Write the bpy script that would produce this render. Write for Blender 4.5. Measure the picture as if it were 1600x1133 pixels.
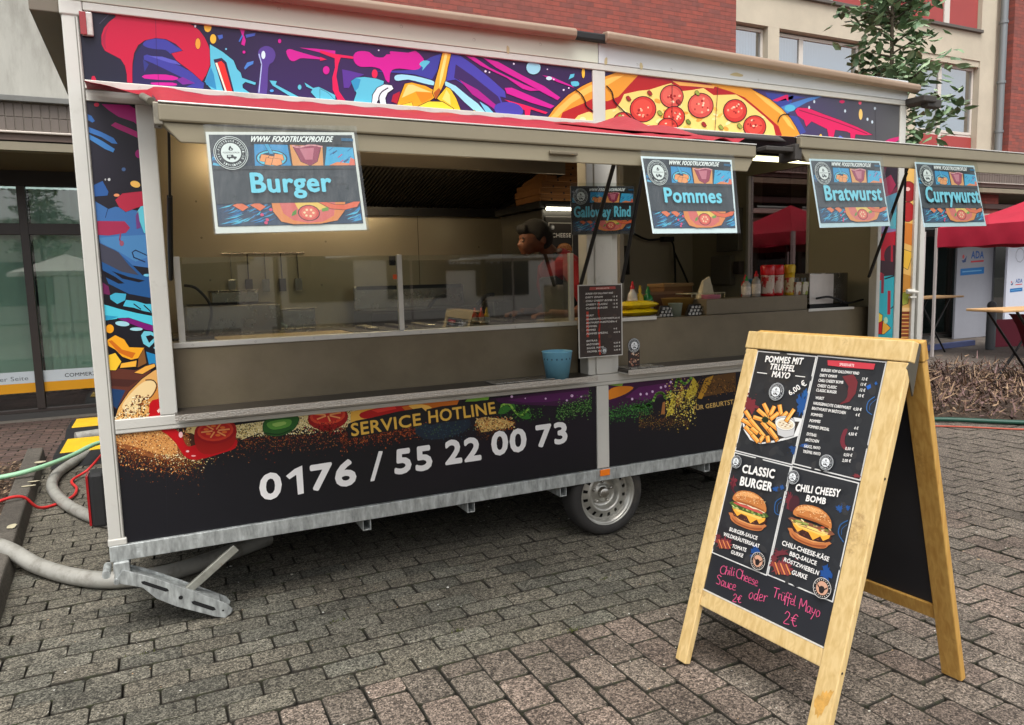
import bpy, bmesh, math, random
from mathutils import Vector, Matrix
from mathutils.geometry import tessellate_polygon
R = math.radians
rnd = random.Random(11)
for _o in list(bpy.data.objects): bpy.data.objects.remove(_o)
SC = bpy.context.scene
COL = SC.collection

# ---------------------------------------------------------------- camera
CAM = Vector((0.2762, -3.7676, 1.6091)); YAW, PIT, ROL, FPX = 0.4467, 0.1129, -0.026, 1150.1
_f = Vector((math.sin(YAW)*math.cos(PIT), math.cos(YAW)*math.cos(PIT), -math.sin(PIT)))
_r0 = Vector((math.cos(YAW), -math.sin(YAW), 0)); _u0 = _r0.cross(_f)
_r = math.cos(ROL)*_r0 + math.sin(ROL)*_u0; _u = -math.sin(ROL)*_r0 + math.cos(ROL)*_u0
cd = bpy.data.cameras.new('camera'); cam = bpy.data.objects.new('camera', cd); COL.objects.link(cam)
cd.sensor_width = 36; cd.lens = 36*FPX/1600; cd.clip_start = 0.05; cd.clip_end = 400
cam.matrix_world = Matrix(((_r.x, _u.x, -_f.x, CAM.x), (_r.y, _u.y, -_f.y, CAM.y), (_r.z, _u.z, -_f.z, CAM.z), (0, 0, 0, 1)))
SC.camera = cam
SC.render.resolution_x = 1024; SC.render.resolution_y = 725

# ---------------------------------------------------------------- sky, sun, exposure (overcast)
W = bpy.data.worlds.new('World'); SC.world = W; W.use_nodes = True
nt = W.node_tree; nt.nodes.clear()
sky = nt.nodes.new('ShaderNodeTexSky'); sky.sky_type = 'NISHITA'; sky.sun_disc = False
SUN_EL, SUN_AZ = R(62), R(205)
sky.sun_elevation = SUN_EL; sky.sun_rotation = SUN_AZ; sky.dust_density = 4.0; sky.air_density = 1.0; sky.ozone_density = 1.0
hs = nt.nodes.new('ShaderNodeHueSaturation'); hs.inputs['Saturation'].default_value = 0.22
bg = nt.nodes.new('ShaderNodeBackground'); bg.inputs['Strength'].default_value = 0.14
wo = nt.nodes.new('ShaderNodeOutputWorld')
nt.links.new(sky.outputs[0], hs.inputs['Color']); nt.links.new(hs.outputs[0], bg.inputs['Color']); nt.links.new(bg.outputs[0], wo.inputs[0])
sl = bpy.data.lights.new('sun', 'SUN'); sl.energy = 1.3; sl.angle = R(35); sl.color = (1.0, 0.97, 0.92)
sun = bpy.data.objects.new('sun', sl); COL.objects.link(sun)
_sd = Vector((math.sin(SUN_AZ)*math.cos(SUN_EL), math.cos(SUN_AZ)*math.cos(SUN_EL), math.sin(SUN_EL)))
sun.rotation_euler = _sd.to_track_quat('Z', 'Y').to_euler(); sun.location = (0, -6, 12)
vs = SC.view_settings; vs.view_transform = 'Standard'; vs.look = 'None'; vs.gamma = 1.0; vs.use_curve_mapping = False
vs.exposure = 0.85
cy = SC.cycles; cy.max_bounces = 6; cy.diffuse_bounces = 3; cy.glossy_bounces = 3; cy.transmission_bounces = 4; cy.transparent_max_bounces = 12; cy.caustics_reflective = False; cy.caustics_refractive = False

# ---------------------------------------------------------------- helpers
def lin(c):
    if max(c) > 1.0: c = [v/255 for v in c]
    return tuple(v/12.92 if v <= .04045 else ((v+.055)/1.055)**2.4 for v in c)

MATS = {}
def mat(name, col, rough=.5, metal=0., var=0., vscale=6., bump=0., bscale=40., rvar=0., coat=0., spec=.5, alpha=1., trans=0., emit=None, estr=0., obvar=0., stretch=None, dirt=None):
    """col: sRGB 0..255. var: colour noise, bump: fine relief, obvar: colour change from object to object."""
    if name in MATS: return MATS[name]
    m = bpy.data.materials.new(name); m.use_nodes = True; t = m.node_tree; n = t.nodes; L = t.links
    b = n['Principled BSDF']; base = lin(col)
    b.inputs['Base Color'].default_value = (*base, 1); b.inputs['Roughness'].default_value = rough; b.inputs['Metallic'].default_value = metal
    b.inputs['Specular IOR Level'].default_value = spec
    if coat: b.inputs['Coat Weight'].default_value = coat; b.inputs['Coat Roughness'].default_value = .1
    if alpha < 1: b.inputs['Alpha'].default_value = alpha
    if trans: b.inputs['Transmission Weight'].default_value = trans
    if emit: b.inputs['Emission Color'].default_value = (*lin(emit), 1); b.inputs['Emission Strength'].default_value = estr
    if var or bump or rvar or obvar or dirt:
        tc = n.new('ShaderNodeTexCoord'); vec = tc.outputs['Object']
        if stretch:
            mp = n.new('ShaderNodeMapping'); mp.inputs['Scale'].default_value = stretch; L.new(vec, mp.inputs[0]); vec = mp.outputs[0]
        if var or rvar or obvar or dirt:
            nz = n.new('ShaderNodeTexNoise'); nz.inputs['Scale'].default_value = vscale; nz.inputs['Detail'].default_value = 6; nz.inputs['Roughness'].default_value = .62
            L.new(vec, nz.inputs['Vector'])
        fac = None
        if var:
            mr = n.new('ShaderNodeMapRange'); mr.inputs['From Min'].default_value = .3; mr.inputs['From Max'].default_value = .7
            mr.inputs['To Min'].default_value = 1-var; mr.inputs['To Max'].default_value = 1+var; L.new(nz.outputs['Fac'], mr.inputs['Value']); fac = mr.outputs[0]
        if obvar:
            oi = n.new('ShaderNodeObjectInfo'); m2 = n.new('ShaderNodeMapRange'); m2.inputs['To Min'].default_value = 1-obvar; m2.inputs['To Max'].default_value = 1+obvar
            L.new(oi.outputs['Random'], m2.inputs['Value'])
            if fac:
                mm = n.new('ShaderNodeMath'); mm.operation = 'MULTIPLY'; L.new(fac, mm.inputs[0]); L.new(m2.outputs[0], mm.inputs[1]); fac = mm.outputs[0]
            else: fac = m2.outputs[0]
        colsock = None
        if fac:
            vm = n.new('ShaderNodeVectorMath'); vm.operation = 'SCALE'; vm.inputs[0].default_value = base; L.new(fac, vm.inputs['Scale']); colsock = vm.outputs[0]
        if dirt:
            dcol, dscale, dlo, dhi = dirt
            dn = n.new('ShaderNodeTexNoise'); dn.inputs['Scale'].default_value = dscale; dn.inputs['Detail'].default_value = 8; dn.inputs['Roughness'].default_value = .7
            L.new(vec, dn.inputs['Vector'])
            dr = n.new('ShaderNodeMapRange'); dr.inputs['From Min'].default_value = dlo; dr.inputs['From Max'].default_value = dhi; L.new(dn.outputs['Fac'], dr.inputs['Value'])
            mx = n.new('ShaderNodeMix'); mx.data_type = 'RGBA'; mx.inputs['B'].default_value = (*lin(dcol), 1); mx.inputs['A'].default_value = (*base, 1)
            L.new(dr.outputs[0], mx.inputs['Factor'])
            if colsock: L.new(colsock, mx.inputs['A'])
            colsock = mx.outputs['Result']
        if colsock: L.new(colsock, b.inputs['Base Color'])
        if rvar:
            mr = n.new('ShaderNodeMapRange'); mr.inputs['To Min'].default_value = max(0, rough-rvar); mr.inputs['To Max'].default_value = min(1, rough+rvar)
            L.new(nz.outputs['Fac'], mr.inputs['Value']); L.new(mr.outputs[0], b.inputs['Roughness'])
        if bump:
            nb = n.new('ShaderNodeTexNoise'); nb.inputs['Scale'].default_value = bscale; nb.inputs['Detail'].default_value = 5; L.new(vec, nb.inputs['Vector'])
            bp = n.new('ShaderNodeBump'); bp.inputs['Strength'].default_value = bump; bp.inputs['Distance'].default_value = .01
            L.new(nb.outputs['Fac'], bp.inputs['Height']); L.new(bp.outputs[0], b.inputs['Normal'])
    MATS[name] = m; return m

def tag(o, label=None, cat=None, group=None, kind=None):
    if label: o['label'] = label
    if cat: o['category'] = cat
    if group: o['group'] = group
    if kind: o['kind'] = kind
    return o

def empty(name, loc=(0, 0, 0), parent=None, rz=0.):
    o = bpy.data.objects.new(name, None); COL.objects.link(o); o.location = loc; o.rotation_euler = (0, 0, rz); o.empty_display_size = .1
    if parent: o.parent = parent
    return o

class MB:
    """collects shapes; build() links them as ONE mesh object (coordinates are relative to the parent)"""
    def __init__(s): s.v = []; s.f = []; s.mi = []; s.cm = 0; s.sm = []; s.cs = False
    def add(s, vs_, fs_):
        k = len(s.v); s.v += [tuple(p) for p in vs_]; s.f += [tuple(i+k for i in f) for f in fs_]; s.mi += [s.cm]*len(fs_); s.sm += [s.cs]*len(fs_); return s
    def m(s, i): s.cm = i; return s
    def box(s, x0, x1, y0, y1, z0, z1):
        return s.add([(x0, y0, z0), (x1, y0, z0), (x1, y1, z0), (x0, y1, z0), (x0, y0, z1), (x1, y0, z1), (x1, y1, z1), (x0, y1, z1)],
                     [(0, 3, 2, 1), (4, 5, 6, 7), (0, 1, 5, 4), (1, 2, 6, 5), (2, 3, 7, 6), (3, 0, 4, 7)])
    def hexa(s, p):  # 8 points, bottom 4 then top 4
        return s.add(p, [(0, 3, 2, 1), (4, 5, 6, 7), (0, 1, 5, 4), (1, 2, 6, 5), (2, 3, 7, 6), (3, 0, 4, 7)])
    def beam(s, a, b, w, h, up=(0, 0, 1)):
        a = Vector(a); b = Vector(b); d = (b-a).normalized(); sd = d.cross(Vector(up))
        if sd.length < 1e-4: sd = d.cross(Vector((0, 1, 0)))
        sd.normalize(); u = sd.cross(d); sd *= w/2; u *= h/2
        return s.hexa([a-sd-u, a+sd-u, b+sd-u, b-sd-u, a-sd+u, a+sd+u, b+sd+u, b-sd+u])
    def tube(s, pts, r, n=8, smooth=True, sub=0, cap=True):
        pts = [Vector(p) for p in pts]
        if sub: pts = spline(pts, sub)
        rs = r if isinstance(r, (list, tuple)) else [r]*len(pts)
        if len(rs) != len(pts): rs = [rs[0]+(rs[-1]-rs[0])*i/(len(pts)-1) for i in range(len(pts))]
        rings = []; prev = None
        for i, p in enumerate(pts):
            d = (pts[min(i+1, len(pts)-1)]-pts[max(i-1, 0)]).normalized()
            if prev is None:
                a = d.cross(Vector((0, 0, 1)))
                if a.length < 1e-3: a = d.cross(Vector((1, 0, 0)))
            else: a = prev - d*prev.dot(d)
            a.normalize(); prev = a; b = d.cross(a)
            rings.append([p + (a*math.cos(t)+b*math.sin(t))*rs[i] for t in [2*math.pi*j/n for j in range(n)]])
        vs_ = [q for rg in rings for q in rg]; fs_ = []
        for i in range(len(pts)-1):
            for j in range(n): fs_.append((i*n+j, i*n+(j+1) % n, (i+1)*n+(j+1) % n, (i+1)*n+j))
        old = s.cs; s.cs = smooth; s.add(vs_, fs_); s.cs = old
        if cap: s.add(rings[0], [tuple(range(n))[::-1]]); s.add(rings[-1], [tuple(range(n))])
        return s
    def lathe(s, prof, n=24, M=None, smooth=True):  # prof: (r,h) about local z
        vs_ = []; fs_ = []; M = M or Matrix()
        for r_, h in prof:
            for j in range(n):
                t = 2*math.pi*j/n; vs_.append(M @ Vector((r_*math.cos(t), r_*math.sin(t), h)))
        for i in range(len(prof)-1):
            for j in range(n): fs_.append((i*n+j, i*n+(j+1) % n, (i+1)*n+(j+1) % n, (i+1)*n+j))
        old = s.cs; s.cs = smooth; s.add(vs_, fs_); s.cs = old; return s
    def sphere(s, c, r, n=12, sc=(1, 1, 1)):
        k = n//2; pr = [(math.sin(math.pi*i/k), -math.cos(math.pi*i/k)) for i in range(k+1)]
        M = Matrix.Translation(c) @ Matrix.Diagonal((r*sc[0], r*sc[1], r*sc[2], 1)); return s.lathe([(max(a, 1e-4), b) for a, b in pr], n, M)
    def prism(s, poly, axis, a, b):  # poly 2D extruded along axis from a to b
        def P(u, v, w): return {'x': (w, u, v), 'y': (u, w, v), 'z': (u, v, w)}[axis]
        n = len(poly); vs_ = [P(u, v, a) for u, v in poly]+[P(u, v, b) for u, v in poly]
        return s.add(vs_, [tuple(range(n))[::-1], tuple(range(n, 2*n))]+[(i, (i+1) % n, n+(i+1) % n, n+i) for i in range(n)])
    def build(s, name, mats, parent=None, bev=0., seg=2, loc=None):
        me = bpy.data.meshes.new(name); me.from_pydata(s.v, [], s.f)
        for m_ in (mats if isinstance(mats, (list, tuple)) else [mats]): me.materials.append(m_)
        me.polygons.foreach_set('material_index', s.mi); me.polygons.foreach_set('use_smooth', s.sm)
        fixn(me); o = bpy.data.objects.new(name, me); COL.objects.link(o)
        if parent: o.parent = parent
        if loc: o.location = loc
        if bev:
            md = o.modifiers.new('bevel', 'BEVEL'); md.width = bev; md.segments = seg; md.limit_method = 'ANGLE'; md.angle_limit = R(40)
        return o

def fixn(me):
    bm = bmesh.new(); bm.from_mesh(me); bmesh.ops.recalc_face_normals(bm, faces=bm.faces); bm.to_mesh(me); bm.free()

def spline(P, sub, closed=False):
    out = []; n = len(P)
    rng_ = range(n if closed else n-1)
    for i in rng_:
        if closed: p0, p1, p2, p3 = P[(i-1) % n], P[i], P[(i+1) % n], P[(i+2) % n]
        else: p0, p1, p2, p3 = P[max(i-1, 0)], P[i], P[i+1], P[min(i+2, n-1)]
        for k in range(sub):
            t = k/sub
            out.append(p1*(1.0) + (p2-p0)*(.5*t) + (p0*2-p1*5+p2*4-p3)*(.5*t*t) + (p1*3-p0-p2*3+p3)*(.5*t*t*t))
    if not closed: out.append(P[-1])
    return out

def linked(o, parent, loc=None, rot=None, name=None):
    c = o.copy(); COL.objects.link(c); c.parent = parent
    if loc is not None: c.location = loc
    if rot is not None: c.rotation_euler = rot
    return c

def ray(px, py):
    return _f + _r*((px-800)/FPX) - _u*((py-566.5)/FPX)
def on_y(px, py, Y=0.): d = ray(px, py); return CAM + d*((Y-CAM.y)/d.y)
def on_x(px, py, X=0.): d = ray(px, py); return CAM + d*((X-CAM.x)/d.x)

# ---------------------------------------------------------------- flat print (vinyl wraps, posters, lettering)
TXT = {}
def text_mesh(body, off=0., space=1.):
    k = (body, off, space)
    if k in TXT: return TXT[k]
    c = bpy.data.curves.new('t', 'FONT'); c.body = body; c.size = 1; c.offset = off; c.space_character = space; c.resolution_u = 3; c.fill_mode = 'FRONT'
    o = bpy.data.objects.new('t', c); COL.objects.link(o); dg = bpy.context.evaluated_depsgraph_get()
    me = bpy.data.meshes.new_from_object(o.evaluated_get(dg))
    V = [(v.co.x, v.co.y) for v in me.vertices]; F = [tuple(p.vertices) for p in me.polygons]
    x0 = min(v[0] for v in V); x1 = max(v[0] for v in V)
    V = [((x-x0)/(x1-x0), y/.73) for x, y in V]            # x 0..1, baseline 0, cap height ~1
    bpy.data.objects.remove(o); bpy.data.curves.remove(c); bpy.data.meshes.remove(me)
    TXT[k] = (V, F); return TXT[k]

def print_material(name, rough=.42, coat=0., gain=1.):
    m = bpy.data.materials.new(name); m.use_nodes = True; t = m.node_tree; b = t.nodes['Principled BSDF']
    a = t.nodes.new('ShaderNodeVertexColor'); a.layer_name = 'Col'
    t.links.new(a.outputs['Color'], b.inputs['Base Color']); b.inputs['Roughness'].default_value = rough; b.inputs['Specular IOR Level'].default_value = .32
    if coat: b.inputs['Coat Weight'].default_value = coat; b.inputs['Coat Roughness'].default_value = .08
    return m

class Art:
    """polygons of flat print on one plane, stacked in hair-thin layers. T maps input coords to (u,v) on the plane."""
    STEP = 0.00003
    def __init__(s, O, U, V, N, T=lambda p: p, clip=None):
        s.O, s.U, s.V, s.N = Vector(O), Vector(U), Vector(V), Vector(N); s.T = T; s.clip = clip
        s.v = []; s.f = []; s.c = []; s.k = 0
    def _clip(s, P):
        if not s.clip: return P
        C = s.clip
        for i in range(len(C)):
            a = C[i]; b = C[(i+1) % len(C)]; out = []; n = len(P)
            if n < 3: return []
            sd = lambda p: (b[0]-a[0])*(p[1]-a[1])-(b[1]-a[1])*(p[0]-a[0])
            for j in range(n):
                p, q = P[j], P[(j+1) % n]; dp, dq = sd(p), sd(q)
                if dp >= 0: out.append(p)
                if (dp >= 0) != (dq >= 0):
                    t = dp/(dp-dq); out.append((p[0]+(q[0]-p[0])*t, p[1]+(q[1]-p[1])*t))
            P = out
        return P
    def _put(s, P, col):
        P = s._clip(P)
        if len(P) < 3: return
        k = len(s.v); h = s.k*s.STEP; s.v += [tuple(s.O+s.U*p[0]+s.V*p[1]+s.N*h) for p in P]
        c = (*lin(col), 1)
        if len(P) <= 4: s.f.append(tuple(range(k, k+len(P)))); s.c.append([c]*len(P))
        else:
            for t in tessellate_polygon([[Vector((p[0], p[1], 0)) for p in P]]):
                s.f.append(tuple(k+i for i in t)); s.c.append([c]*3)
    def poly(s, pts, col, smooth=0, ol=None, raw=False):
        if smooth: pts = [tuple(p) for p in spline([Vector((a, b)) for a, b in pts], smooth, True)]
        if ol:
            s.line(list(pts)+[pts[0]], ol[1], ol[0])
        s.k += 1; s._put(list(pts) if raw else [s.T(p) for p in pts], col); return s
    def grad(s, pts, cols):  # quad with a printed colour blend
        s.k += 1; P = [s.T(p) for p in pts]; k = len(s.v); h = s.k*s.STEP
        s.v += [tuple(s.O+s.U*p[0]+s.V*p[1]+s.N*h) for p in P]; s.f.append(tuple(range(k, k+len(P)))); s.c.append([(*lin(c), 1) for c in cols]); return s
    def ell(s, cx, cy, rx, ry=None, col=(0, 0, 0), rot=0, n=18, ol=None):
        ry = ry or rx; c, d = math.cos(rot), math.sin(rot)
        return s.poly([(cx+rx*math.cos(t)*c-ry*math.sin(t)*d, cy+rx*math.cos(t)*d+ry*math.sin(t)*c) for t in [2*math.pi*i/n for i in range(n)]], col, ol=ol)
    def ring(s, cx, cy, rx, ry, w, col, n=28):
        s.ell(cx, cy, rx, ry, col, n=n); return s
    def line(s, pts, w, col, sub=0, taper=False):
        P = [Vector(p) for p in pts]
        if sub: P = spline(P, sub)
        s.k += 1; n = len(P)
        for i in range(n-1):
            d = P[i+1]-P[i]
            if d.length < 1e-9: continue
            d.normalize(); q = Vector((-d.y, d.x)); e = d*(w*.3)
            w0 = w1 = w/2
            if taper: w0 = w/2*math.sin(math.pi*(i+.3)/(n+.3)); w1 = w/2*math.sin(math.pi*(i+1.3)/(n+.3))
            s._put([s.T(tuple(p)) for p in (P[i]-e-q*w0, P[i+1]+e-q*w1, P[i+1]+e+q*w1, P[i]-e+q*w0)], col)
        return s
    def text(s, body, q, col, off=0., space=1., shear=0.):
        """q: baseline-left, baseline-right, cap-right, cap-left in input coords; off: extra stroke weight (of the cap height)"""
        V, F = text_mesh(body, 0., space+off*2.2); c = (*lin(col), 1)
        w = math.hypot(q[1][0]-q[0][0], q[1][1]-q[0][1]); h_ = math.hypot(q[3][0]-q[0][0], q[3][1]-q[0][1]); r_ = off*1.25
        sh = [(0, 0)] if off < .008 else [(r_*.8*math.cos(t), r_*math.sin(t)) for t in ([k*math.pi/4 for k in range(8)] if off > .02 else [.8, 2.4, 3.9, 5.5])]
        T1 = s.T
        asp = h_/max(w, 1e-9)
        for ox, oy in sh:
            s.k += 1; h = s.k*s.STEP; k = len(s.v)
            for x, y in V:
                x = (x*(1-2*r_*asp)+r_*asp)+shear*y+ox*asp; y = y*(1-2*r_)+r_+oy
                a = [q[0][i]+(q[1][i]-q[0][i])*x for i in (0, 1)]; b = [q[3][i]+(q[2][i]-q[3][i])*x for i in (0, 1)]
                p = T1((a[0]+(b[0]-a[0])*y, a[1]+(b[1]-a[1])*y)); s.v.append(tuple(s.O+s.U*p[0]+s.V*p[1]+s.N*h))
            for f in F: s.f.append(tuple(i+k for i in f)); s.c.append([c]*len(f))
        return s
    def tx(s, body, x, y, w, h, col, off=0., shear=0., space=1., rot=0):
        """text box in input coords where v grows upwards: baseline-left (x,y), width w, cap height h"""
        c, d = math.cos(rot), math.sin(rot)
        g = lambda a, b: (x+a*c-b*d, y+a*d+b*c)
        return s.text(body, [g(0, 0), g(w, 0), g(w, h), g(0, h)], col, off, space, shear)
    def build(s, name, m, parent=None):
        me = bpy.data.meshes.new(name); me.from_pydata(s.v, [], s.f); me.materials.append(m)
        ca = me.color_attributes.new('Col', 'FLOAT_COLOR', 'CORNER'); ca.data.foreach_set('color', [x for f in s.c for c in f for x in c])
        o = bpy.data.objects.new(name, me); COL.objects.link(o)
        if parent: o.parent = parent
        return o
VINYL = print_material('vinyl_print', .38); PAPER = print_material('laminated_print', .5, .25)
# ================================================================ GROUND
def stone_mat(name, col, speck=.9, scale=150, obvar=.2, tint=None, bump=.5):
    m = bpy.data.materials.new(name); m.use_nodes = True; n = m.node_tree.nodes; L = m.node_tree.links; b = n['Principled BSDF']
    g = n.new('ShaderNodeNewGeometry'); oi = n.new('ShaderNodeObjectInfo')
    n1 = n.new('ShaderNodeTexNoise'); n1.inputs['Scale'].default_value = scale; n1.inputs['Detail'].default_value = 2; n1.inputs['Roughness'].default_value = .7
    vo = n.new('ShaderNodeTexVoronoi'); vo.inputs['Scale'].default_value = scale*.75; vo.feature = 'F1'
    n2 = n.new('ShaderNodeTexNoise'); n2.inputs['Scale'].default_value = 2.3; n2.inputs['Detail'].default_value = 5
    n3 = n.new('ShaderNodeTexNoise'); n3.inputs['Scale'].default_value = 23; n3.inputs['Detail'].default_value = 4
    for x in (n1, vo, n2, n3): L.new(g.outputs['Position'], x.inputs['Vector'])
    r1 = n.new('ShaderNodeMapRange'); r1.inputs['From Min'].default_value = .32; r1.inputs['From Max'].default_value = .68; r1.inputs['To Min'].default_value = 1-speck; r1.inputs['To Max'].default_value = 1+speck; L.new(n1.outputs['Fac'], r1.inputs['Value'])
    # single pale / dark grains
    rv = n.new('ShaderNodeSeparateColor'); L.new(vo.outputs['Color'], rv.inputs[0])
    r4 = n.new('ShaderNodeMapRange'); r4.inputs['To Min'].default_value = 1-speck*.75; r4.inputs['To Max'].default_value = 1+speck*.75; L.new(rv.outputs[0], r4.inputs['Value'])
    r2 = n.new('ShaderNodeMapRange'); r2.inputs['From Min'].default_value = .3; r2.inputs['From Max'].default_value = .7; r2.inputs['To Min'].default_value = .76; r2.inputs['To Max'].default_value = 1.2; L.new(n2.outputs['Fac'], r2.inputs['Value'])
    r3 = n.new('ShaderNodeMapRange'); r3.inputs['From Min'].default_value = .3; r3.inputs['From Max'].default_value = .7; r3.inputs['To Min'].default_value = .86; r3.inputs['To Max'].default_value = 1.12; L.new(n3.outputs['Fac'], r3.inputs['Value'])
    ro = n.new('ShaderNodeMapRange'); ro.inputs['To Min'].default_value = 1-obvar; ro.inputs['To Max'].default_value = 1+obvar; L.new(oi.outputs['Random'], ro.inputs['Value'])
    f = r1.outputs[0]
    for o_ in (r2.outputs[0], r3.outputs[0], ro.outputs[0], r4.outputs[0]):
        mm = n.new('ShaderNodeMath'); mm.operation = 'MULTIPLY'; L.new(f, mm.inputs[0]); L.new(o_, mm.inputs[1]); f = mm.outputs[0]
    base = n.new('ShaderNodeMix'); base.data_type = 'RGBA'; base.inputs['A'].default_value = (*lin(col), 1); base.inputs['B'].default_value = (*lin(tint or col), 1)
    wn = n.new('ShaderNodeTexWhiteNoise'); wn.noise_dimensions = '1D'; L.new(oi.outputs['Random'], wn.inputs['W']); L.new(wn.outputs['Value'], base.inputs['Factor'])
    vm = n.new('ShaderNodeVectorMath'); vm.operation = 'SCALE'; L.new(base.outputs['Result'], vm.inputs[0]); L.new(f, vm.inputs['Scale']); L.new(vm.outputs[0], b.inputs['Base Color'])
    b.inputs['Roughness'].default_value = .85; b.inputs['Specular IOR Level'].default_value = .3
    bp = n.new('ShaderNodeBump'); bp.inputs['Strength'].default_value = bump; bp.inputs['Distance'].default_value = .004; L.new(n1.outputs['Fac'], bp.inputs['Height']); L.new(bp.outputs[0], b.inputs['Normal'])
    return m
M_PAV = stone_mat('exposed_aggregate_paver', (97, 92, 81), tint=(90, 88, 79))
M_PAVR = stone_mat('warm_aggregate_paver', (98, 91, 82), tint=(104, 92, 83))
M_RED = stone_mat('red_clay_paver', (94, 74, 66), speck=.2, tint=(84, 68, 63))
M_KERB = stone_mat('kerb_concrete', (84, 79, 72), speck=.3)
M_JOINT = mat('joint_sand', (50, 46, 38), .95, var=.35, vscale=90, bump=.6, bscale=150, dirt=((58, 66, 34), 5, .55, .72))

g = MB(); g.add([(-90, -90, -.03), (110, -90, -.03), (110, 90, -.03), (-90, 90, -.03)], [(0, 1, 2, 3)])
ground = tag(g.build('ground', M_JOINT), kind='structure')

def visible(x, y, z=0, mg=60):
    d = Vector((x, y, z))-CAM; w = d.dot(_f)
    if w < .2: return None
    px = 800+FPX*d.dot(_r)/w; py = 566.5-FPX*d.dot(_u)/w
    return w if (-mg < px < 1600+mg and -mg < py < 1133+mg) else None

def paver_mesh(name, lx, ly, m, seed):
    r = random.Random(seed); c = .0028; t = .05
    K = [.006+r.random()*.010 for _ in range(4)]; J = [(r.uniform(-1, 1), r.uniform(-1, 1)) for _ in range(8)]
    def rect(ix, z, jj):
        x, y = lx/2-ix, ly/2-ix; k = K
        P = [(-x, -y+k[0]), (-x+k[0], -y), (x-k[1], -y), (x, -y+k[1]), (x, y-k[2]), (x-k[2], y), (-x+k[3], y), (-x, y-k[3])]
        return [(a+J[i][0]*jj, b+J[i][1]*jj, z) for i, (a, b) in enumerate(P)]
    A = rect(0, -t, .0); B = rect(0, -c, .0015); C_ = rect(c, 0, .0025)
    n = 8; vs_ = A+B+C_; fs_ = [(i, (i+1) % n, n+(i+1) % n, n+i) for i in range(n)]+[(n+i, n+(i+1) % n, 2*n+(i+1) % n, 2*n+i) for i in range(n)]+[tuple(range(2*n, 3*n))]
    me = bpy.data.meshes.new(name); me.from_pydata(vs_, [], fs_); me.materials.append(m); me.materials.append(M_JOINT); me.polygons.foreach_set('material_index', [1]*16+[0]); fixn(me); return me

def lay(parent, cells, meshes, cap, name='paver'):
    """cells (x,y); the ones showing largest become objects, the rest one joined part"""
    sc_ = []
    for (x, y) in cells:
        w = visible(x, y); sc_.append((w if w else 99+(Vector((x, y, 0))-CAM).length, x, y))
    sc_.sort(); rest_v = []; rest_f = []; rest_m = []
    for i, (w, x, y) in enumerate(sc_):
        me = meshes[rnd.randrange(len(meshes))]
        z = rnd.gauss(0, .0016); e = (rnd.gauss(0, .008), rnd.gauss(0, .008), rnd.gauss(0, .009)); p = (x+rnd.gauss(0, .0015), y+rnd.gauss(0, .0015), z-.002)
        if i < cap and w < 90:
            o = bpy.data.objects.new(name, me); COL.objects.link(o); o.parent = parent; o.location = p; o.rotation_euler = e
        else:
            M = Matrix.LocRotScale(p, __import__('mathutils').Euler(e), None); k = len(rest_v)
            rest_v += [tuple(M @ v.co) for v in me.vertices]; rest_f += [tuple(q+k for q in f.vertices) for f in me.polygons]; rest_m += [f.material_index for f in me.polygons]
    if rest_v:
        me = bpy.data.meshes.new('far_pavers'); me.from_pydata(rest_v, [], rest_f); me.materials.append(meshes[0].materials[0]); me.materials.append(M_JOINT); me.polygons.foreach_set('material_index', rest_m)
        o = bpy.data.objects.new('far_pavers', me); COL.objects.link(o); o.parent = parent; o['kind'] = 'stuff'

def kerb_x(y): return -.50-.066*y
pav = tag(empty('pavement', (0, 0, 0)), kind='structure')
LX, LY = .2475, .1235; RX, RY = .1625, .2275
meL = [paver_mesh('paver', LX-.005, LY-.0045, M_PAV, i) for i in range(7)]
meR = [paver_mesh('paver', RX-.005, RY-.005, M_PAVR, 20+i) for i in range(7)]
cl = []; Y0 = -.975
j = 0
while Y0+LY*(j+.5) < 4.25:
    y = Y0+LY*(j+.5); x = -1.2+(LX/2 if j % 2 else 0)+.02*math.sin(j)
    while x < 4.3:
        if x+LX*.5 > kerb_x(y)-.06 and not (x > 4.08): cl.append((x, y))
        x += LX
    j += 1
cr = []; cs = []; i = 0; x = -.8
while x < 9.5:
    o_ = RY/2 if i % 2 else 0
    for k in range(-14, 10):
        y = Y0-o_-RY*(k+.5)
        if -3.0 < y < 1.6 and (k >= 0 and x > -.1 or (x > 4.2)): cr.append((x, y))
    if i % 2 and -.1 < x < 4.2: cs.append((x, Y0-RY/4))
    x += RX; i += 1
seam = [paver_mesh('paver', RX-.005, RY*.5-.005, M_PAVR, 40+i) for i in range(3)]   # half stones closing the seam between the two bonds
lay(pav, cr, meR, 130); lay(pav, cs, seam, 16); lay(pav, cl, meL, 154)

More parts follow.
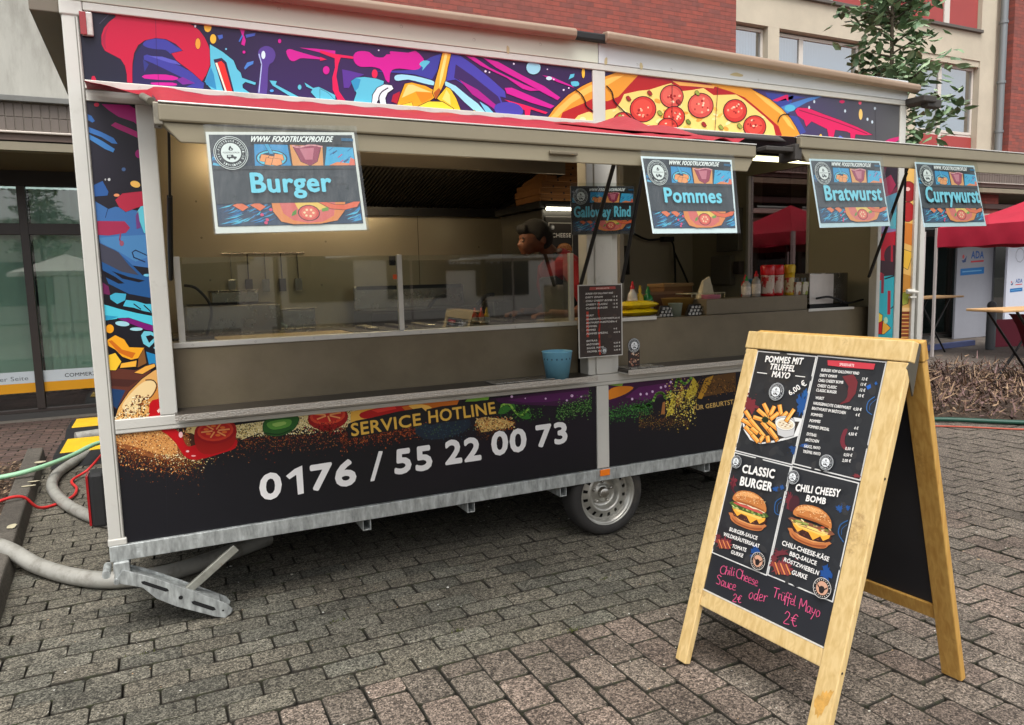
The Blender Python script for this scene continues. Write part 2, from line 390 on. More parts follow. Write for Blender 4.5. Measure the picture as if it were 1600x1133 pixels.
# left planting bed, kerb stones, red clay footway
bed = MB()
for a in range(40):
    for b in range(40): pass
N_ = 36
vv = []; ff = []
for a in range(N_+1):
    for b in range(N_+1):
        x = -3.2+2.62*a/N_; y = -.3+4.45*b/N_; vv.append((min(x, kerb_x(y)-.13), y, .055+rnd.uniform(-.018, .018)))
for a in range(N_):
    for b in range(N_): ff.append((a*(N_+1)+b, (a+1)*(N_+1)+b, (a+1)*(N_+1)+b+1, a*(N_+1)+b+1))
bed.add(vv, ff); M_MULCH = mat('bark_mulch', (68, 54, 42), .95, var=.55, vscale=60, bump=1., bscale=90)
tag(bed.build('planting_bed_soil', M_MULCH), kind='structure')
chips = MB()
for i in range(1500):
    y = rnd.uniform(.3, 4.1); x = kerb_x(y)-.15-abs(rnd.gauss(0, .35)); a = rnd.uniform(0, 3.14); l = rnd.uniform(.008, .026); w = l*.4
    c, s_ = math.cos(a)*l, math.sin(a)*l; z = .065+rnd.uniform(0, .02); t = rnd.uniform(-.012, .012)
    chips.m(rnd.randrange(3)).add([(x-c, y-s_, z-t), (x+s_*.4, y-c*.4, z), (x+c, y+s_, z+t), (x-s_*.4, y+c*.4, z+.004)], [(0, 1, 2, 3)])
o = chips.build('bark_chips', [mat('chip_dark', (60, 44, 34), .9), mat('chip_mid', (96, 72, 54), .9), mat('chip_pale', (140, 118, 92), .9)]); tag(o, 'brown bark chips covering the planting bed at the left edge', 'bark chips', kind='stuff')

kb = tag(empty('kerb_edging', (0, 0, 0)), 'worn grey concrete kerb along the bark bed beside the trailer', 'kerb')
y = -.2
for i in range(5):
    y1 = y+.94; a = MB(); xa, xb = kerb_x(y), kerb_x(y1-.008)
    a.hexa([(xa-.15, y, -.03), (xa+.01, y, -.03), (xb+.01, y1-.008, -.03), (xb-.15, y1-.008, -.03), (xa-.14, y, .118), (xa-.012, y, .112), (xb-.012, y1-.008, .112), (xb-.14, y1-.008, .118)])
    a.build('kerb_stone', M_KERB, kb, bev=.012); y = y1
spl = MB()   # pale paint splashes on the kerb
for (x, y, a, b) in ((-.70, 3.0, .05, .02), (-.71, 2.86, .055, .025), (-.66, 1.75, .03, .06), (-.745, 3.75, .05, .05)):
    n = 11; spl.add([(x+a*math.cos(2*math.pi*i/n)*rnd.uniform(.7, 1.1), y+b*math.sin(2*math.pi*i/n)*rnd.uniform(.7, 1.1), .1205) for i in range(n)], [tuple(range(n))])
spl.build('paint_splash', mat('old_paint', (176, 168, 140), .8, var=.3, vscale=60), kb)

fw = tag(empty('footway', (0, 0, 0)), kind='structure')
meF = [paver_mesh('paver', .194, .094, M_RED, 60+i) for i in range(4)]
cf = []
for j in range(31):
    y = 4.22+.1*(j+.5); x = -3.0+(.1 if j % 2 else 0)
    while x < .25: cf.append((x, y)); x += .2
lay(fw, cf, meF, 200)
fs = MB(); fs.box(-40, 60, 7.0, 7.5, -.05, .004); tag(fs.build('facade_apron', mat('apron_concrete', (98, 92, 84), .9, var=.15, vscale=9)), kind='structure')
fp = MB(); fp.add([(5.2, 1.6, -.006), (40, 1.6, -.006), (40, 7.0, -.006), (5.2, 7.0, -.006)], [(0, 1, 2, 3)])
fp.add([(9.5, -12, -.006), (40, -12, -.006), (40, 1.6, -.006), (9.5, 1.6, -.006)], [(0, 1, 2, 3)])
fp.add([(-30, -40, -.006), (40, -40, -.006), (40, -12, -.006), (-30, -12, -.006)], [(0, 1, 2, 3)])
fp.add([(-30, -12, -.006), (9.5, -12, -.006), (9.5, -2.7, -.006), (-30, -2.7, -.006)], [(0, 1, 2, 3)])
tag(fp.build('plaza_paving', stone_mat('far_paving', (92, 84, 77), speck=.2, scale=60)), kind='structure')
# ================================================================ FOOD TRAILER (shell)
M_ALU = mat('white_aluminium', (206, 204, 196), .42, metal=.15, var=.05, vscale=3, bump=.03, bscale=300, dirt=((140, 134, 118), 3.5, .58, .95))
M_ALU2 = mat('bright_trim', (210, 208, 202), .35, metal=.35, var=.06, vscale=8)
M_FASC_L = mat('fascia_grey_beige', (202, 207, 190), .5, var=.04, vscale=2, dirt=((120, 116, 100), 5, .62, .95))
M_FASC_R = mat('fascia_cool_white', (204, 208, 210), .45, var=.04, vscale=2, dirt=((120, 116, 100), 5, .66, .95))
M_GUT = mat('beige_gutter', (150, 128, 108), .45, var=.07, vscale=4, dirt=((120, 100, 80), 3, .55, .9))
M_GALV = mat('galvanised_steel', (176, 180, 178), .5, metal=.5, var=.42, vscale=42, rvar=.15, bump=.05, bscale=60, stretch=(1, 1, .3))
M_BLACK = mat('black_rubber', (22, 22, 23), .65, var=.2, vscale=20)
M_BLKP = mat('black_painted_steel', (20, 20, 21), .38, var=.1, vscale=12)
M_PANEL = mat('panel_core', (24, 22, 28), .5)
M_FLAP = mat('flap_lining', (154, 145, 122), .5, var=.05, vscale=3, dirt=((120, 104, 78), 6, .6, .95))
M_FLAP2 = mat('flap_edge_profile', (138, 129, 108), .4, metal=.1, var=.06, vscale=5)
M_RED_C = mat('red_canvas', (158, 20, 38), .62, var=.1, vscale=5, bump=.3, bscale=30)
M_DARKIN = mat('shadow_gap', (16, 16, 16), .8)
M_CNT = mat('dark_counter_laminate', (114, 103, 82), .36, var=.16, vscale=4, rvar=.14, dirt=((122, 110, 92), 2.2, .52, .85))
M_SS = mat('stainless_wall', (190, 180, 156), .30, metal=.65, var=.06, vscale=1.2, rvar=.03, bump=.03, bscale=2.5)
M_SS2 = mat('stainless_fitting', (176, 172, 164), .26, metal=.95, var=.08, vscale=8, rvar=.1)
M_INW = mat('cream_inner_wall', (170, 162, 140), .5, var=.04, vscale=2)
M_UNDER = mat('underfloor_board', (38, 34, 30), .85, var=.2, vscale=6)
def glass_mat(name, tint=(235, 240, 236), refl=.14, rough=.02, ior=1.5, crinkle=0.):
    m = bpy.data.materials.new(name); m.use_nodes = True; n = m.node_tree.nodes; L = m.node_tree.links; n.remove(n['Principled BSDF'])
    tr = n.new('ShaderNodeBsdfTransparent'); tr.inputs[0].default_value = (*lin(tint), 1); gl = n.new('ShaderNodeBsdfGlossy'); gl.inputs['Roughness'].default_value = rough
    fr = n.new('ShaderNodeFresnel'); fr.inputs['IOR'].default_value = ior; ad = n.new('ShaderNodeMath'); ad.operation = 'ADD'; ad.inputs[1].default_value = refl; ad.use_clamp = True
    mx = n.new('ShaderNodeMixShader'); L.new(fr.outputs[0], ad.inputs[0])
    ge = n.new('ShaderNodeNewGeometry'); iv = n.new('ShaderNodeMath'); iv.operation = 'SUBTRACT'; iv.inputs[0].default_value = 1; L.new(ge.outputs['Backfacing'], iv.inputs[1])   # no second reflection at the exit face
    mu = n.new('ShaderNodeMath'); mu.operation = 'MULTIPLY'; L.new(ad.outputs[0], mu.inputs[0]); L.new(iv.outputs[0], mu.inputs[1]); L.new(mu.outputs[0], mx.inputs[0]); L.new(tr.outputs[0], mx.inputs[1]); L.new(gl.outputs[0], mx.inputs[2]); L.new(mx.outputs[0], n['Material Output'].inputs[0])
    if crinkle:
        tc = n.new('ShaderNodeTexCoord'); mp = n.new('ShaderNodeMapping'); mp.inputs['Scale'].default_value = (14, 14, 5); mp.inputs['Rotation'].default_value = (0, R(24), 0); L.new(tc.outputs['Object'], mp.inputs[0])
        nz = n.new('ShaderNodeTexNoise'); nz.inputs['Scale'].default_value = 1; nz.inputs['Detail'].default_value = 3; L.new(mp.outputs[0], nz.inputs['Vector']); bp = n.new('ShaderNodeBump'); bp.inputs['Strength'].default_value = crinkle; bp.inputs['Distance'].default_value = .03; L.new(nz.outputs['Fac'], bp.inputs['Height']); L.new(bp.outputs[0], gl.inputs['Normal'])
    return m
M_GLASS = glass_mat('sneeze_guard_glass', refl=.16)

T_ = tag(empty('food_trailer', (0, 0, 0)), 'long food trailer wrapped in colourful food graphics with its serving hatches open', 'food trailer')
def part(name, fn, m, bev=.003, parent=T_):
    b = MB(); fn(b); return b.build(name, m, parent, bev=bev)
XR = 5.354
# frame posts and rails
part('corner_post', lambda b: b.box(0, .0652, -.006, .07, .452, 2.80).box(-.004, .075, -.010, .072, .432, .466).box(-.006, .082, -.012, .074, 2.775, 2.836), M_ALU, .006)
pg = MB(); pg.box(.050, .0535, -.0075, -.005, .47, 2.77).box(.0605, .0625, -.0075, -.005, .47, 2.77); pg.build('post_groove', mat('groove', (120, 118, 110), .6), T_)
part('corner_post', lambda b: b.box(5.29, XR, -.006, .07, .436, 2.80), M_ALU, .006)
part('lower_post', lambda b: b.box(2.6434, 2.729, -.006, .05, .437, .950), M_ALU, .004)
part('upper_post', lambda b: b.box(2.6434, 2.729, -.006, .05, 2.512, 2.798), M_ALU, .004)
part('centre_pillar', lambda b: b.box(2.59, 2.807, .0, .10, 1.02, 2.475).box(2.64, 2.76, -.012, .0, 1.02, 2.475), M_ALU, .006)
part('sill_beam', lambda b: b.box(.066, 5.289, -.008, .07, .951, 1.0186), M_ALU, .005)
part('sill_groove', lambda b: b.box(.068, 5.287, -.0095, -.007, .972, .9745), mat('groove2', (128, 125, 116), .6), 0)
part('hinge_profile', lambda b: b.box(.066, 5.289, -.016, .05, 2.474, 2.511), M_ALU, .003)
part('header_beam', lambda b: b.box(.066, 5.289, -.004, .05, 2.425, 2.473), M_ALU, .003)
part('top_rail', lambda b: b.box(.083, 5.36, -.010, .05, 2.80, 2.8345), M_ALU, .004)
part('inner_post', lambda b: b.box(.255, .330, -.007, .06, 1.019, 2.424), M_ALU, .005)
part('inner_post', lambda b: b.box(5.083, 5.122, -.007, .06, 1.019, 2.424), M_ALU, .005)
part('fascia_panel', lambda b: b.box(-.002, 2.678, -.012, .05, 2.836, 2.985), M_FASC_L, .003)
part('fascia_panel', lambda b: b.box(2.683, 5.352, -.012, .05, 2.836, 2.975), M_FASC_R, .003)
# screws along the hinge profile, rivets
sm_ = MB(); 
for i in range(19): sm_.lathe([(.0001, -.0025), (.005, -.002), (.006, 0)], 8, Matrix.Translation((.10+i*.178, -.0165, 2.492)) @ Matrix.Rotation(R(90), 4, 'X'))
M_SCR = mat('screw_head', (70, 66, 60), .4, metal=.6); sm_.build('screws', M_SCR, T_)['kind'] = 'stuff'
rv = MB()
for x, z in [(.35, 2.95), (.9, 2.91), (1.5, 2.9), (1.9, 2.88), (2.3, 2.9), (3.6, 2.93), (4.2, 2.91), (4.8, 2.9), (2.95, 2.855), (3.2, 2.85), (3.9, 2.85)]:
    rv.lathe([(.0001, -.002), (.006, -.001), (.008, 0)], 8, Matrix.Translation((x, -.0125, z)) @ Matrix.Rotation(R(90), 4, 'X'))
rv.build('rivets', mat('rusty_rivet', (120, 112, 96), .7), T_)['kind'] = 'stuff'
gl = MB()  # yellowed glue spots on the cool-white fascia
for x, z, a, b_ in [(2.73, 2.855, .012, .022), (2.98, 2.85, .012, .022), (3.72, 2.868, .06, .012), (2.10, 2.85, .012, .02)]:
    gl.add([(x+a*math.cos(t)*rnd.uniform(.7, 1.2), -.0128, z+b_*math.sin(t)*rnd.uniform(.7, 1.2)) for t in [i*.5236 for i in range(12)]], [tuple(range(12))])
gl.build('glue_spots', mat('yellow_glue', (190, 176, 136), .7), T_)
# rolled gutters
gp = [(-.014, .004), (-.06, -.010), (-.082, .006), (-.086, .034), (-.074, .05), (-.03, .056), (-.014, .05)]
def gutter(x0, x1, z0, z1, m):
    b = MB(); n = len(gp)
    vs_ = [(x0, y, z0+z) for y, z in gp]+[(x1, y, z1+z) for y, z in gp]
    b.add(vs_, [tuple(range(n)), tuple(range(n, 2*n))[::-1]]+[(i, (i+1) % n, n+(i+1) % n, n+i) for i in range(n)])
    return b.build('roof_gutter', m, T_, bev=.008, seg=3)
gutter(-.02, 2.50, 2.928, 2.940, M_GUT); gutter(2.70, 5.40, 2.950, 2.890, M_GUT)
part('gutter_gap_shade', lambda b: b.box(2.47, 2.73, -.055, -.013, 2.945, 2.990), M_BLACK, .01)  # black box stands in for the shade in the gap between gutters
part('gutter_bracket', lambda b: b.box(5.33, 5.47, -.16, .02, 2.80, 2.845).box(5.40, 5.55, -.14, -.08, 2.77, 2.83), mat('dark_bracket', (58, 54, 50), .6), .008)
# side roof overhang over the left end
part('side_overhang', lambda b: b.box(-.118, -.008, .03, 2.36, 2.79, 2.86), mat('overhang_taupe', (112, 102, 88), .6, var=.06), .004)
# graphic panels (carriers; the print lies on them)
PN = {}
for nm, (x0, x1, z0, z1) in dict(tl=(.0655, 2.643, 2.5115, 2.7995), tr=(2.7295, 5.2895, 2.5115, 2.7995), lc=(.0655, .2545, 1.019, 2.4245), rc=(5.1225, 5.2895, 1.019, 2.4245),
                                 bl=(.0655, 2.643, .4365, .9505), br=(2.7295, 5.2895, .4365, .9505)).items():
    b = MB(); b.box(x0, x1, .0045, .03, z0, z1); PN[nm] = (b.build('graphic_panel', M_PANEL, T_), (x0, x1, z0, z1))
# chassis
part('chassis_rail', lambda b: b.box(.0, 5.35, -.014, .03, .36, .434).box(.0, 5.35, .03, .05, .36, .372), M_GALV, .003)
bl = MB()
for i in range(22):
    x = .10+i*.245
    bl.lathe([(.0001, -.008), (.008, -.008), (.0085, -.001), (.014, 0)], 6, Matrix.Translation((x+rnd.uniform(-.03, .03), -.0145, .395+rnd.uniform(-.012, .012))) @ Matrix.Rotation(R(90), 4, 'X'))
bl.build('rail_bolts', M_GALV, T_)['kind'] = 'stuff'
for x in (.03, 1.2, 1.8, 2.40, 3.50, 4.4, 5.3):
    part('cross_member', lambda b: b.box(x-.022, x-.018, -.002, 2.3, .30, .36).box(x+.018, x+.022, -.002, 2.3, .30, .36).box(x-.018, x+.018, .0, 2.3, .30, .305), M_GALV, 0)
part('floor', lambda b: b.box(.01, 5.34, .051, 2.38, .40, .45), M_UNDER, 0)
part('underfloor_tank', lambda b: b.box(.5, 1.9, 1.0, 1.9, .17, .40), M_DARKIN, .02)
part('axle_beam', lambda b: b.box(2.69, 2.77, .2, 2.2, .21, .29), M_BLKP, .01)
part('light_block_skirt', lambda b: b.box(.3, 5.2, 2.37, 2.39, .02, .40), M_BLACK, 0)  # added unseen sheet, blocks light from behind to darken the underfloor
part('drawbar', lambda b: b.box(.2, 5.2, .45, .53, .24, .36).box(.2, 5.2, 1.85, 1.93, .24, .36), M_GALV, 0)
# walls, roof
part('rear_wall', lambda b: b.box(.01, 5.34, 2.36, 2.40, .45, 2.84), M_ALU, 0)
part('left_end_wall', lambda b: b.box(.004, .03, .072, 2.36, .45, 2.84), M_ALU, 0)
DY0, DY1, DZ = .83, 1.56, 2.50
part('right_end_wall', lambda b: b.box(5.30, 5.345, .072, DY0, .45, 2.82).box(5.30, 5.345, DY1, 2.36, .45, 2.82).box(5.30, 5.345, DY0, DY1, DZ, 2.82).box(5.30, 5.345, DY0, DY1, .45, 1.05), M_INW, 0)
part('door_trim', lambda b: b.box(5.288, 5.35, DY1-.028, DY1+.004, 1.05, DZ).box(5.288, 5.35, DY0-.004, DY0+.02, 1.05, DZ), M_ALU2, .003)
part('door_glass', lambda b: b.box(5.318, 5.324, DY0+.021, DY1-.029, 1.051, DZ-.001), glass_mat('tinted_door_glass', (176, 166, 166), .06), 0)
part('roof', lambda b: b.box(.0, 5.35, .052, 2.4, 2.842, 2.90), M_ALU, 0)
part('ceiling', lambda b: b.box(.03, 5.30, .052, 2.36, 2.80, 2.84), mat('ceiling_white', (196, 192, 180), .5), 0)
# lamps on the outside
lm = MB(); lm.box(-.066, .0, .075, .20, .505, .765); tl_ = lm.build('tail_lamp', M_BLACK, T_, bev=.015)
lm = MB(); lm.box(-.078, -.0665, .085, .19, .515, .755); lm.build('red_lens', mat('red_lens', (150, 16, 22), .2, coat=.5), tl_, bev=.004)
lm = MB(); lm.box(.070, .117, -.016, .003, 2.695, 2.795); cl_ = lm.build('clearance_lamp', mat('clear_lens', (200, 192, 184), .12, coat=.6, var=.25, vscale=30), T_, bev=.006)
lm = MB(); lm.box(.068, .093, -.020, -.0165, 2.697, 2.793); lm.build('red_lens', mat('red_lens', (150, 16, 22), .2), cl_, bev=.004)
lm = MB(); lm.box(2.652, 2.722, -.022, -.0145, .392, .432); lm.build('side_marker', mat('amber_reflector', (236, 120, 14), .25, coat=.5, emit=(236, 120, 14), estr=.05), T_, bev=.003)

# wheel: rim with ventilation holes, dished centre, hub
def wheel(loc):
    w = empty('wheel', loc, T_); ML = Matrix.Rotation(R(90), 4, 'X')  # local z -> -y (outwards)
    b = MB(); b.lathe([(.186, -.11), (.20, -.11), (.238, -.105), (.256, -.08), (.261, -.05), (.261, .02), (.257, .045), (.243, .062), (.215, .066), (.196, .058), (.188, .045)], 48, ML)
    b.build('tyre', mat('tyre_rubber', (44, 42, 40), .82, var=.18, vscale=14, bump=.15, bscale=60, dirt=((74, 68, 58), 6, .55, .8)), w)
    b = MB(); RM = mat('silver_rim', (178, 176, 168), .34, metal=.75, var=.1, vscale=20, dirt=((90, 80, 66), 9, .6, .85))
    b.lathe([(.186, -.10), (.178, -.02), (.186, .05), (.194, .058), (.198, .052), (.2, .046), (.194, .044), (.188, .046), (.176, .028), (.168, .012)], 48, ML)
    # disc with holes: ring of quads between r=.168 and .112, holes left open
    nh = 16; seg = 48; r0, r1, r2, r3 = .168, .157, .130, .118; h0, h1, h2, h3 = .012, .010, .020, .026
    for j in range(seg):
        t0, t1 = 2*math.pi*j/seg, 2*math.pi*(j+1)/seg
        def P(r, h, t): return ML @ Vector((r*math.cos(t), r*math.sin(t), h))
        rows = [(r0, h0), (r1, h1), (r2, h2), (r3, h3)]
        for k in range(3):
            if k == 1 and j % 3 == 1: continue
            (ra, ha), (rb, hb) = rows[k], rows[k+1]; b.cs = True; b.add([P(ra, ha, t0), P(ra, ha, t1), P(rb, hb, t1), P(rb, hb, t0)], [(0, 1, 2, 3)]); b.cs = False
    b.lathe([(.118, .026), (.108, .028), (.100, .018), (.094, -.012), (.086, -.022), (.05, -.018), (.045, -.010), (.036, -.008)], 40, ML)
    b.build('rim', RM, w)
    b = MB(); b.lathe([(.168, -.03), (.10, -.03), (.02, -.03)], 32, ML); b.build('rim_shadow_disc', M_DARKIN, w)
    b = MB(); b.lathe([(.036, -.02), (.034, .016), (.028, .022), (.0001, .023)], 20, ML)
    for k in range(5):
        a = 2*math.pi*k/5+.3; b.lathe([(.010, -.02), (.010, -.006), (.0001, -.003)], 6, ML @ Matrix.Translation((.067*math.cos(a), .067*math.sin(a), 0)))
    b.build('hub_cap', M_SS2, w)
wheel((2.73, .07, .257))
w2 = MB(); w2.lathe([(.02, 0), (.24, 0), (.26, .03), (.26, .16), (.24, .19), (.02, .19)], 32, Matrix.Translation((2.73, 2.35, .258)) @ Matrix.Rotation(R(90), 4, 'X')); w2.build('far_wheel', M_BLACK, T_)

# corner steady (fold-down jack)
jk = empty('corner_steady', (0, 0, 0), T_)
def jack_arm(y0, nm):
    b = MB(); A, B = Vector((.045, y0, .285)), Vector((.465, y0, .03)); d = (B-A).normalized(); n_ = Vector((-d.z, 0, d.x)); 
    if n_.z < 0: n_ = -n_
    L_ = (B-A).length; P = lambda s_, t: A+d*s_+n_*t
    prof = [(-.02, .035), (.10, .046), (.30, .046), (L_, .040), (L_+.03, .025), (L_+.035, 0), (L_+.02, -.028), (L_-.03, -.036), (.28, -.046), (.18, -.04), (.10, -.012), (-.02, -.03)]
    t_ = .004; n = len(prof); vs_ = [P(*q)+Vector((0, -t_, 0)) for q in prof]+[P(*q)+Vector((0, t_, 0)) for q in prof]
    b.add(vs_, [tuple(range(n)), tuple(range(n, 2*n))[::-1]]+[(i, (i+1) % n, n+(i+1) % n, n+i) for i in range(n)])
    return b.build(nm, M_GALV, jk, bev=.002), P
o1, P = jack_arm(-.035, 'foot_arm'); o2, _ = jack_arm(.06, 'foot_arm')
b = MB()
for s0, s1, t0, t1 in ((.34, .44, -.012, .006), (.09, .20, .004, .020)):   # dark slots pressed into the arm
    b.add([P(s0, t0)+Vector((0, -.0055, 0)), P(s1, t0)+Vector((0, -.0055, 0)), P(s1+.012, (t0+t1)/2)+Vector((0, -.0055, 0)), P(s1, t1)+Vector((0, -.0055, 0)), P(s0, t1)+Vector((0, -.0055, 0)), P(s0-.012, (t0+t1)/2)+Vector((0, -.0055, 0))], [tuple(range(6))])
for s0, t0, r_ in ((.275, .0, .010), (.485, .004, .005)): b.add([P(s0+r_*math.cos(i*.6283), t0+r_*math.sin(i*.6283))+Vector((0, -.0055, 0)) for i in range(10)], [tuple(range(10))])
b.build('arm_slots', M_DARKIN, jk)
b = MB(); b.add([P(-.02, .03)+Vector((0, -.035, 0))*0, P(.45, .042), P(.45, .042)+Vector((0, .095, 0)), P(-.02, .03)+Vector((0, .095, 0))], [(0, 1, 2, 3)]); b.build('arm_web', M_GALV, jk)
b = MB(); b.beam((.305, .01, .145), (.545, .01, .325), .040, .024, up=(0, 1, 0)); b.build('brace', mat('worn_zinc', (160, 160, 150), .5, metal=.6, var=.2, vscale=20, dirt=((120, 76, 30), 7, .6, .72)), jk, bev=.004)
b = MB(); b.box(.012, .078, -.03, .10, .255, .36); b.build('bracket', M_GALV, jk, bev=.006)
b = MB(); b.tube([(-.02, -.03, .31), (-.02, .10, .31)], .018, 12); b.tube([(.02, -.05, .275), (.02, .11, .275)], .012, 10); b.build('pivot_pin', M_GALV, jk)
b = MB(); b.lathe([(.0001, -.012), (.035, -.012), (.04, 0), (.0001, .01)], 16, Matrix.Translation((.47, .01, .012))); b.build('foot_pad', M_GALV, jk)

# serving hatches (raised flaps)
def flap(x0, x1, zf, red):
    f = empty('serving_hatch', (0, 0, 0), T_); yf = -1.30; zh = 2.478; t = .045
    b = MB(); b.hexa([(x0, -.02, zh-t), (x1, -.02, zh-t), (x1, yf, zf-t), (x0, yf, zf-t), (x0, -.02, zh), (x1, -.02, zh), (x1, yf, zf), (x0, yf, zf)]); b.build('hatch_panel', M_FLAP, f, bev=.003)
    b = MB(); b.box(x0-.004, x1+.004, yf-.030, yf-.001, zf-.048, zf+.004); b.build('edge_rail', M_FLAP2, f, bev=.006)
    b = MB(); b.box(x0-.003, x1+.003, yf-.033, yf-.004, zf+.0045, zf+.010); b.build('edge_trim', M_ALU2, f, bev=.002)
    b = MB(); b.hexa([(x0+.05, yf-.014, zf-.105), (x1-.03, yf-.014, zf-.105), (x1-.03, yf+.03, zf-.095), (x0+.05, yf+.03, zf-.095), (x0, yf-.020, zf-.0485), (x1, yf-.020, zf-.0485), (x1, yf+.03, zf-.048), (x0, yf+.03, zf-.048)]); b.build('edge_lip', M_FLAP, f, bev=.004)
    sl_ = MB()
    for x in (x0-.006, x1):
        sl_ = MB(); sl_.hexa([(x, -.02, zh-t-.02), (x+.006, -.02, zh-t-.02), (x+.006, yf, zf-t-.015), (x, yf, zf-t-.015), (x, -.02, zh+.012), (x+.006, -.02, zh+.012), (x+.006, yf, zf+.003), (x, yf, zf+.003)]); sl_.build('side_seal', M_BLKP, f)
    return f
FL = flap(.325, 2.62, 2.143, True); FR = flap(2.885, 5.15, 2.198, False)
# red canvas over the left hatch, bunched at both ends
def sheet(fn, nu, nv, name, m, parent, thick=.0015):
    vs_ = [fn(i/nu, j/nv) for i in range(nu+1) for j in range(nv+1)]
    fs_ = [(i*(nv+1)+j, (i+1)*(nv+1)+j, (i+1)*(nv+1)+j+1, i*(nv+1)+j+1) for i in range(nu) for j in range(nv)]
    b = MB(); b.cs = True; b.add(vs_, fs_); o = b.build(name, m, parent)
    if thick: md = o.modifiers.new('solid', 'SOLIDIFY'); md.thickness = thick; md.offset = 0
    return o
def canv(u, v):
    x = .075+u*2.57; y = -.017-v*1.22; zt = 2.482+(2.143-2.478)*(v*1.22)/1.28+.006
    e = math.exp(-((u-.11)/.035)**2)*.028*math.sin(v*3.0+.4)+max(0, u-.80)*.12*abs(math.sin(u*60+v*4))*v
    if u < .10: zt = 2.474-.045*v*(u/.10)**.8-.004; y = -.018-.16*v
    return (x, y, zt+e+.003*math.sin(u*90+v*5))
sheet(canv, 110, 8, 'red_canvas', M_RED_C, FL)
def bunch(u, v):   # folded end of the canvas lying on the right of the left hatch
    x = 2.16+u*.55; y = -.40-.55*v-.12*u; z = 2.478-.245*(-y)+.012+.040*math.sin(math.pi*min(1, u*1.15))*math.sin(math.pi*v)*(1+.5*math.sin(u*17+v*3))
    return (x, y, z)
sheet(bunch, 26, 10, 'canvas_fold', mat('red_canvas_pale', (160, 44, 52), .6, var=.1, vscale=5, bump=.3, bscale=30), FL)
def gasket(u, v):
    return (2.60+.30*u, -.12-1.15*u-.05*v, 2.478-.225*(.12+1.15*u)+.016-.035*v)
sheet(gasket, 12, 2, 'rubber_gasket', mat('grey_rubber_gasket', (66, 62, 60), .5), FR, .006)
# hatch latch and hinge fittings
b = MB(); b.box(1.62, 1.74, -1.333, -1.320, 2.062, 2.076); b.build('latch_plate', mat('dull_latch', (120, 110, 92), .45, metal=.5), FL, bev=.004)
b = MB(); b.tube([(.305, -1.30, 2.155), (.285, -1.24, 2.18), (.31, -1.10, 2.20)], .012, 8); b.box(.308, .332, -1.325, -1.26, 2.085, 2.15); b.build('corner_fitting', mat('worn_grey_fitting', (132, 126, 112), .45, metal=.5, var=.3, vscale=30), FL, bev=.003)
b = MB(); b.box(2.70, 2.87, -1.31, -1.25, 2.135, 2.155); b.box(2.86, 2.90, -1.32, -1.22, 2.10, 2.17); b.build('corner_fitting', mat('dark_bracket', (58, 54, 50), .6), FR, bev=.004)
def strut(a, b_, c):
    s_ = MB(); a = Vector(a); b_ = Vector(b_); mid = a.lerp(b_, c); s_.tube([a, mid], .0115, 10); s_.tube([mid, b_], .0055, 8); s_.sphere(a, .012, 8); s_.sphere(b_, .010, 8); s_.build('gas_strut', M_BLKP, T_)
strut((.345, -.012, 1.653), (.372, -.62, 2.30), .52)
strut((2.535, -.015, 1.565), (2.535, -.44, 2.315), .9); strut((2.828, -.015, 1.577), (2.828, -.29, 2.36), .9); strut((4.99, -.015, 1.561), (4.99, -.32, 2.345), .9)

# open end door leaf at the right, seen edge-on
dl = empty('end_door', (0, 0, 0), T_)
b = MB(); b.box(5.39, 5.475, .005, .03, .55, 2.45); b.build('door_leaf', M_PANEL, dl)
b = MB(); b.box(5.476, 5.515, -.012, .04, .52, 2.47); b.box(5.537, 5.588, -.02, .05, .52, 2.47); b.build('door_frame', M_ALU, dl, bev=.004)
b = MB(); b.box(5.515, 5.537, .0, .03, .52, 2.47); b.build('door_recess', mat('recess_grey', (96, 94, 86), .6), dl)
b = MB(); b.box(5.40, 5.49, -.03, -.013, 1.42, 1.455); b.box(5.43, 5.50, -.035, -.013, 1.385, 1.40); b.tube([(5.39, -.03, 1.44), (5.50, -.04, 1.43)], .012, 8); b.build('door_latch', mat('white_latch', (225, 222, 212), .4), dl, bev=.003)

# counter, shelves, sneeze guard
part('counter_front', lambda b: b.box(.331, 2.588, .12, .15, .99, 1.3175), M_CNT, .002)
part('counter_front', lambda b: b.box(2.809, 5.20, .12, .15, .99, 1.332), M_CNT, .002)
part('counter_top', lambda b: b.box(.331, 2.588, .151, .72, 1.27, 1.315), M_SS2, .002)
part('counter_top', lambda b: b.box(2.62, 5.28, .1505, .72, 1.29, 1.3305), M_CNT, .002)
part('raised_counter', lambda b: b.box(3.63, 4.565, .16, .42, 1.333, 1.437), M_CNT, .003)
M_CHK = mat('checker_plate', (196, 190, 180), .3, metal=.8, var=.2, vscale=120, bump=.5, bscale=160)
for x0, x1, zz in ((.318, 2.58, 1.012), (2.80, 5.08, 1.028)):
    sf = part('serving_shelf', lambda b: b.box(x0, x1, -.115, .119, zz, zz+.016), mat('shelf_board', (60, 54, 48), .35, var=.12, vscale=6), .002)
    b = MB(); b.box(x0-.002, x1+.002, -.119, -.1152, zz-.010, zz+.020)
    for i in range(int((x1-x0)/.017)):   # raised bars of the checker plate
        x = x0+.008+i*.017; s_ = .0055 if i % 2 else -.0055; b.add([(x-.004, -.1215, zz+.005-s_-.003), (x+.004, -.1215, zz+.005+s_-.003), (x+.004, -.1215, zz+.005+s_+.003), (x-.004, -.1215, zz+.005-s_+.003)], [(0, 1, 2, 3)])
    b.build('checker_edging', M_CHK, sf)
part('shelf_support', lambda b: b.box(2.80, 5.08, -.10, -.009, 1.0195, 1.0275), M_ALU2, 0)
sg = empty('sneeze_guard', (0, 0, 0), T_)
b = MB(); b.box(.333, 2.586, .112, .155, 1.318, 1.345); b.build('bottom_rail', M_ALU2, sg, bev=.003)
b = MB()
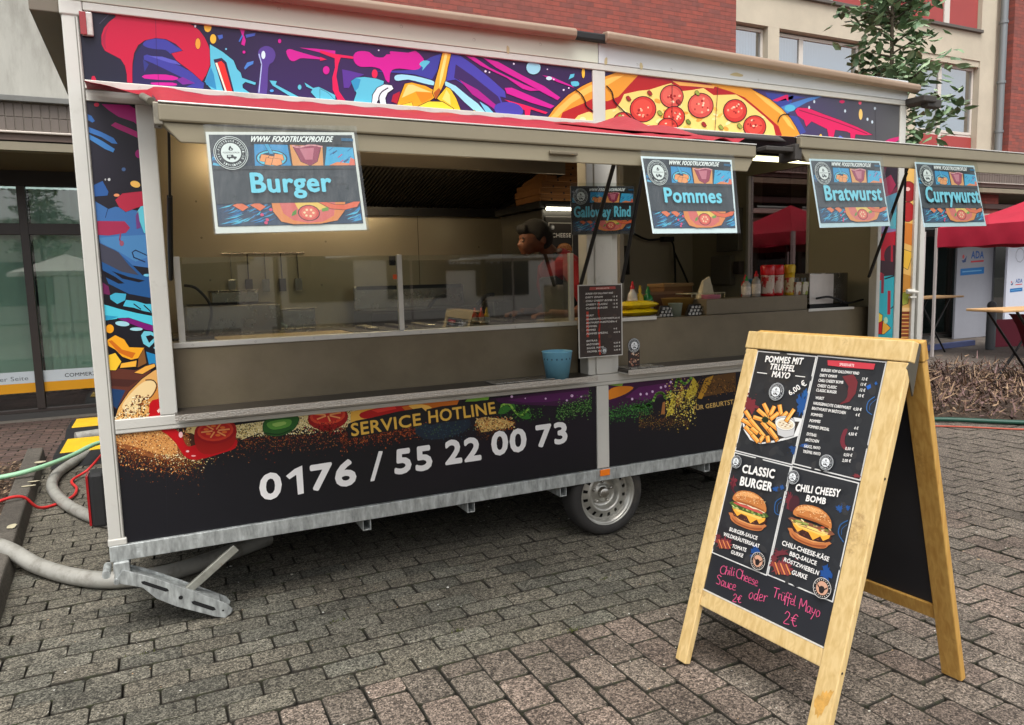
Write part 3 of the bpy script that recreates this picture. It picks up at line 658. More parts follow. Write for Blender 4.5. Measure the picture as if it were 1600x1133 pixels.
for i in range(8): b.lathe([(.0001, -.001), (.004, -.0008), (.005, 0)], 8, Matrix.Translation((.42+i*.29, .1115, 1.331)) @ Matrix.Rotation(R(90), 4, 'X'))
b.build('rail_screws', M_SCR, sg)['kind'] = 'stuff'
for x0, x1 in ((.362, .392), (1.470, 1.497), (2.55, 2.578)):
    b = MB(); b.box(x0, x1, .135, .162, 1.345, 1.757); b.build('upright', M_ALU2, sg, bev=.002)
for x0, x1 in ((.393, 1.469), (1.498, 2.549)):
    b = MB(); b.box(x0, x1, .146, .151, 1.345, 1.753); b.build('glass_pane', M_GLASS, sg)
b = MB(); b.box(1.44, 1.469, .16, .19, 1.70, 1.75); b.build('clip', M_BLACK, sg, bev=.003)
b = MB(); b.box(1.446, 1.468, .1445, .1455, 1.625, 1.65); b.build('price_sticker', mat('orange_sticker', (226, 90, 30), .5), sg)
# ================================================================ VINYL WRAP on the trailer
def face_art(key, Y=.0040):
    x0, x1, z0, z1 = PN[key][1]
    a = Art((0, Y, 0), (1, 0, 0), (0, 0, 1), (0, -1, 0), clip=[(x0, z0), (x1, z0), (x1, z1), (x0, z1)])
    def frame(ox, oy, s=3.776):
        def T(p): q = on_y(ox+p[0]/s, oy+p[1]/s, Y); return (q.x, q.z)
        a.T = T
    a.frame = frame; return a
def bgfill(a, key, stops):
    """printed colour run along the panel: stops [(x, colour_bottom, colour_top)]"""
    x0, x1, z0, z1 = PN[key][1]; T0 = a.T; a.T = lambda p: p
    for (xa, cb, ct), (xb, db, dt) in zip(stops, stops[1:]): a.grad([(xa, z0), (xb, z0), (xb, z1), (xa, z1)], [cb, db, dt, ct])
    a.T = T0
BK = (20, 16, 26)
def speck(a, pts_fn, n, cols, s0, s1, rr):
    for i in range(n):
        p = pts_fn(rr)
        if not p: continue
        r_ = rr.uniform(s0, s1); k = rr.uniform(0, 6.28); c = cols[rr.randrange(len(cols))]
        if i % 200 == 0: a.k += 1
        a._put([a.T((p[0]+r_*math.cos(k+t)*rr.uniform(.6, 1.2), p[1]+r_*math.sin(k+t)*rr.uniform(.6, 1.2))) for t in (0, 1.6, 3.1, 4.7)], c)

# ---------------- top left panel
a = face_art('tl'); DN, PU = (30, 27, 46), (58, 32, 82)
bgfill(a, 'tl', [(.0655, (30, 32, 50), (28, 25, 42)), (.55, (34, 34, 62), (38, 26, 58)), (.85, (54, 36, 92), (50, 30, 74)), (1.6, (60, 28, 84), (56, 30, 80)), (2.643, (56, 30, 84), (52, 30, 76))])
a.frame(100, 0)
BL, BL2, CY, MG, CR, YE = (62, 62, 158), (48, 52, 130), (92, 192, 218), (204, 24, 150), (196, 18, 62), (244, 190, 60)
a.poly([(400, 480), (402, 420), (420, 320), (470, 250), (560, 226), (660, 262), (720, 420), (830, 490), (820, 530), (560, 520), (420, 505)], (40, 34, 84))
a.poly([(465, 262), (485, 240), (540, 228), (600, 235), (655, 270), (702, 302), (640, 322), (600, 296), (540, 290), (490, 280)], BL, 3)
a.poly([(470, 330), (490, 322), (580, 352), (690, 392), (760, 430), (826, 492), (822, 524), (720, 512), (770, 490), (690, 455), (600, 410), (520, 372), (472, 352)], BL, 0)
a.poly([(500, 330), (580, 335), (660, 360), (690, 385), (620, 370)], (88, 90, 190))
a.poly([(466, 350), (500, 380), (475, 425)], BL2)
a.poly([(476, 442), (600, 440), (665, 455), (672, 464), (640, 474), (476, 464)], MG, 2); a.poly([(512, 488), (640, 488), (668, 500), (640, 506), (540, 503)], MG, 2)
a.poly([(660, 470), (700, 455), (775, 492), (700, 500)], (120, 40, 150))
a.poly([(298, 75), (305, 100), (268, 128), (236, 165), (221, 210), (222, 262), (242, 300), (290, 325), (334, 348), (360, 388), (371, 438), (372, 486), (403, 490), (402, 430), (404, 372), (414, 312), (438, 266), (478, 238), (540, 224), (602, 231), (660, 260), (702, 300), (634, 316), (664, 358), (720, 400), (762, 432), (814, 480), (840, 440), (862, 384), (866, 322), (852, 270), (830, 222), (800, 182), (760, 150), (712, 130), (600, 90), (450, 60)], CR, 0, ol=((50, 14, 44), 5))
a.poly([(228, 215), (230, 262), (250, 294), (244, 250), (250, 190), (268, 140)], (170, 26, 66), 3)
a.poly([(160, 470), (165, 450), (180, 448), (190, 470)], CR); a.ell(176, 470, 14, 10, CR)
a.line([(540, 90), (545, 300), (560, 510)], 2, (46, 20, 60)); a.line([(210, 140), (270, 80)], 3, (90, 84, 110))
for x, y, rx, ry, c in ((790, 258, 15, 32, (246, 160, 58)), (848, 160, 22, 30, YE), (880, 230, 18, 28, YE), (774, 155, 6, 8, (240, 240, 250)), (1272, 243, 10, 13, MG), (1547, 415, 20, 25, MG), (956, 290, 6, 6, (120, 190, 230)), (1062, 308, 9, 9, MG), (1390, 515, 11, 15, CY), (1226, 536, 12, 8, (80, 160, 230))): a.ell(x, y, rx, ry, c, ol=(BK, 4))
a.poly([(905, 210), (935, 205), (938, 225), (915, 235)], (70, 100, 190))
a.poly([(860, 262), (905, 288), (940, 310), (1000, 358), (1020, 408), (1042, 430), (1050, 460), (1132, 488), (1128, 502), (1070, 484), (1052, 500), (1055, 520), (1098, 550), (1000, 545), (950, 540), (870, 528), (830, 482), (865, 390)], CY, 0, ol=(BK, 5))
a.poly([(866, 395), (884, 440), (900, 530), (840, 500), (832, 480)], (50, 140, 190))
a.poly([(882, 352), (930, 342), (958, 368), (1004, 545), (938, 535)], (52, 28, 62), 0); a.poly([(905, 368), (928, 360), (946, 378), (994, 545), (962, 540)], (224, 44, 40)); a.poly([(892, 372), (904, 370), (960, 540), (950, 538)], (240, 236, 214))
a.poly([(1145, 310), (1160, 285), (1195, 272), (1232, 288), (1248, 325), (1234, 365), (1205, 400), (1195, 560), (1142, 556), (1160, 440), (1166, 370), (1150, 345)], (86, 62, 146), 3); a.line([(1150, 320), (1166, 380), (1150, 545)], 6, (176, 196, 240)); a.ell(1176, 325, 12, 24, (214, 236, 250))
a.poly([(1310, 305), (1330, 290), (1365, 300), (1450, 325), (1548, 352), (1440, 346), (1392, 345), (1358, 362), (1330, 352)], MG, 2); a.poly([(1390, 282), (1480, 288), (1600, 300), (1600, 336), (1500, 308)], MG)
a.poly([(1062, 402), (1080, 370), (1118, 360), (1116, 378), (1090, 392), (1068, 412)], (74, 130, 210)); a.poly([(1070, 206), (1130, 195), (1125, 212), (1075, 224)], (70, 90, 180)); a.poly([(1035, 168), (1068, 172), (1060, 205), (1072, 240), (1065, 272), (1045, 262), (1055, 220)], MG); a.poly([(1030, 245), (1050, 205), (1055, 215), (1038, 248)], (70, 110, 200))
a.poly([(1212, 475), (1255, 480), (1248, 500), (1385, 572), (1345, 575), (1230, 505)], CY, 0, ol=(BK, 4)); a.poly([(1418, 487), (1470, 520), (1502, 513), (1600, 562), (1600, 605), (1490, 582), (1456, 545), (1465, 528), (1430, 512)], CY, 0, ol=(BK, 4))
a.frame(500, 0)
a.poly([(130, 410), (180, 420), (260, 440), (200, 470), (170, 520), (140, 520)], (88, 50, 150)); 
a.poly([(0, 296), (80, 318), (195, 334), (195, 348), (122, 340), (108, 380), (96, 450), (112, 540), (150, 595), (105, 592), (75, 530), (72, 460), (88, 400), (86, 345), (0, 312)], (224, 20, 86)); a.poly([(0, 525), (45, 548), (92, 595), (0, 590)], CY, 0, ol=(BK, 4)); a.poly([(0, 336), (40, 352), (0, 360)], (224, 20, 86)); a.ell(36, 415, 18, 24, MG)
a.poly([(600, 372), (650, 340), (716, 316), (690, 420), (660, 470), (560, 440), (440, 430), (300, 420), (420, 420), (560, 412)], BL)
a.poly([(195, 340), (208, 312), (240, 302), (290, 308), (322, 335), (372, 340), (392, 322), (415, 320), (415, 303), (520, 312), (562, 300), (600, 335), (612, 362), (582, 408), (530, 412), (470, 405), (428, 412), (412, 440), (408, 488), (386, 470), (372, 430), (350, 405), (300, 395), (240, 395), (208, 375)], (206, 16, 150), 2)
a.ell(322, 436, 17, 26, (222, 30, 80)); a.poly([(585, 380), (610, 358), (648, 364), (628, 388), (602, 418), (606, 398)], CY, 2)
a.poly([(770, 320), (830, 332), (905, 384), (1000, 460), (1090, 540), (1096, 578), (1060, 570), (1088, 640), (1040, 660), (940, 560), (800, 470), (735, 480), (745, 400)], (72, 66, 172)); a.poly([(800, 380), (900, 450), (1050, 570), (1085, 650), (1040, 640), (930, 540), (790, 460)], (58, 34, 96)); a.poly([(820, 470), (930, 530), (1080, 655), (1060, 665), (900, 560)], (170, 24, 140))
a.poly([(182, 480), (210, 460), (262, 455), (332, 465), (376, 480), (372, 505), (332, 520), (306, 560), (306, 612), (196, 604), (215, 550), (195, 510)], CY, 0, ol=(BK, 4)); a.poly([(182, 480), (210, 460), (240, 470), (226, 520), (206, 540)], (52, 150, 196))
a.poly([(430, 560), (470, 540), (470, 620), (420, 600)], (176, 22, 50))
a.poly([(306, 612), (312, 560), (338, 520), (378, 500), (422, 505), (432, 525), (398, 548), (384, 580), (390, 622), (356, 618), (350, 580), (336, 600), (330, 618)], (226, 238, 246), 0, ol=(BK, 8)); a.line([(352, 610), (346, 580), (362, 545), (400, 520)], 7, (40, 30, 50), 3)
a.poly([(440, 470), (442, 448), (480, 440), (560, 450), (628, 466), (672, 482), (668, 504), (600, 490), (520, 470), (462, 478)], (158, 222, 240), 2); a.poly([(735, 478), (800, 508), (872, 568), (930, 612), (985, 675), (930, 672), (850, 602), (790, 540), (738, 505)], (158, 222, 240)); a.poly([(940, 600), (990, 630), (1035, 680), (985, 675)], (120, 200, 236))
a.poly([(452, 630), (474, 562), (500, 495), (540, 488), (622, 508), (668, 532), (674, 576), (640, 600), (560, 648)], (238, 166, 30), 0, ol=(BK, 8)); a.poly([(506, 520), (520, 500), (545, 500), (660, 546), (566, 540), (482, 578)], (250, 214, 128)); a.poly([(562, 542), (660, 548), (664, 574), (600, 612)], (226, 140, 24)); a.poly([(462, 625), (540, 604), (552, 640), (470, 640)], (250, 206, 60), 0, ol=(BK, 5))
a.poly([(690, 582), (745, 514), (768, 526), (802, 582), (836, 672), (784, 668), (762, 632)], (246, 200, 44), 0, ol=(BK, 8)); a.poly([(745, 530), (765, 560), (770, 620), (720, 585)], (252, 226, 120)); a.poly([(554, 642), (640, 600), (722, 602), (786, 642), (784, 672), (600, 655)], (250, 220, 60), 0, ol=(BK, 8)); a.poly([(872, 670), (910, 652), (950, 680)], (246, 200, 44), 0, ol=(BK, 5))
a.poly([(722, 312), (772, 318), (752, 400), (740, 470), (714, 530), (682, 588), (664, 550), (680, 480), (702, 400)], (236, 178, 52), 0, ol=(BK, 8)); a.poly([(736, 314), (752, 318), (724, 450), (702, 520), (706, 450)], (252, 224, 130)); a.poly([(668, 550), (700, 520), (712, 532), (682, 588)], (176, 90, 30))
a.poly([(860, 332), (910, 338), (1000, 400), (1200, 498), (1292, 535), (1240, 538), (1195, 526), (1100, 460), (950, 390)], MG); a.poly([(960, 342), (1050, 366), (1200, 450), (1322, 510), (1416, 576), (1400, 592), (1330, 556), (1190, 480), (1040, 402)], MG); a.poly([(1088, 520), (1130, 518), (1250, 570), (1382, 626), (1360, 642), (1240, 606), (1100, 552)], MG); a.poly([(1310, 445), (1370, 455), (1480, 505), (1500, 520), (1400, 485)], MG); a.ell(1350, 463, 18, 11, (206, 230, 244))
a.poly([(1086, 588), (1200, 618), (1342, 664), (1330, 674), (1242, 646), (1232, 705), (1210, 702), (1206, 652), (1130, 612)], (226, 20, 88)); a.poly([(1032, 622), (1100, 602), (1172, 620), (1198, 662), (1160, 690), (1080, 684), (1036, 665)], (72, 66, 172), 3)
a.ell(1258, 400, 42, 40, (156, 214, 234), ol=(BK, 4)); a.poly([(1465, 470), (1475, 440), (1500, 436), (1496, 455)], CY, 0); a.poly([(1478, 484), (1520, 482), (1526, 505), (1490, 510)], CY, 2); a.ell(1552, 430, 9, 32, YE); 
for x, y, r_ in ((1142, 378, 6), (975, 422, 7), (998, 428, 5), (1378, 470, 5), (1436, 532, 6), (1466, 520, 5), (1340, 410, 4), (345, 298, 5), (1096, 682, 6)): a.ell(x, y, r_, r_, (230, 220, 246), n=8)
def pizza(a):
    a.frame(850, 0); CRU, CRL, SAU, CHE = (228, 150, 48), (246, 190, 92), (176, 30, 34), (244, 208, 118)
    a.poly([(6, 716), (60, 640), (140, 562), (230, 506), (300, 474), (400, 438), (560, 380), (1040, 400), (1240, 536), (1332, 586), (1402, 642), (1452, 696), (1486, 750), (1512, 800), (900, 900), (200, 900)], CRU, 0, ol=(BK, 7))
    a.poly([(40, 690), (90, 630), (170, 560), (270, 505), (400, 455), (470, 445), (380, 500), (270, 545), (160, 610), (80, 690)], CRL); a.poly([(1240, 545), (1320, 588), (1400, 652), (1450, 715), (1480, 770), (1440, 740), (1390, 670), (1310, 610)], CRL)
    a.poly([(90, 716), (108, 664), (160, 640), (232, 610), (290, 580), (372, 598), (440, 570), (492, 512), (560, 440), (760, 440), (1010, 512), (1100, 540), (1182, 575), (1262, 640), (1332, 700), (1384, 745), (1404, 800), (900, 880), (90, 850)], SAU); a.poly([(560, 456), (750, 478), (812, 500), (900, 520), (1010, 522), (990, 500), (880, 470), (750, 440)], (150, 24, 52)); a.poly([(756, 478), (1010, 506), (1000, 522), (900, 512), (800, 505)], (240, 170, 90))
    a.poly([(165, 720), (200, 682), (262, 660), (300, 672), (372, 648), (424, 640), (452, 600), (472, 556), (560, 536), (622, 530), (690, 508), (752, 490), (800, 540), (870, 532), (940, 520), (1000, 562), (1062, 560), (1132, 558), (1182, 590), (1242, 640), (1302, 690), (1352, 740), (1366, 800), (800, 880), (170, 850)], CHE, 0)
    for k in range(60):
        x, y = rnd.uniform(200, 1320), rnd.uniform(560, 780)
        if y > 540+abs(x-780)*.28: a.ell(x, y, rnd.uniform(10, 26), rnd.uniform(6, 14), rnd.choice([(250, 224, 150), (236, 184, 84), (226, 152, 62), (250, 230, 170)]), rnd.uniform(-.6, .6), 9)
    for x, y, r_, d in ((583, 645, 74, 0), (752, 570, 66, 1), (766, 690, 60, 0), (922, 624, 72, 1), (1125, 655, 66, 0), (1240, 748, 64, 0), (726, 758, 58, 0), (466, 726, 62, 0)):
        a.ell(x, y, r_+5, r_*.98+5, BK, n=24); a.ell(x, y, r_, r_*.98, (202, 52, 46) if not d else (206, 78, 70), n=24); a.ell(x-3, y-5, r_*.78, r_*.74, (218, 74, 62) if not d else (220, 96, 84), n=20)
        for k in range(12): t = rnd.uniform(0, 6.28); q = rnd.uniform(.1, .72)*r_; a.ell(x+q*math.cos(t), y+q*math.sin(t), rnd.uniform(4, 9), rnd.uniform(4, 8), rnd.choice([(250, 204, 176), (244, 170, 140), (160, 28, 30)]), n=7)
    for x, y in ((495, 582), (680, 668), (848, 720), (940, 735), (1040, 752), (620, 550), (790, 604), (448, 690), (1150, 745), (900, 550)): a.poly([(x-14, y-5), (x, y-14), (x+15, y+8), (x+2, y+14)], rnd.choice([(110, 130, 50), (150, 160, 70), (160, 40, 40)]), 2, ol=(BK, 4))
    a.line([(180, 530), (216, 560), (238, 600), (246, 630), (290, 664)], 7, BK, 3); a.line([(365, 508), (398, 545), (412, 600), (470, 660), (545, 728)], 7, BK, 3); a.line([(1376, 722), (1388, 690), (1412, 676), (1442, 678)], 6, BK, 3); a.line([(752, 482), (752, 800)], 3, (90, 40, 40)); a.line([(1022, 512), (1004, 780)], 3, (90, 40, 40))
pizza(a); a.build('print', VINYL, PN['tl'][0])

# ---------------- top right panel
a = face_art('tr'); bgfill(a, 'tr', [(2.7295, (58, 32, 84), (54, 30, 78)), (3.9, (62, 40, 108), (66, 48, 110)), (4.35, (64, 52, 96), (74, 66, 100)), (4.8, (66, 62, 74), (72, 70, 84)), (5.2895, (84, 84, 84), (88, 88, 90))])
a.frame(850, 0); a.poly([(360, 470), (400, 465), (410, 480), (362, 490)], CY)
a.frame(1180, 0); a.poly([(60, 545), (300, 575), (120, 600), (230, 560), (180, 690), (260, 760), (100, 640)], (58, 66, 150)); a.poly([(150, 632), (210, 610), (312, 578), (420, 560), (300, 606), (236, 642), (184, 672)], (74, 126, 196)); a.poly([(200, 680), (250, 690), (300, 780), (250, 800)], (60, 70, 150)); a.ell(205, 638, 32, 20, (84, 176, 214))
a.poly([(100, 592), (180, 560), (195, 560), (195, 600), (180, 580), (130, 600)], (214, 22, 96))
a.poly([(235, 655), (250, 636), (312, 638), (402, 674), (502, 710), (602, 750), (692, 796), (640, 798), (592, 792), (582, 845), (566, 840), (560, 786), (540, 776), (472, 766), (457, 832), (438, 826), (424, 762), (332, 716), (300, 748), (288, 710), (250, 682)], (214, 24, 92), 0, ol=((46, 20, 46), 4)); a.line([(260, 650), (420, 700), (560, 750), (660, 790)], 5, (130, 14, 60))
a.poly([(455, 840), (500, 800), (540, 825), (520, 850)], (90, 110, 200)); a.poly([(735, 852), (790, 820), (850, 805), (850, 825), (790, 860)], (206, 30, 110)); a.ell(622, 675, 11, 32, (240, 196, 110)); a.ell(386, 815, 10, 24, (244, 190, 70)); a.ell(512, 600, 16, 10, (204, 24, 90)); a.ell(618, 608, 9, 10, (230, 80, 110))
for x, y in ((348, 600), (318, 634), (530, 655), (662, 704), (690, 720), (706, 640), (645, 838), (740, 845)): a.ell(x, y, 6, 10, (196, 210, 224), n=8)
a.line([(706, 618), (712, 860)], 3, (56, 54, 60))
pizza(a); a.build('print', VINYL, PN['tr'][0])

# ---------------- left column
a = face_art('lc'); bgfill(a, 'lc', [(.0655, (16, 16, 24), (44, 40, 52)), (.2545, (16, 16, 24), (36, 33, 42))])
a.frame(0, 0, 3.7775)
a.poly([(600, 615), (760, 620), (835, 665), (836, 760), (790, 720), (700, 690), (640, 650)], (176, 26, 120), 0); a.poly([(655, 740), (680, 722), (760, 755), (836, 790), (838, 826), (760, 790), (690, 760)], (176, 30, 110)); a.poly([(740, 718), (790, 740), (770, 755), (720, 740)], (40, 36, 46)); a.ell(570, 618, 16, 12, (190, 40, 70))
a.poly([(512, 672), (540, 685), (560, 715), (545, 724), (512, 705)], (58, 110, 180)); a.poly([(512, 745), (600, 780), (670, 815), (694, 850), (660, 846), (600, 810), (520, 780)], (64, 120, 190), 0, ol=(BK, 4)); a.poly([(520, 790), (600, 830), (678, 880), (668, 900), (620, 880), (524, 820)], (70, 134, 200), 0, ol=(BK, 4)); a.ell(822, 908, 24, 26, (150, 20, 104)); a.ell(730, 1000, 12, 11, (70, 96, 140)); a.ell(644, 1060, 8, 9, (200, 200, 200)); a.ell(622, 1060, 5, 6, (180, 180, 180))
a.frame(0, 250)
a.poly([(550, 150), (605, 124), (640, 188), (634, 210), (558, 216)], (48, 92, 156), 0, ol=(BK, 4)); a.ell(798, 143, 30, 19, (240, 186, 92), .3, ol=(BK, 4)); a.ell(688, 208, 17, 9, (232, 150, 100))
a.poly([(558, 242), (640, 290), (680, 276), (730, 282), (810, 300), (900, 440), (906, 640), (760, 620), (590, 500)], (62, 108, 166)); a.poly([(584, 460), (700, 450), (900, 440), (905, 560), (800, 600), (700, 540), (600, 490)], (74, 128, 178)); a.line([(636, 290), (622, 340)], 4, (30, 50, 90))
a.poly([(590, 496), (680, 530), (760, 600), (840, 680), (912, 700), (920, 820), (760, 790), (640, 730), (604, 640)], (34, 84, 140)); a.poly([(588, 490), (700, 545), (760, 620), (820, 680), (720, 660), (600, 600)], (66, 66, 80))
a.poly([(596, 645), (680, 690), (735, 728), (700, 730), (620, 690)], BK); a.poly([(660, 655), (760, 690), (856, 712), (820, 722), (720, 700)], BK); a.line([(780, 545), (800, 532), (860, 560), (900, 578)], 6, (30, 40, 70)); a.line([(780, 545), (790, 575), (856, 602)], 7, (30, 40, 70)); a.line([(868, 520), (898, 560)], 6, (30, 40, 70))
a.poly([(680, 236), (722, 198), (790, 190), (866, 183), (874, 266), (800, 284), (742, 306), (702, 278)], (176, 42, 66), 0, ol=(BK, 3)); a.poly([(574, 360), (735, 362), (768, 400), (742, 430), (640, 446), (578, 442)], (160, 44, 78), 0); a.line([(712, 430), (706, 470), (720, 500)], 8, (150, 60, 90)); a.ell(718, 492, 13, 16, (150, 80, 100))
a.poly([(806, 310), (830, 275), (860, 268), (880, 275), (892, 432), (850, 432), (832, 384)], (96, 190, 206), 0, ol=((30, 50, 90), 4)); a.poly([(800, 330), (815, 300), (830, 400), (806, 408)], (110, 60, 120))
a.poly([(604, 722), (640, 745), (650, 790), (640, 830), (612, 820)], (104, 30, 80)); a.ell(868, 680, 22, 8, (110, 190, 220))
a.poly([(612, 790), (920, 850), (935, 930), (700, 880), (612, 852)], BK)
a.poly([(648, 800), (680, 784), (745, 790), (738, 828), (692, 850), (652, 822)], (66, 170, 200), 0, ol=(BK, 5)); a.poly([(726, 862), (744, 826), (800, 832), (860, 850), (922, 850), (922, 905), (850, 892), (790, 872)], (72, 184, 210), 0, ol=(BK, 5)); a.line([(790, 850), (830, 880)], 7, BK); a.line([(850, 858), (890, 895)], 7, BK)
a.poly([(612, 852), (700, 878), (800, 902), (935, 928), (940, 990), (860, 978), (700, 936), (625, 946), (614, 920)], (78, 196, 218), 0, ol=(BK, 7)); a.poly([(614, 915), (700, 925), (640, 945), (620, 945)], (40, 150, 190))
a.poly([(692, 935), (760, 932), (850, 962), (942, 990), (944, 1018), (860, 1002), (760, 962)], (120, 16, 110), 0, ol=(BK, 4)); a.ell(722, 966, 42, 15, (160, 210, 222), .1); a.ell(804, 998, 38, 10, (160, 210, 222)); a.poly([(832, 1036), (850, 1010), (890, 1012), (944, 1040), (880, 1106), (846, 1084)], (110, 196, 214), 0); a.poly([(860, 1040), (890, 1032), (914, 1046), (880, 1080)], BK); a.ell(928, 1108, 22, 10, (140, 200, 216)); a.ell(648, 996, 24, 26, (238, 160, 30), ol=(BK, 5))
a.frame(0, 480)
a.poly([(862, 262), (950, 290), (960, 340), (880, 345)], (36, 130, 180), 0); a.poly([(650, 372), (700, 362), (800, 372), (900, 330), (880, 420), (760, 520), (680, 600), (655, 560)], (94, 48, 36)); a.poly([(655, 480), (740, 490), (690, 600), (665, 580)], (30, 60, 100)); a.poly([(640, 420), (820, 430), (760, 470), (650, 465)], (70, 36, 30))
a.poly([(632, 195), (680, 165), (732, 190), (762, 236), (852, 240), (818, 300), (772, 310), (722, 292), (680, 250), (640, 228)], (240, 166, 34), 0, ol=(BK, 8)); a.poly([(640, 200), (660, 195), (720, 250), (800, 270), (780, 302), (700, 268)], (204, 106, 22)); a.poly([(818, 300), (850, 244), (864, 330), (812, 356)], (130, 84, 40), 0, ol=(BK, 5)); a.poly([(636, 285), (680, 270), (716, 320), (684, 372), (645, 372)], (244, 196, 50), 0, ol=(BK, 8)); a.poly([(716, 332), (806, 315), (802, 350), (708, 358)], (240, 176, 60), 0, ol=(BK, 7)); a.poly([(792, 386), (860, 348), (912, 334), (916, 350), (840, 394)], (236, 170, 70), 0, ol=(BK, 6))
a.poly([(676, 665), (700, 592), (760, 502), (838, 424), (910, 374), (965, 350), (980, 680)], (222, 168, 96), 0, ol=(BK, 9)); a.poly([(720, 590), (780, 500), (850, 440), (912, 432), (920, 470), (880, 540), (830, 560), (790, 640)], (236, 206, 150), 4); a.poly([(930, 440), (960, 400), (975, 520), (900, 560), (850, 560), (900, 520)], (206, 136, 62), 3); a.line([(860, 430), (905, 432), (925, 470), (890, 530), (840, 550), (828, 600)], 7, (90, 50, 24), 3)
a.poly([(882, 570), (900, 548), (935, 540), (960, 506), (980, 500), (980, 650), (876, 650)], (186, 10, 22), 0); a.poly([(925, 610), (950, 590), (958, 600), (935, 625)], (240, 200, 190))
rr = random.Random(5); speck(a, lambda q: (lambda x, y: (x, y) if y > 655-(x-676)*1.15 else None)(q.uniform(680, 880), q.uniform(520, 660)), 420, [(150, 76, 26), (120, 56, 22), (246, 226, 170), (250, 238, 200), (70, 34, 16)], 3, 7, rr)
a.build('print', VINYL, PN['lc'][0])

# ---------------- right column and open door leaf
a = face_art('rc'); bgfill(a, 'rc', [(5.1225, (40, 170, 186), (110, 40, 60)), (5.2895, (40, 170, 186), (84, 44, 60))])
a.frame(1180, 220)
a.poly([(700, 100), (900, 100), (880, 480), (700, 480)], (120, 40, 66)); a.poly([(780, 140), (850, 150), (850, 260), (800, 300), (760, 220)], (44, 30, 44)); a.poly([(740, 240), (800, 200), (830, 260), (790, 330), (740, 330)], (170, 40, 80)); a.poly([(770, 330), (850, 300), (850, 420), (780, 500), (740, 480)], (90, 150, 176), 0); a.poly([(690, 470), (870, 440), (860, 540), (690, 540)], (150, 130, 176)); a.poly([(770, 460), (860, 400), (860, 520), (800, 520)], (86, 180, 196))
a.poly([(690, 560), (850, 530), (850, 800), (690, 800)], (196, 16, 44)); a.ell(810, 680, 50, 66, (70, 30, 44)); a.line([(806, 610), (806, 740)], 12, (190, 20, 50)); a.poly([(700, 700), (860, 720), (850, 800), (700, 800)], (60, 34, 44))
a.poly([(690, 770), (730, 780), (760, 800), (850, 790), (840, 1140), (690, 1140)], (52, 178, 192)); a.ell(735, 800, 22, 24, (196, 30, 56)); a.line([(752, 790), (750, 895)], 16, (150, 40, 60)); a.line([(790, 890), (788, 1020)], 18, (176, 40, 58)); a.line([(765, 815), (825, 795)], 8, BK); a.line([(800, 990), (830, 965)], 6, BK)
a.poly([(690, 990), (750, 1030), (745, 1085), (690, 1110)], (246, 214, 70), 0, ol=(BK, 6)); a.poly([(690, 1095), (750, 1065), (745, 1140), (690, 1140)], (196, 12, 20), 0, ol=(BK, 6)); a.poly([(755, 1062), (798, 1105), (760, 1140), (748, 1140)], (244, 180, 60), 0, ol=(BK, 6)); a.ell(770, 1060, 12, 20, (190, 226, 180))
a.build('print', VINYL, PN['rc'][0])
ad = Art((0, .0045, 0), (1, 0, 0), (0, 0, 1), (0, -1, 0), clip=[(5.391, .56), (5.475, .56), (5.475, 2.45), (5.391, 2.45)])
def Td(p): q = on_y(1180+p[0]/3.776, 220+p[1]/3.776, .0045); return (q.x, q.z)
ad.T = Td
ad.poly([(840, 100), (960, 100), (930, 1200), (840, 1200)], (226, 178, 96)); ad.ell(905, 300, 42, 60, (150, 24, 28), ol=(BK, 5)); ad.ell(900, 420, 40, 58, (170, 30, 30), ol=(BK, 5)); ad.ell(900, 285, 14, 12, (240, 190, 180)); ad.poly([(860, 480), (930, 490), (925, 620), (870, 600)], (206, 120, 40)); ad.poly([(870, 640), (930, 660), (900, 760), (865, 740)], (228, 180, 60), 0, ol=(BK, 5)); ad.poly([(860, 780), (925, 800), (920, 860), (860, 900)], (190, 130, 50)); ad.poly([(860, 900), (910, 890), (900, 960), (870, 970)], (170, 180, 70), 0, ol=(BK, 5)); ad.poly([(850, 985), (930, 985), (930, 1005), (850, 1005)], (240, 200, 140))
for k in range(9): ad.poly([(850, 1008+k*22), (930, 1008+k*22), (930, 1024+k*22), (850, 1024+k*22)], (150, 74, 36) if k % 2 else (120, 50, 26))
ad.build('print', VINYL, dl)

# ---------------- lower left panel (burger dissolving into dark, phone number)
a = face_art('bl'); bgfill(a, 'bl', [(.0655, (25, 25, 30), (26, 25, 29)), (1.3, (23, 23, 27), (22, 22, 26)), (2.643, (20, 20, 24), (30, 20, 34))])
a.frame(150, 560)
rr = random.Random(9)
BUN = [(206, 130, 60), (232, 178, 108), (180, 92, 34), (150, 70, 26), (244, 214, 156)]; DK = [(120, 52, 22), (84, 36, 18), (60, 28, 20), (150, 84, 40)]
SES = [(238, 222, 160), (220, 196, 120), (250, 240, 200), (120, 90, 40), (70, 60, 24)]
a.poly([(110, 470), (400, 420), (470, 560), (520, 600), (420, 590), (300, 560), (180, 500)], (216, 160, 90)); a.poly([(300, 440), (420, 420), (470, 520), (500, 590), (400, 560), (340, 500)], (238, 220, 168))
a.poly([(820, 395), (1560, 290), (1560, 400), (1300, 420), (1240, 400), (1100, 440), (960, 440), (860, 480), (820, 460)], (226, 208, 150)); a.poly([(540, 400), (600, 395), (590, 470), (620, 500), (560, 510), (520, 450)], (232, 208, 138))
a.poly([(110, 480), (560, 440), (640, 560), (540, 640), (420, 640), (280, 610), (160, 560), (110, 540)], (70, 38, 24), 3); a.poly([(110, 470), (500, 440), (560, 560), (500, 600), (380, 596), (240, 560), (130, 520)], (140, 82, 44), 3); a.poly([(110, 460), (420, 425), (480, 560), (400, 570), (260, 530), (130, 490)], (206, 146, 82), 3)
edge = lambda x: 560+70*math.sin((x-100)/900*3.1)-max(0, x-520)*.10
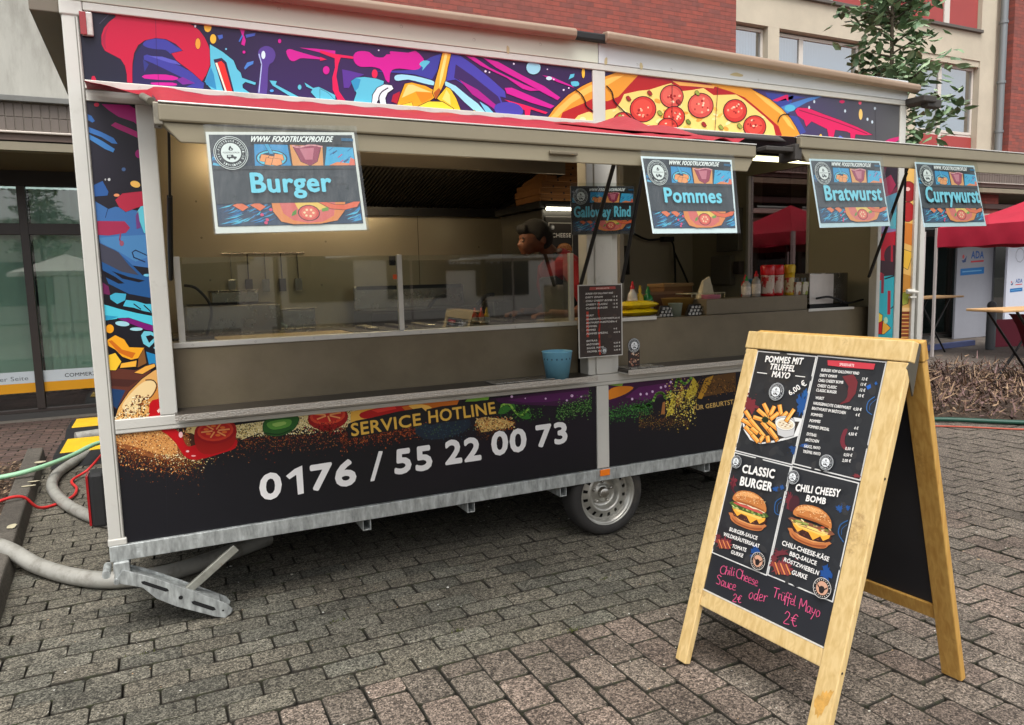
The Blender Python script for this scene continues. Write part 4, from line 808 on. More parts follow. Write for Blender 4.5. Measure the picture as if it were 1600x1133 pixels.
speck(a, lambda q: (lambda x, t: (x, 425-(x-120)*.10+t*t*(edge(x)-425+(x-120)*.10+60)))(q.uniform(115, 560), q.random()), 1900, BUN+DK, 1.5, 5.5, rr)
speck(a, lambda q: (lambda x, t: (x, edge(x)-30+abs(t)*60))(q.uniform(115, 640), q.gauss(0, 1)), 1100, DK+[(150, 100, 56), (30, 22, 20)], 1.2, 4, rr)
speck(a, lambda q: (q.gauss(520, 90), 560+abs(q.gauss(0, 42))), 420, SES+DK, 2, 5, rr)
speck(a, lambda q: (lambda x: (x, q.uniform(395-(x-820)*.14, 470-(x-820)*.06)))(q.uniform(820, 1560)), 1500, SES, 2, 6, rr)
speck(a, lambda q: (lambda x, t: (x, 470-(x-820)*.05+abs(t)*50))(q.uniform(780, 1586), q.gauss(0, 1)), 1000, [(110, 40, 30), (80, 30, 24), (130, 60, 30), (40, 26, 22), (160, 100, 50)], 1.5, 5, rr)
a.poly([(385, 425), (450, 412), (500, 445), (520, 490), (545, 520), (600, 510), (640, 540), (760, 500), (830, 480), (820, 530), (740, 560), (640, 590), (570, 598), (520, 575), (470, 500), (420, 450)], (186, 14, 24), 3); a.poly([(600, 400), (640, 392), (700, 380), (800, 378), (828, 410), (824, 470), (800, 520), (740, 552), (640, 566), (590, 520), (580, 440)], (160, 24, 20), 3)
a.ell(706, 432, 118, 72, (150, 16, 20), -.1); a.ell(704, 426, 108, 62, (206, 60, 40), -.1); a.ell(704, 426, 92, 48, (188, 34, 30), -.1)
for t in (-1.2, -.2, .8, 1.9, 2.9, 4.0): a.line([(704+20*math.cos(t), 426+10*math.sin(t)), (704+84*math.cos(t), 426+42*math.sin(t))], 9, (232, 150, 90)); a.ell(704+56*math.cos(t+.5), 426+28*math.sin(t+.5), 16, 8, (226, 110, 50), n=8)
a.ell(500, 450, 12, 18, (244, 190, 190)); a.ell(540, 548, 10, 6, (244, 190, 190)); a.ell(575, 575, 14, 5, (240, 160, 160))
a.poly([(985, 420), (1000, 365), (1100, 348), (1192, 345), (1186, 390), (1150, 430), (1080, 458), (1010, 450)], (40, 92, 36), 3, ol=(BK, 4)); a.poly([(1010, 380), (1080, 362), (1150, 362), (1140, 400), (1060, 420), (1020, 410)], (92, 150, 60), 3); a.poly([(1040, 385), (1110, 372), (1120, 388), (1060, 404)], (150, 190, 96), 2); a.line([(1000, 440), (1080, 448), (1150, 420)], 8, (24, 60, 26), 3)
a.ell(1368, 350, 120, 74, (150, 18, 20), -.1); a.ell(1366, 338, 106, 52, (212, 70, 44), -.1); a.ell(1366, 334, 90, 42, (190, 36, 30), -.1)
for t in (-.4, .5, 1.4, 2.4, 3.3): a.line([(1366+16*math.cos(t), 334+8*math.sin(t)), (1366+82*math.cos(t), 334+36*math.sin(t))], 9, (236, 160, 100))
speck(a, lambda q: (q.gauss(1370, 60), q.gauss(410, 18)), 260, [(120, 20, 20), (80, 20, 20), (160, 40, 30)], 2, 6, rr)
a.line([(413, 600), (420, 1020)], 3, (34, 34, 40)); a.line([(505, 640), (515, 1010)], 2, (33, 33, 39))
a.frame(500, 580)
a.poly([(180, 240), (420, 190), (600, 175), (620, 260), (520, 300), (300, 330), (180, 330)], (232, 176, 70)); a.poly([(240, 245), (400, 205), (520, 195), (500, 235), (380, 262), (260, 280)], (180, 24, 24), 3); a.poly([(480, 210), (600, 190), (820, 170), (800, 215), (640, 260), (520, 250)], (206, 110, 34), 0); a.poly([(520, 205), (600, 195), (660, 215), (600, 240)], (244, 190, 90), 2); a.poly([(300, 230), (440, 205), (450, 222), (340, 245)], (230, 60, 50))
speck(a, lambda q: (lambda x, t: (x, 400-(x-120)*.12+t*28))(q.uniform(120, 640), q.gauss(0, 1)), 900, [(150, 64, 30), (120, 44, 24), (90, 36, 24), (180, 96, 50), (50, 26, 22)], 2, 6, rr)
a.poly([(560, 340), (700, 280), (860, 270), (880, 330), (760, 390), (620, 400)], (30, 42, 56), 3); speck(a, lambda q: (q.gauss(720, 90), q.gauss(340, 40)), 300, [(40, 66, 80), (28, 50, 62), (60, 84, 60)], 2, 6, rr)
a.poly([(855, 180), (870, 160), (1000, 140), (990, 175)], (120, 170, 60), 0); a.poly([(1050, 250), (1060, 200), (1110, 180), (1150, 200), (1160, 250), (1230, 220), (1240, 280), (1180, 275), (1130, 225), (1090, 250)], (52, 110, 40), 2); a.line([(1060, 210), (1110, 190), (1150, 240), (1185, 262), (1225, 225)], 12, (150, 200, 80), 3); speck(a, lambda q: (q.gauss(1190, 70), q.gauss(250, 24)), 260, [(40, 80, 34), (70, 120, 50), (24, 50, 26)], 2, 6, rr)
a.poly([(1000, 165), (1586, 90), (1586, 170), (1400, 205), (1250, 200), (1080, 190)], (62, 22, 62)); a.poly([(1100, 170), (1300, 140), (1586, 110), (1586, 150), (1350, 180), (1200, 185)], (84, 26, 84))
for x, y, r_ in ((1130, 150, 8), (1330, 162, 6), (1485, 145, 9), (1455, 172, 6), (1540, 150, 5), (1210, 160, 4)): a.ell(x, y, r_, r_, (226, 190, 226), n=8)
speck(a, lambda q: (lambda x, t: (x, 250-(x-1390)*.28+t*26))(q.uniform(1390, 1600), q.gauss(0, 1)), 700, [(44, 90, 40), (84, 136, 64), (110, 150, 84), (26, 54, 28)], 2, 5, rr)
a.poly([(918, 290), (960, 268), (1060, 280), (1150, 300), (1120, 330), (1020, 350), (950, 360)], (206, 170, 100)); speck(a, lambda q: (q.uniform(915, 1150), q.uniform(268, 350)), 380, [(236, 214, 150), (190, 110, 46), (120, 60, 26), (60, 40, 20)], 2, 6, rr); speck(a, lambda q: (q.uniform(920, 1080), q.uniform(340, 410)), 200, [(120, 70, 30), (70, 44, 24), (40, 30, 22)], 1.5, 4, rr)
a.poly([(170, 395), (165, 310), (300, 275), (600, 215), (620, 300), (450, 345), (200, 392)], (26, 24, 26), 2); a.poly([(635, 315), (628, 225), (830, 195), (1035, 165), (1048, 250), (860, 285), (700, 305)], (26, 22, 26), 2)
GO = (222, 176, 74)
a.frame(0, 0, 1)
a.text('SERVICE', [(549, 682), (658.5, 664), (656.5, 644), (547, 660.5)], GO, .024); a.text('HOTLINE', [(669.5, 661.5), (775, 646), (772, 626.5), (668, 641)], GO, .024)
WH = (236, 234, 232)
for t_, q in (('0', [(405, 783), (441, 777.5), (440, 733), (404, 739)]), ('76', [(485, 768), (557.5, 757), (556, 713), (483, 724.5)]), ('/', [(578, 752), (598, 748), (598, 702), (578, 702)]), ('55', [(615.5, 742), (676.5, 733), (673.5, 692), (616, 700)]), ('22', [(694.5, 727), (752.5, 718.5), (750, 679.5), (694, 686)]), ('00', [(767, 713.5), (823, 704), (822, 665.5), (766, 672.5)]), ('73', [(838, 700), (887, 691.5), (885, 656), (835, 662.5)])): a.text(t_, q, WH, .04 if t_ != '/' else .02)
a.poly([(446.5, 743.5), (460, 732.5), (471.8, 727), (474.5, 770.5), (465.2, 772.6), (462.5, 741.5), (452, 748.5)], WH)
a.build('print', VINYL, PN['bl'][0])

# ---------------- lower right panel
a = face_art('br'); bgfill(a, 'br', [(2.7295, (20, 20, 25), (26, 18, 32)), (4.0, (20, 20, 26), (24, 20, 28)), (5.2895, (22, 22, 28), (24, 22, 28))])
a.frame(850, 560)
a.poly([(380, 240), (380, 160), (900, 80), (860, 180), (760, 200), (600, 260), (380, 310)], (60, 18, 58)); a.poly([(480, 230), (560, 170), (760, 140), (740, 190), (600, 250)], (90, 26, 88)); a.poly([(380, 190), (440, 165), (528, 170), (480, 210), (400, 240), (380, 238)], (222, 130, 30), 3); a.poly([(384, 158), (470, 140), (460, 165)], (120, 160, 60))
for x, y in ((570, 212), (606, 210), (690, 172), (716, 165), (748, 140), (640, 196), (520, 240)): a.ell(x, y, 7, 8, (226, 196, 230), n=8)
rr = random.Random(3)
speck(a, lambda q: (lambda x, t: (x, 330-(x-390)*.18+t*26))(q.uniform(385, 640), q.gauss(0, 1)), 700, [(40, 90, 40), (70, 130, 60), (24, 54, 28)], 2, 6, rr)
a.line([(520, 300), (550, 280), (580, 295), (615, 270), (630, 285)], 14, (70, 130, 54), 3); a.line([(645, 250), (665, 210), (700, 205), (720, 235), (750, 195)], 15, (136, 190, 84), 3); a.line([(775, 165), (790, 120), (830, 150), (870, 112)], 14, (110, 170, 64), 3)
a.poly([(690, 330), (700, 260), (715, 255), (712, 330)], (170, 110, 60)); a.poly([(780, 230), (812, 165), (828, 175), (815, 260), (780, 290)], (150, 96, 50), 0); a.poly([(718, 350), (760, 205), (772, 215), (768, 320), (730, 340)], (206, 186, 60)); a.poly([(832, 230), (880, 110), (916, 160), (890, 225), (850, 240)], (196, 172, 50)); a.poly([(905, 235), (960, 110), (1130, 80), (1130, 190), (1000, 215)], (96, 64, 26)); a.poly([(905, 235), (950, 120), (1000, 100), (980, 150), (930, 240)], (190, 140, 40))
speck(a, lambda q: (q.uniform(720, 900), q.gauss(250, 60)), 700, [(226, 204, 70), (150, 120, 40), (240, 226, 120), (50, 40, 20)], 2, 6, rr); speck(a, lambda q: (q.uniform(560, 860), q.gauss(370, 26)), 600, [(120, 76, 40), (80, 54, 30), (150, 120, 50), (40, 30, 22)], 1.5, 4, rr); speck(a, lambda q: (q.uniform(900, 1130), q.gauss(165, 26)), 400, [(110, 70, 30), (70, 44, 24), (40, 28, 20), (160, 110, 44)], 2, 5, rr)
a.text('FÜR GEBURTST', [(882, 308), (1118, 270), (1116, 240), (880, 281)], (214, 176, 100), .02)
a.build('print', VINYL, PN['br'][0])
# ================================================================ HANGING SIGNS
def logo(a, cx, cy, r, asp=1., fg=(226, 230, 232), bg_=(34, 36, 42)):
    E_ = lambda rr_, c: a.ell(cx, cy, rr_*asp, rr_, c, n=32)
    E_(r, fg); E_(r*.965, bg_); E_(r*.90, fg); E_(r*.87, bg_)
    for k, ch in enumerate('WWW.FOODTRUCK-PROFI.DE'):
        t = math.pi*(1.16-1.32*k/21)
        x, y = cx+math.cos(t)*r*.70*asp, cy+math.sin(t)*r*.70; q = t-math.pi/2; w, h = r*.085*asp, r*.14
        if ch in '.-': a.ell(x, y, r*.022*asp, r*.022, fg, n=6); continue
        c, s_ = math.cos(q), math.sin(q); g = lambda u, v: (x+u*c*asp-v*s_*asp, y+u*s_+v*c); w = r*.085
        a.text(ch, [g(-w/2, -h*.3), g(w/2, -h*.3), g(w/2, h*.7), g(-w/2, h*.7)], fg, .02)
    for k, ch in enumerate('SINCE'):
        t = math.pi*(1.30+.22*k/4); x, y = cx+math.cos(t)*r*.76*asp, cy+math.sin(t)*r*.76; q = t+math.pi/2; c, s_ = math.cos(q), math.sin(q); w, h = r*.085, r*.14
        g = lambda u, v: (x+u*c*asp-v*s_*asp, y+u*s_+v*c); a.text(ch, [g(-w/2, -h*.4), g(w/2, -h*.4), g(w/2, h*.6), g(-w/2, h*.6)], fg, .02)
    for k, ch in enumerate('1998'):
        t = math.pi*(1.56+.16*k/3); x, y = cx+math.cos(t)*r*.76*asp, cy+math.sin(t)*r*.76; q = t+math.pi/2; c, s_ = math.cos(q), math.sin(q); w, h = r*.085, r*.14
        g = lambda u, v: (x+u*c*asp-v*s_*asp, y+u*s_+v*c); a.text(ch, [g(-w/2, -h*.4), g(w/2, -h*.4), g(w/2, h*.6), g(-w/2, h*.6)], fg, .02)
    E_(r*.58, fg)
    a.poly([(cx-.10*r*asp, cy+.14*r), (cx-.13*r*asp, cy+.22*r), (cx-.02*r*asp, cy+.42*r), (cx+.05*r*asp, cy+.30*r), (cx+.13*r*asp, cy+.24*r), (cx+.10*r*asp, cy+.14*r), (cx, cy+.11*r)], bg_, 2); a.ell(cx, cy+.19*r, .04*r*asp, .06*r, fg, n=8)
    a.tx('FOODTRUCKPROFI', cx-.48*r*asp, cy-.05*r, .96*r*asp, .10*r, bg_, .01)
    a.poly([(cx-.28*r*asp, cy-.34*r), (cx-.26*r*asp, cy-.14*r), (cx+.10*r*asp, cy-.13*r), (cx+.14*r*asp, cy-.22*r), (cx+.30*r*asp, cy-.25*r), (cx+.30*r*asp, cy-.34*r)], bg_); a.ell(cx-.14*r*asp, cy-.36*r, .06*r*asp, .06*r, bg_, n=8); a.ell(cx+.18*r*asp, cy-.36*r, .06*r*asp, .06*r, bg_, n=8); a.poly([(cx-.2*r*asp, cy-.25*r), (cx-.2*r*asp, cy-.17*r), (cx-.02*r*asp, cy-.17*r), (cx-.02*r*asp, cy-.25*r)], fg)

def sign_art(a, word, wx0, wx1, wb, wt, rim, dark=False, fade=1.):
    """unit square 0..1, v upwards"""
    rr = random.Random(len(word)); S = (44, 46, 52) if dark else (52, 56, 64)
    C = lambda c: tuple(int(v*fade+ (1-fade)*150) for v in c)  # greys the print colours to paint in the sleeve's reflection haze
    a.poly([(0, 0), (1, 0), (1, 1), (0, 1)], rim); a.poly([(.018, .065), (.982, .065), (.982, .972), (.018, .972)], C(S))
    x0, x1 = .024, .976
    for k in range(26): x = rr.uniform(x0, x1-.1); y = rr.uniform(.42, .62); a.poly([(x, y), (x+rr.uniform(.03, .1), y+.004), (x+rr.uniform(.03, .1), y+.03), (x, y+.02)], C(rr.choice([(48, 52, 60), (58, 62, 70), (42, 44, 50)])))
    # upper art strip
    a.poly([(.024, .66), (.30, .66), (.30, .86), (.024, .80)], C((36, 46, 66)))
    for k in range(12): y = .66+rr.random()*.10; a.poly([(.024, y), (.024+rr.uniform(.04, .16), y-.03), (.03, y+.025)], C(rr.choice([(40, 130, 190), (90, 180, 220), (70, 80, 120)])))
    a.poly([(.29, .66), (.30, .88), (.52, .87), (.53, .66)], C((40, 140, 200))); a.ell(.405, .735, .105, .085, C((20, 40, 60))); a.ell(.405, .735, .096, .076, C((90, 196, 226))); a.ell(.405, .74, .082, .055, C((30, 60, 90)))
    for x, y in ((.36, .74), (.41, .725), (.45, .745), (.39, .705), (.435, .70)): a.poly([(x-.035, y-.03), (x-.02, y+.035), (x+.03, y+.025), (x+.035, y-.025), (x, y-.04)], C((240, 150, 90)), 0, ol=(C((40, 26, 26)), .006))
    a.poly([(.395, .78), (.36, .90), (.385, .905), (.42, .78)], C((60, 160, 210)), 0, ol=(C((20, 40, 60)), .005))
    a.poly([(.54, .66), (.535, .87), (.76, .86), (.75, .66)], C((226, 150, 90))); a.poly([(.555, .86), (.60, .70), (.66, .66), (.71, .70), (.75, .855)], C((150, 50, 80)), 0, ol=(C((40, 20, 34)), .007)); a.poly([(.60, .83), (.63, .72), (.68, .72), (.70, .84)], C((196, 110, 130))); a.line([(.555, .86), (.60, .845), (.68, .87), (.755, .85)], .016, C((226, 150, 160)), 2)
    a.poly([(.76, .66), (.79, .85), (.976, .84), (.976, .66)], C((60, 166, 216)))
    for k in range(9): x = rr.uniform(.78, .95); y = rr.uniform(.68, .82); a.line([(x, y), (x+.03, y+.03)], .008, C(rr.choice([(36, 70, 120), (30, 120, 180), (200, 60, 120)])))
    a.poly([(.79, .66), (.85, .695), (.93, .68), (.976, .66)], C((230, 130, 80))); a.poly([(.93, .66), (.95, .74), (.976, .72), (.976, .66)], C((226, 110, 90)))
    a.line([(.80, .93), (.976, .92)], .03, C((30, 90, 130))); a.poly([(.024, .625), (.976, .625), (.976, .66), (.024, .66)], C(S)); a.poly([(.28, .88), (.90, .87), (.90, .965), (.28, .965)], C((40, 42, 48)))
    # lower art strip
    a.poly([(x0, .068), (x1, .068), (x1, .29), (x0, .29)], C((40, 60, 90)))
    for k in range(60): x = rr.uniform(.024, .30) if k % 3 else rr.uniform(.84, .94); y = rr.uniform(.072, .25); l = rr.uniform(.04, .13); a.poly([(x, y), (min(.97, x+l), y+.05), (min(.97, x+l*.6), y+.015)], C(rr.choice([(40, 130, 196), (80, 184, 222), (26, 90, 150), (50, 150, 206)])))
    for x in (.12, .23): a.poly([(x, .27), (x+.06, .21), (x+.10, .25), (x+.05, .295)], C((226, 110, 70)), 0, ol=(C((40, 24, 30)), .006))
    a.poly([(.37, .29), (.375, .20), (.42, .10), (.50, .07), (.68, .07), (.80, .10), (.86, .20), (.87, .29)], C((224, 130, 66)), 0, ol=(C((40, 24, 30)), .008)); a.poly([(.42, .29), (.44, .18), (.50, .11), (.60, .08), (.70, .09), (.78, .15), (.80, .29)], C((216, 100, 96))); a.poly([(.52, .29), (.54, .22), (.66, .20), (.74, .23), (.76, .29)], C((236, 190, 90)))
    a.ell(.61, .18, .075, .082, C((60, 26, 30))); a.ell(.61, .18, .068, .074, C((216, 76, 70))); a.ell(.61, .18, .052, .056, C((230, 110, 90)))
    for k in range(6): a.ell(.61+.03*math.cos(k), .18+.034*math.sin(k), .009, .012, C((250, 210, 170)), n=6)
    a.poly([(.50, .19), (.53, .22), (.525, .17), (.49, .15)], C((96, 140, 60))); a.poly([(.70, .22), (.75, .24), (.745, .20), (.70, .19)], C((110, 150, 60)))
    a.poly([(.68, .29), (.76, .22), (.86, .205), (.95, .235), (.976, .285), (.93, .285), (.86, .255), (.79, .26), (.73, .29)], C((226, 96, 60)), 0, ol=(C((50, 24, 26)), .008))
    a.poly([(x0, .285), (x1, .285), (x1, .325), (x0, .325)], C(S))
    for x, y in ((.33, .12), (.30, .17), (.36, .22), (.32, .09)): a.ell(x, y, .012, .016, C((216, 60, 110)), n=7)
    a.tx('WWW. FOODTRUCKPROFI.DE', .27, .895, .56, .062, C((240, 242, 244)), .03, .03)
    logo(a, .145, .785, .165, .66, C((226, 230, 232)), C((36, 38, 44)))
    a.tx(word, wx0, wb, wx1-wx0, wt-wb, C((112, 206, 234)), .028)

def quad_T(q):  # unit square -> bilinear quad of (u,v)
    return lambda p: tuple(q[0][i]*(1-p[0])*(1-p[1])+q[1][i]*p[0]*(1-p[1])+q[2][i]*p[0]*p[1]+q[3][i]*(1-p[0])*p[1] for i in (0, 1))
M_SLEEVE = glass_mat('clear_sleeve', refl=.07, rough=.14, ior=1.15, crinkle=.7)
M_CARD = mat('white_card', (222, 222, 218), .6)
def hang_sign(name, label, px, word, w, y0, z0, tilt, **kw):
    """px: TL,TR,BR,BL in the photograph; the sheet hangs from (y0,z0) and leans outwards at the foot"""
    n = Vector((0, -math.cos(tilt), math.sin(tilt))); n = Vector((0, -1, math.tan(tilt))).normalized(); O = Vector((0, y0, z0)); V = Vector((0, math.sin(tilt), math.cos(tilt)))
    P = []
    for x, y in px:
        d = ray(x, y); t = (O-CAM).dot(n)/d.dot(n); h = CAM+d*t; P.append(((h-O).x, (h-O).dot(V)))
    TL, TR, BR, BL_ = P; cx = sum(p[0] for p in P)/4; base = Vector((cx, 0, 0))+O
    root = tag(empty(name, base), label, 'sign', 'hanging product signs'); q = [BL_, BR, TR, TL]; q = [(p[0]-cx, p[1]) for p in q]
    b = MB(); f = lambda p, k: Vector((p[0], 0, 0))+V*p[1]+n*k
    b.hexa([f(q[0], -.001), f(q[1], -.001), f(q[1], .0), f(q[0], .0), f(q[3], -.001), f(q[2], -.001), f(q[2], .0), f(q[3], .0)]); b.build('sheet', M_CARD, root)
    a = Art(n*.0003, (1, 0, 0), V, n, quad_T(q)); sign_art(a, word, *w, **kw); a.build('print', PAPER, root)
    e = .006; b = MB(); qq = [(q[0][0]-e, q[0][1]-e), (q[1][0]+e, q[1][1]-e), (q[2][0]+e, q[2][1]+e*3), (q[3][0]-e, q[3][1]+e*3)]
    b.add([f(p, .0125) for p in qq], [(0, 1, 2, 3)]); b.build('clear_sleeve', M_SLEEVE, root)
    return root
hang_sign('hatch_sign', 'sign reading Burger hanging from the left serving hatch', [(321, 206), (553, 207), (573, 359), (337, 365)], 'Burger', (.245, .79, .385, .60), -1.335, 2.065, .16, rim=(216, 216, 214))
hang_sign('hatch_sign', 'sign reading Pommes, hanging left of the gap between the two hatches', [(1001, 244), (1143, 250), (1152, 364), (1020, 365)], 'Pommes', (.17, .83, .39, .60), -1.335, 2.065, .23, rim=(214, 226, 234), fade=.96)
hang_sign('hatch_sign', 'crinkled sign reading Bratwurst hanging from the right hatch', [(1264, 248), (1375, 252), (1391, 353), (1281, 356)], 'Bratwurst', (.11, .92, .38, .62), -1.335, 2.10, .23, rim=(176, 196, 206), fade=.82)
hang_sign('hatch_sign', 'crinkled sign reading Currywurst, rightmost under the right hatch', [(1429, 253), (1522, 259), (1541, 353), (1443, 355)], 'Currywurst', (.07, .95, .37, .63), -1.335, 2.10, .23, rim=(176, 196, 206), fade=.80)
hang_sign('pillar_sign', 'sign reading Galloway Rind behind the gas struts on the centre pillar', [(891, 291), (991, 291), (991, 365), (893, 367)], 'Galloway Rind', (.03, .93, .355, .60), -.02, 2.15, .0, rim=(60, 62, 66), dark=True)

# price list on the centre pillar
def price_list(a, hand=False):
    a.poly([(0, 0), (1, 0), (1, 1), (0, 1)], (206, 204, 198)); a.poly([(.02, .012), (.98, .012), (.98, .985), (.02, .985)], (60, 50, 46))
    rr = random.Random(4)
    for k in range(40): x, y = rr.uniform(.05, .9), rr.uniform(.03, .95); a.ell(x, y, rr.uniform(.02, .06), rr.uniform(.01, .03), rr.choice([(66, 56, 50), (54, 44, 42), (72, 58, 52)]), n=7)
    a.poly([(.25, .925), (.85, .93), (.84, .965), (.26, .965)], (170, 76, 70)); a.tx('SPEISEKARTE', .40, .935, .3, .02, (236, 220, 210), .02)
    a.line([(.46, .75), (.45, .6), (.48, .5), (.46, .35), (.47, .04)], .035, (206, 60, 40), 3); a.line([(.20, .62), (.20, .3)], .05, (190, 64, 48))
    for k, (t_, pr) in enumerate(MENU):
        y = .865-.0495*k
        if t_: a.tx(t_, .16, y, min(.62, .035*len(t_)), .026, (232, 228, 222), .035, .02)
        if pr: a.tx(pr, .78, y, .035*len(pr)*.62+.02, .022, (232, 228, 222), .03)
    logo(a, .55, .085, .045, 1.45)
MENU = [('BURGER VOM GALLOWAY RIND', ''), ('DIRTY OMAMI', '13 €'), ('CHILI CHEESY BOMB', '13 €'), ('CHEESY CLASSIC', '12 €'), ('CLASSIC BURGER', '10 €'), ('', ''), ('WURST', ''), ('HAUSGEMACHTE CURRYWURST', '4,50 €'), ('BRATWURST IM BRÖTCHEN', '4 €'), ('POMMES:', ''), ('POMMES', '4 €'), ('POMMES SPEZIAL', '4,50 €'), ('', ''), ('EXTRAS:', ''), ('BRÖTCHEN', '0,50 €'), ('SAUCE, MAYO', '0,50 €'), ('TRÜFFEL MAYO', '2,00 €')]
pl = tag(empty('price_list', (2.64, -.06, 1.35)), 'brown price list sheet fixed low on the white centre pillar', 'price list')
b = MB(); b.box(-.153, .153, -.004, 0, -.215, .215); b.build('sheet', M_CARD, pl)
a = Art((0, -.0045, 0), (1, 0, 0), (0, 0, 1), (0, -1, 0), lambda p: (-.153+.306*p[0], -.215+.43*p[1])); price_list(a); a.build('print', PAPER, pl)
b = MB(); b.box(-.10, .10, .001, .045, -.05, .05); b.build('mount', M_ALU, pl)
# ================================================================ PAVEMENT SIGN (A-board)
AB = Vector((2.5504, -1.3794, 0)); ABW, ABH, ABS = .7216, 1.3623, .427; ABROT = -1.5005
ab = tag(empty('pavement_sign', AB, rz=ABROT), 'wooden A-frame chalkboard with burger and fries posters standing on the paving', 'A-board')
_wd = Vector((math.cos(ABROT), math.sin(ABROT), 0)); _rd = Vector((-math.sin(ABROT), math.cos(ABROT), 0))   # width, rearwards
LS = math.hypot(ABS, ABH)
def wood_mat(name, c1, c2, stain):
    m = bpy.data.materials.new(name); m.use_nodes = True; n = m.node_tree.nodes; L = m.node_tree.links; b = n['Principled BSDF']
    tc = n.new('ShaderNodeTexCoord'); mp = n.new('ShaderNodeMapping'); mp.inputs['Scale'].default_value = (38, 38, 2.2); L.new(tc.outputs['Object'], mp.inputs[0])
    nz = n.new('ShaderNodeTexNoise'); nz.inputs['Scale'].default_value = 1.6; nz.inputs['Detail'].default_value = 7; nz.inputs['Distortion'].default_value = .6; L.new(mp.outputs[0], nz.inputs['Vector'])
    rp = n.new('ShaderNodeValToRGB'); rp.color_ramp.elements[0].position = .32; rp.color_ramp.elements[1].position = .62; rp.color_ramp.elements[0].color = (*lin(c2), 1); rp.color_ramp.elements[1].color = (*lin(c1), 1); L.new(nz.outputs['Fac'], rp.inputs[0])
    st = n.new('ShaderNodeTexNoise'); st.inputs['Scale'].default_value = 5; st.inputs['Detail'].default_value = 8; st.inputs['Roughness'].default_value = .75; L.new(tc.outputs['Object'], st.inputs['Vector'])
    mr = n.new('ShaderNodeMapRange'); mr.inputs['From Min'].default_value = .60; mr.inputs['From Max'].default_value = .74; L.new(st.outputs['Fac'], mr.inputs['Value'])
    mx = n.new('ShaderNodeMix'); mx.data_type = 'RGBA'; mx.inputs['B'].default_value = (*lin(stain), 1); L.new(mr.outputs[0], mx.inputs['Factor']); L.new(rp.outputs[0], mx.inputs['A']); L.new(mx.outputs['Result'], b.inputs['Base Color'])
    b.inputs['Roughness'].default_value = .48; bp = n.new('ShaderNodeBump'); bp.inputs['Strength'].default_value = .12; bp.inputs['Distance'].default_value = .004; L.new(nz.outputs['Fac'], bp.inputs['Height']); L.new(bp.outputs[0], b.inputs['Normal']); return m
M_W1 = wood_mat('pale_varnished_pine', (220, 192, 136), (202, 170, 110), (150, 112, 62)); M_W2 = wood_mat('amber_varnished_pine', (200, 158, 84), (176, 130, 60), (146, 102, 44))
M_CHALK = mat('chalkboard', (34, 36, 42), .38, var=.12, vscale=4, rvar=.1)
def leaf(name, sgn, m_, w_in):
    """sgn -1 front, +1 rear; (u, v, k): along the width, up the slope, outwards"""
    lf = empty(name, (0, 0, 0), ab)
    top = .070 if sgn > 0 else 0.; d_ = ABS-top; l_ = math.hypot(d_, ABH); s_ = Vector((0, -sgn*d_, ABH))/l_; o = Vector((0, sgn*ABS, 0)); n_ = Vector((0, sgn*ABH, d_))/l_; sc_ = l_/LS
    f = lambda u, v, k: o+Vector((u, 0, 0))+s_*(v*sc_)+n_*k
    def slab(nm, u0, u1, v0, v1, k0, k1, mm, bev=.004):
        b = MB(); b.hexa([f(u0, v0, k0), f(u1, v0, k0), f(u1, v0, k1), f(u0, v0, k1), f(u0, v1, k0), f(u1, v1, k0), f(u1, v1, k1), f(u0, v1, k1)]); return b.build(nm, mm, lf, bev=bev)
    slab('stile', 0, .060, .012, 1.352, -.030, 0, m_); slab('stile', ABW-.080, ABW, .012, 1.352, -.030, 0, m_)
    slab('top_rail', -.006, ABW+.004, 1.354, 1.428, -.032, .002, m_); slab('bottom_rail', .0605, ABW-.0805, .262, .326, -.026, -.004, m_)
    slab('chalkboard', .0602, ABW-.0802, .3265, 1.3535, -.016, -.008, M_CHALK, 0)
    slab('board_bead', .0605, ABW-.0805, .3262, .331, -.0075, -.003, mat('white_bead', (214, 210, 200), .5), 0)
    return lf, f, n_
LF, fF, nF = leaf('front_leaf', -1, M_W1, 0); LR, fR, nR = leaf('rear_leaf', 1, M_W2, 0)
for u in (.0, ABW-.004):
    b = MB(); b.hexa([(u, -.030, 1.27), (u+.006, -.030, 1.27), (u+.006, .005, 1.17), (u, .005, 1.17), (u, .01, 1.35), (u+.006, .01, 1.35), (u+.006, .046, 1.35), (u, .046, 1.35)]); b.build('hinge_plate', mat('dull_hinge', (112, 108, 96), .45, metal=.7), ab)
b = MB()
for z, v in ((.26, .24), (.9, 0)): b.lathe([(.0001, 0), (.005, 0)], 8, Matrix.Translation((ABW+.001, -ABS+ABS*z/ABH+.01, z)) @ Matrix.Rotation(R(90), 4, 'Y'))
b.build('screw_holes', M_DARKIN, ab)
b = MB(); pts = [fF(ABW-u_, v_, .0006) for u_, v_ in ((.070, .150), (.066, .130), (.060, .128), (.057, .105), (.050, .112), (.046, .098), (.038, .118), (.034, .112), (.026, .150), (.019, .158), (.012, .196), (.007, .214), (.014, .207), (.020, .212), (.028, .194), (.033, .204), (.040, .189), (.047, .196), (.052, .172), (.060, .176))]
b.add(pts, [tuple(range(len(pts)))]); b.build('ochre_stain', mat('ochre_stain', (206, 158, 80), .5, var=.25, vscale=40), LF)

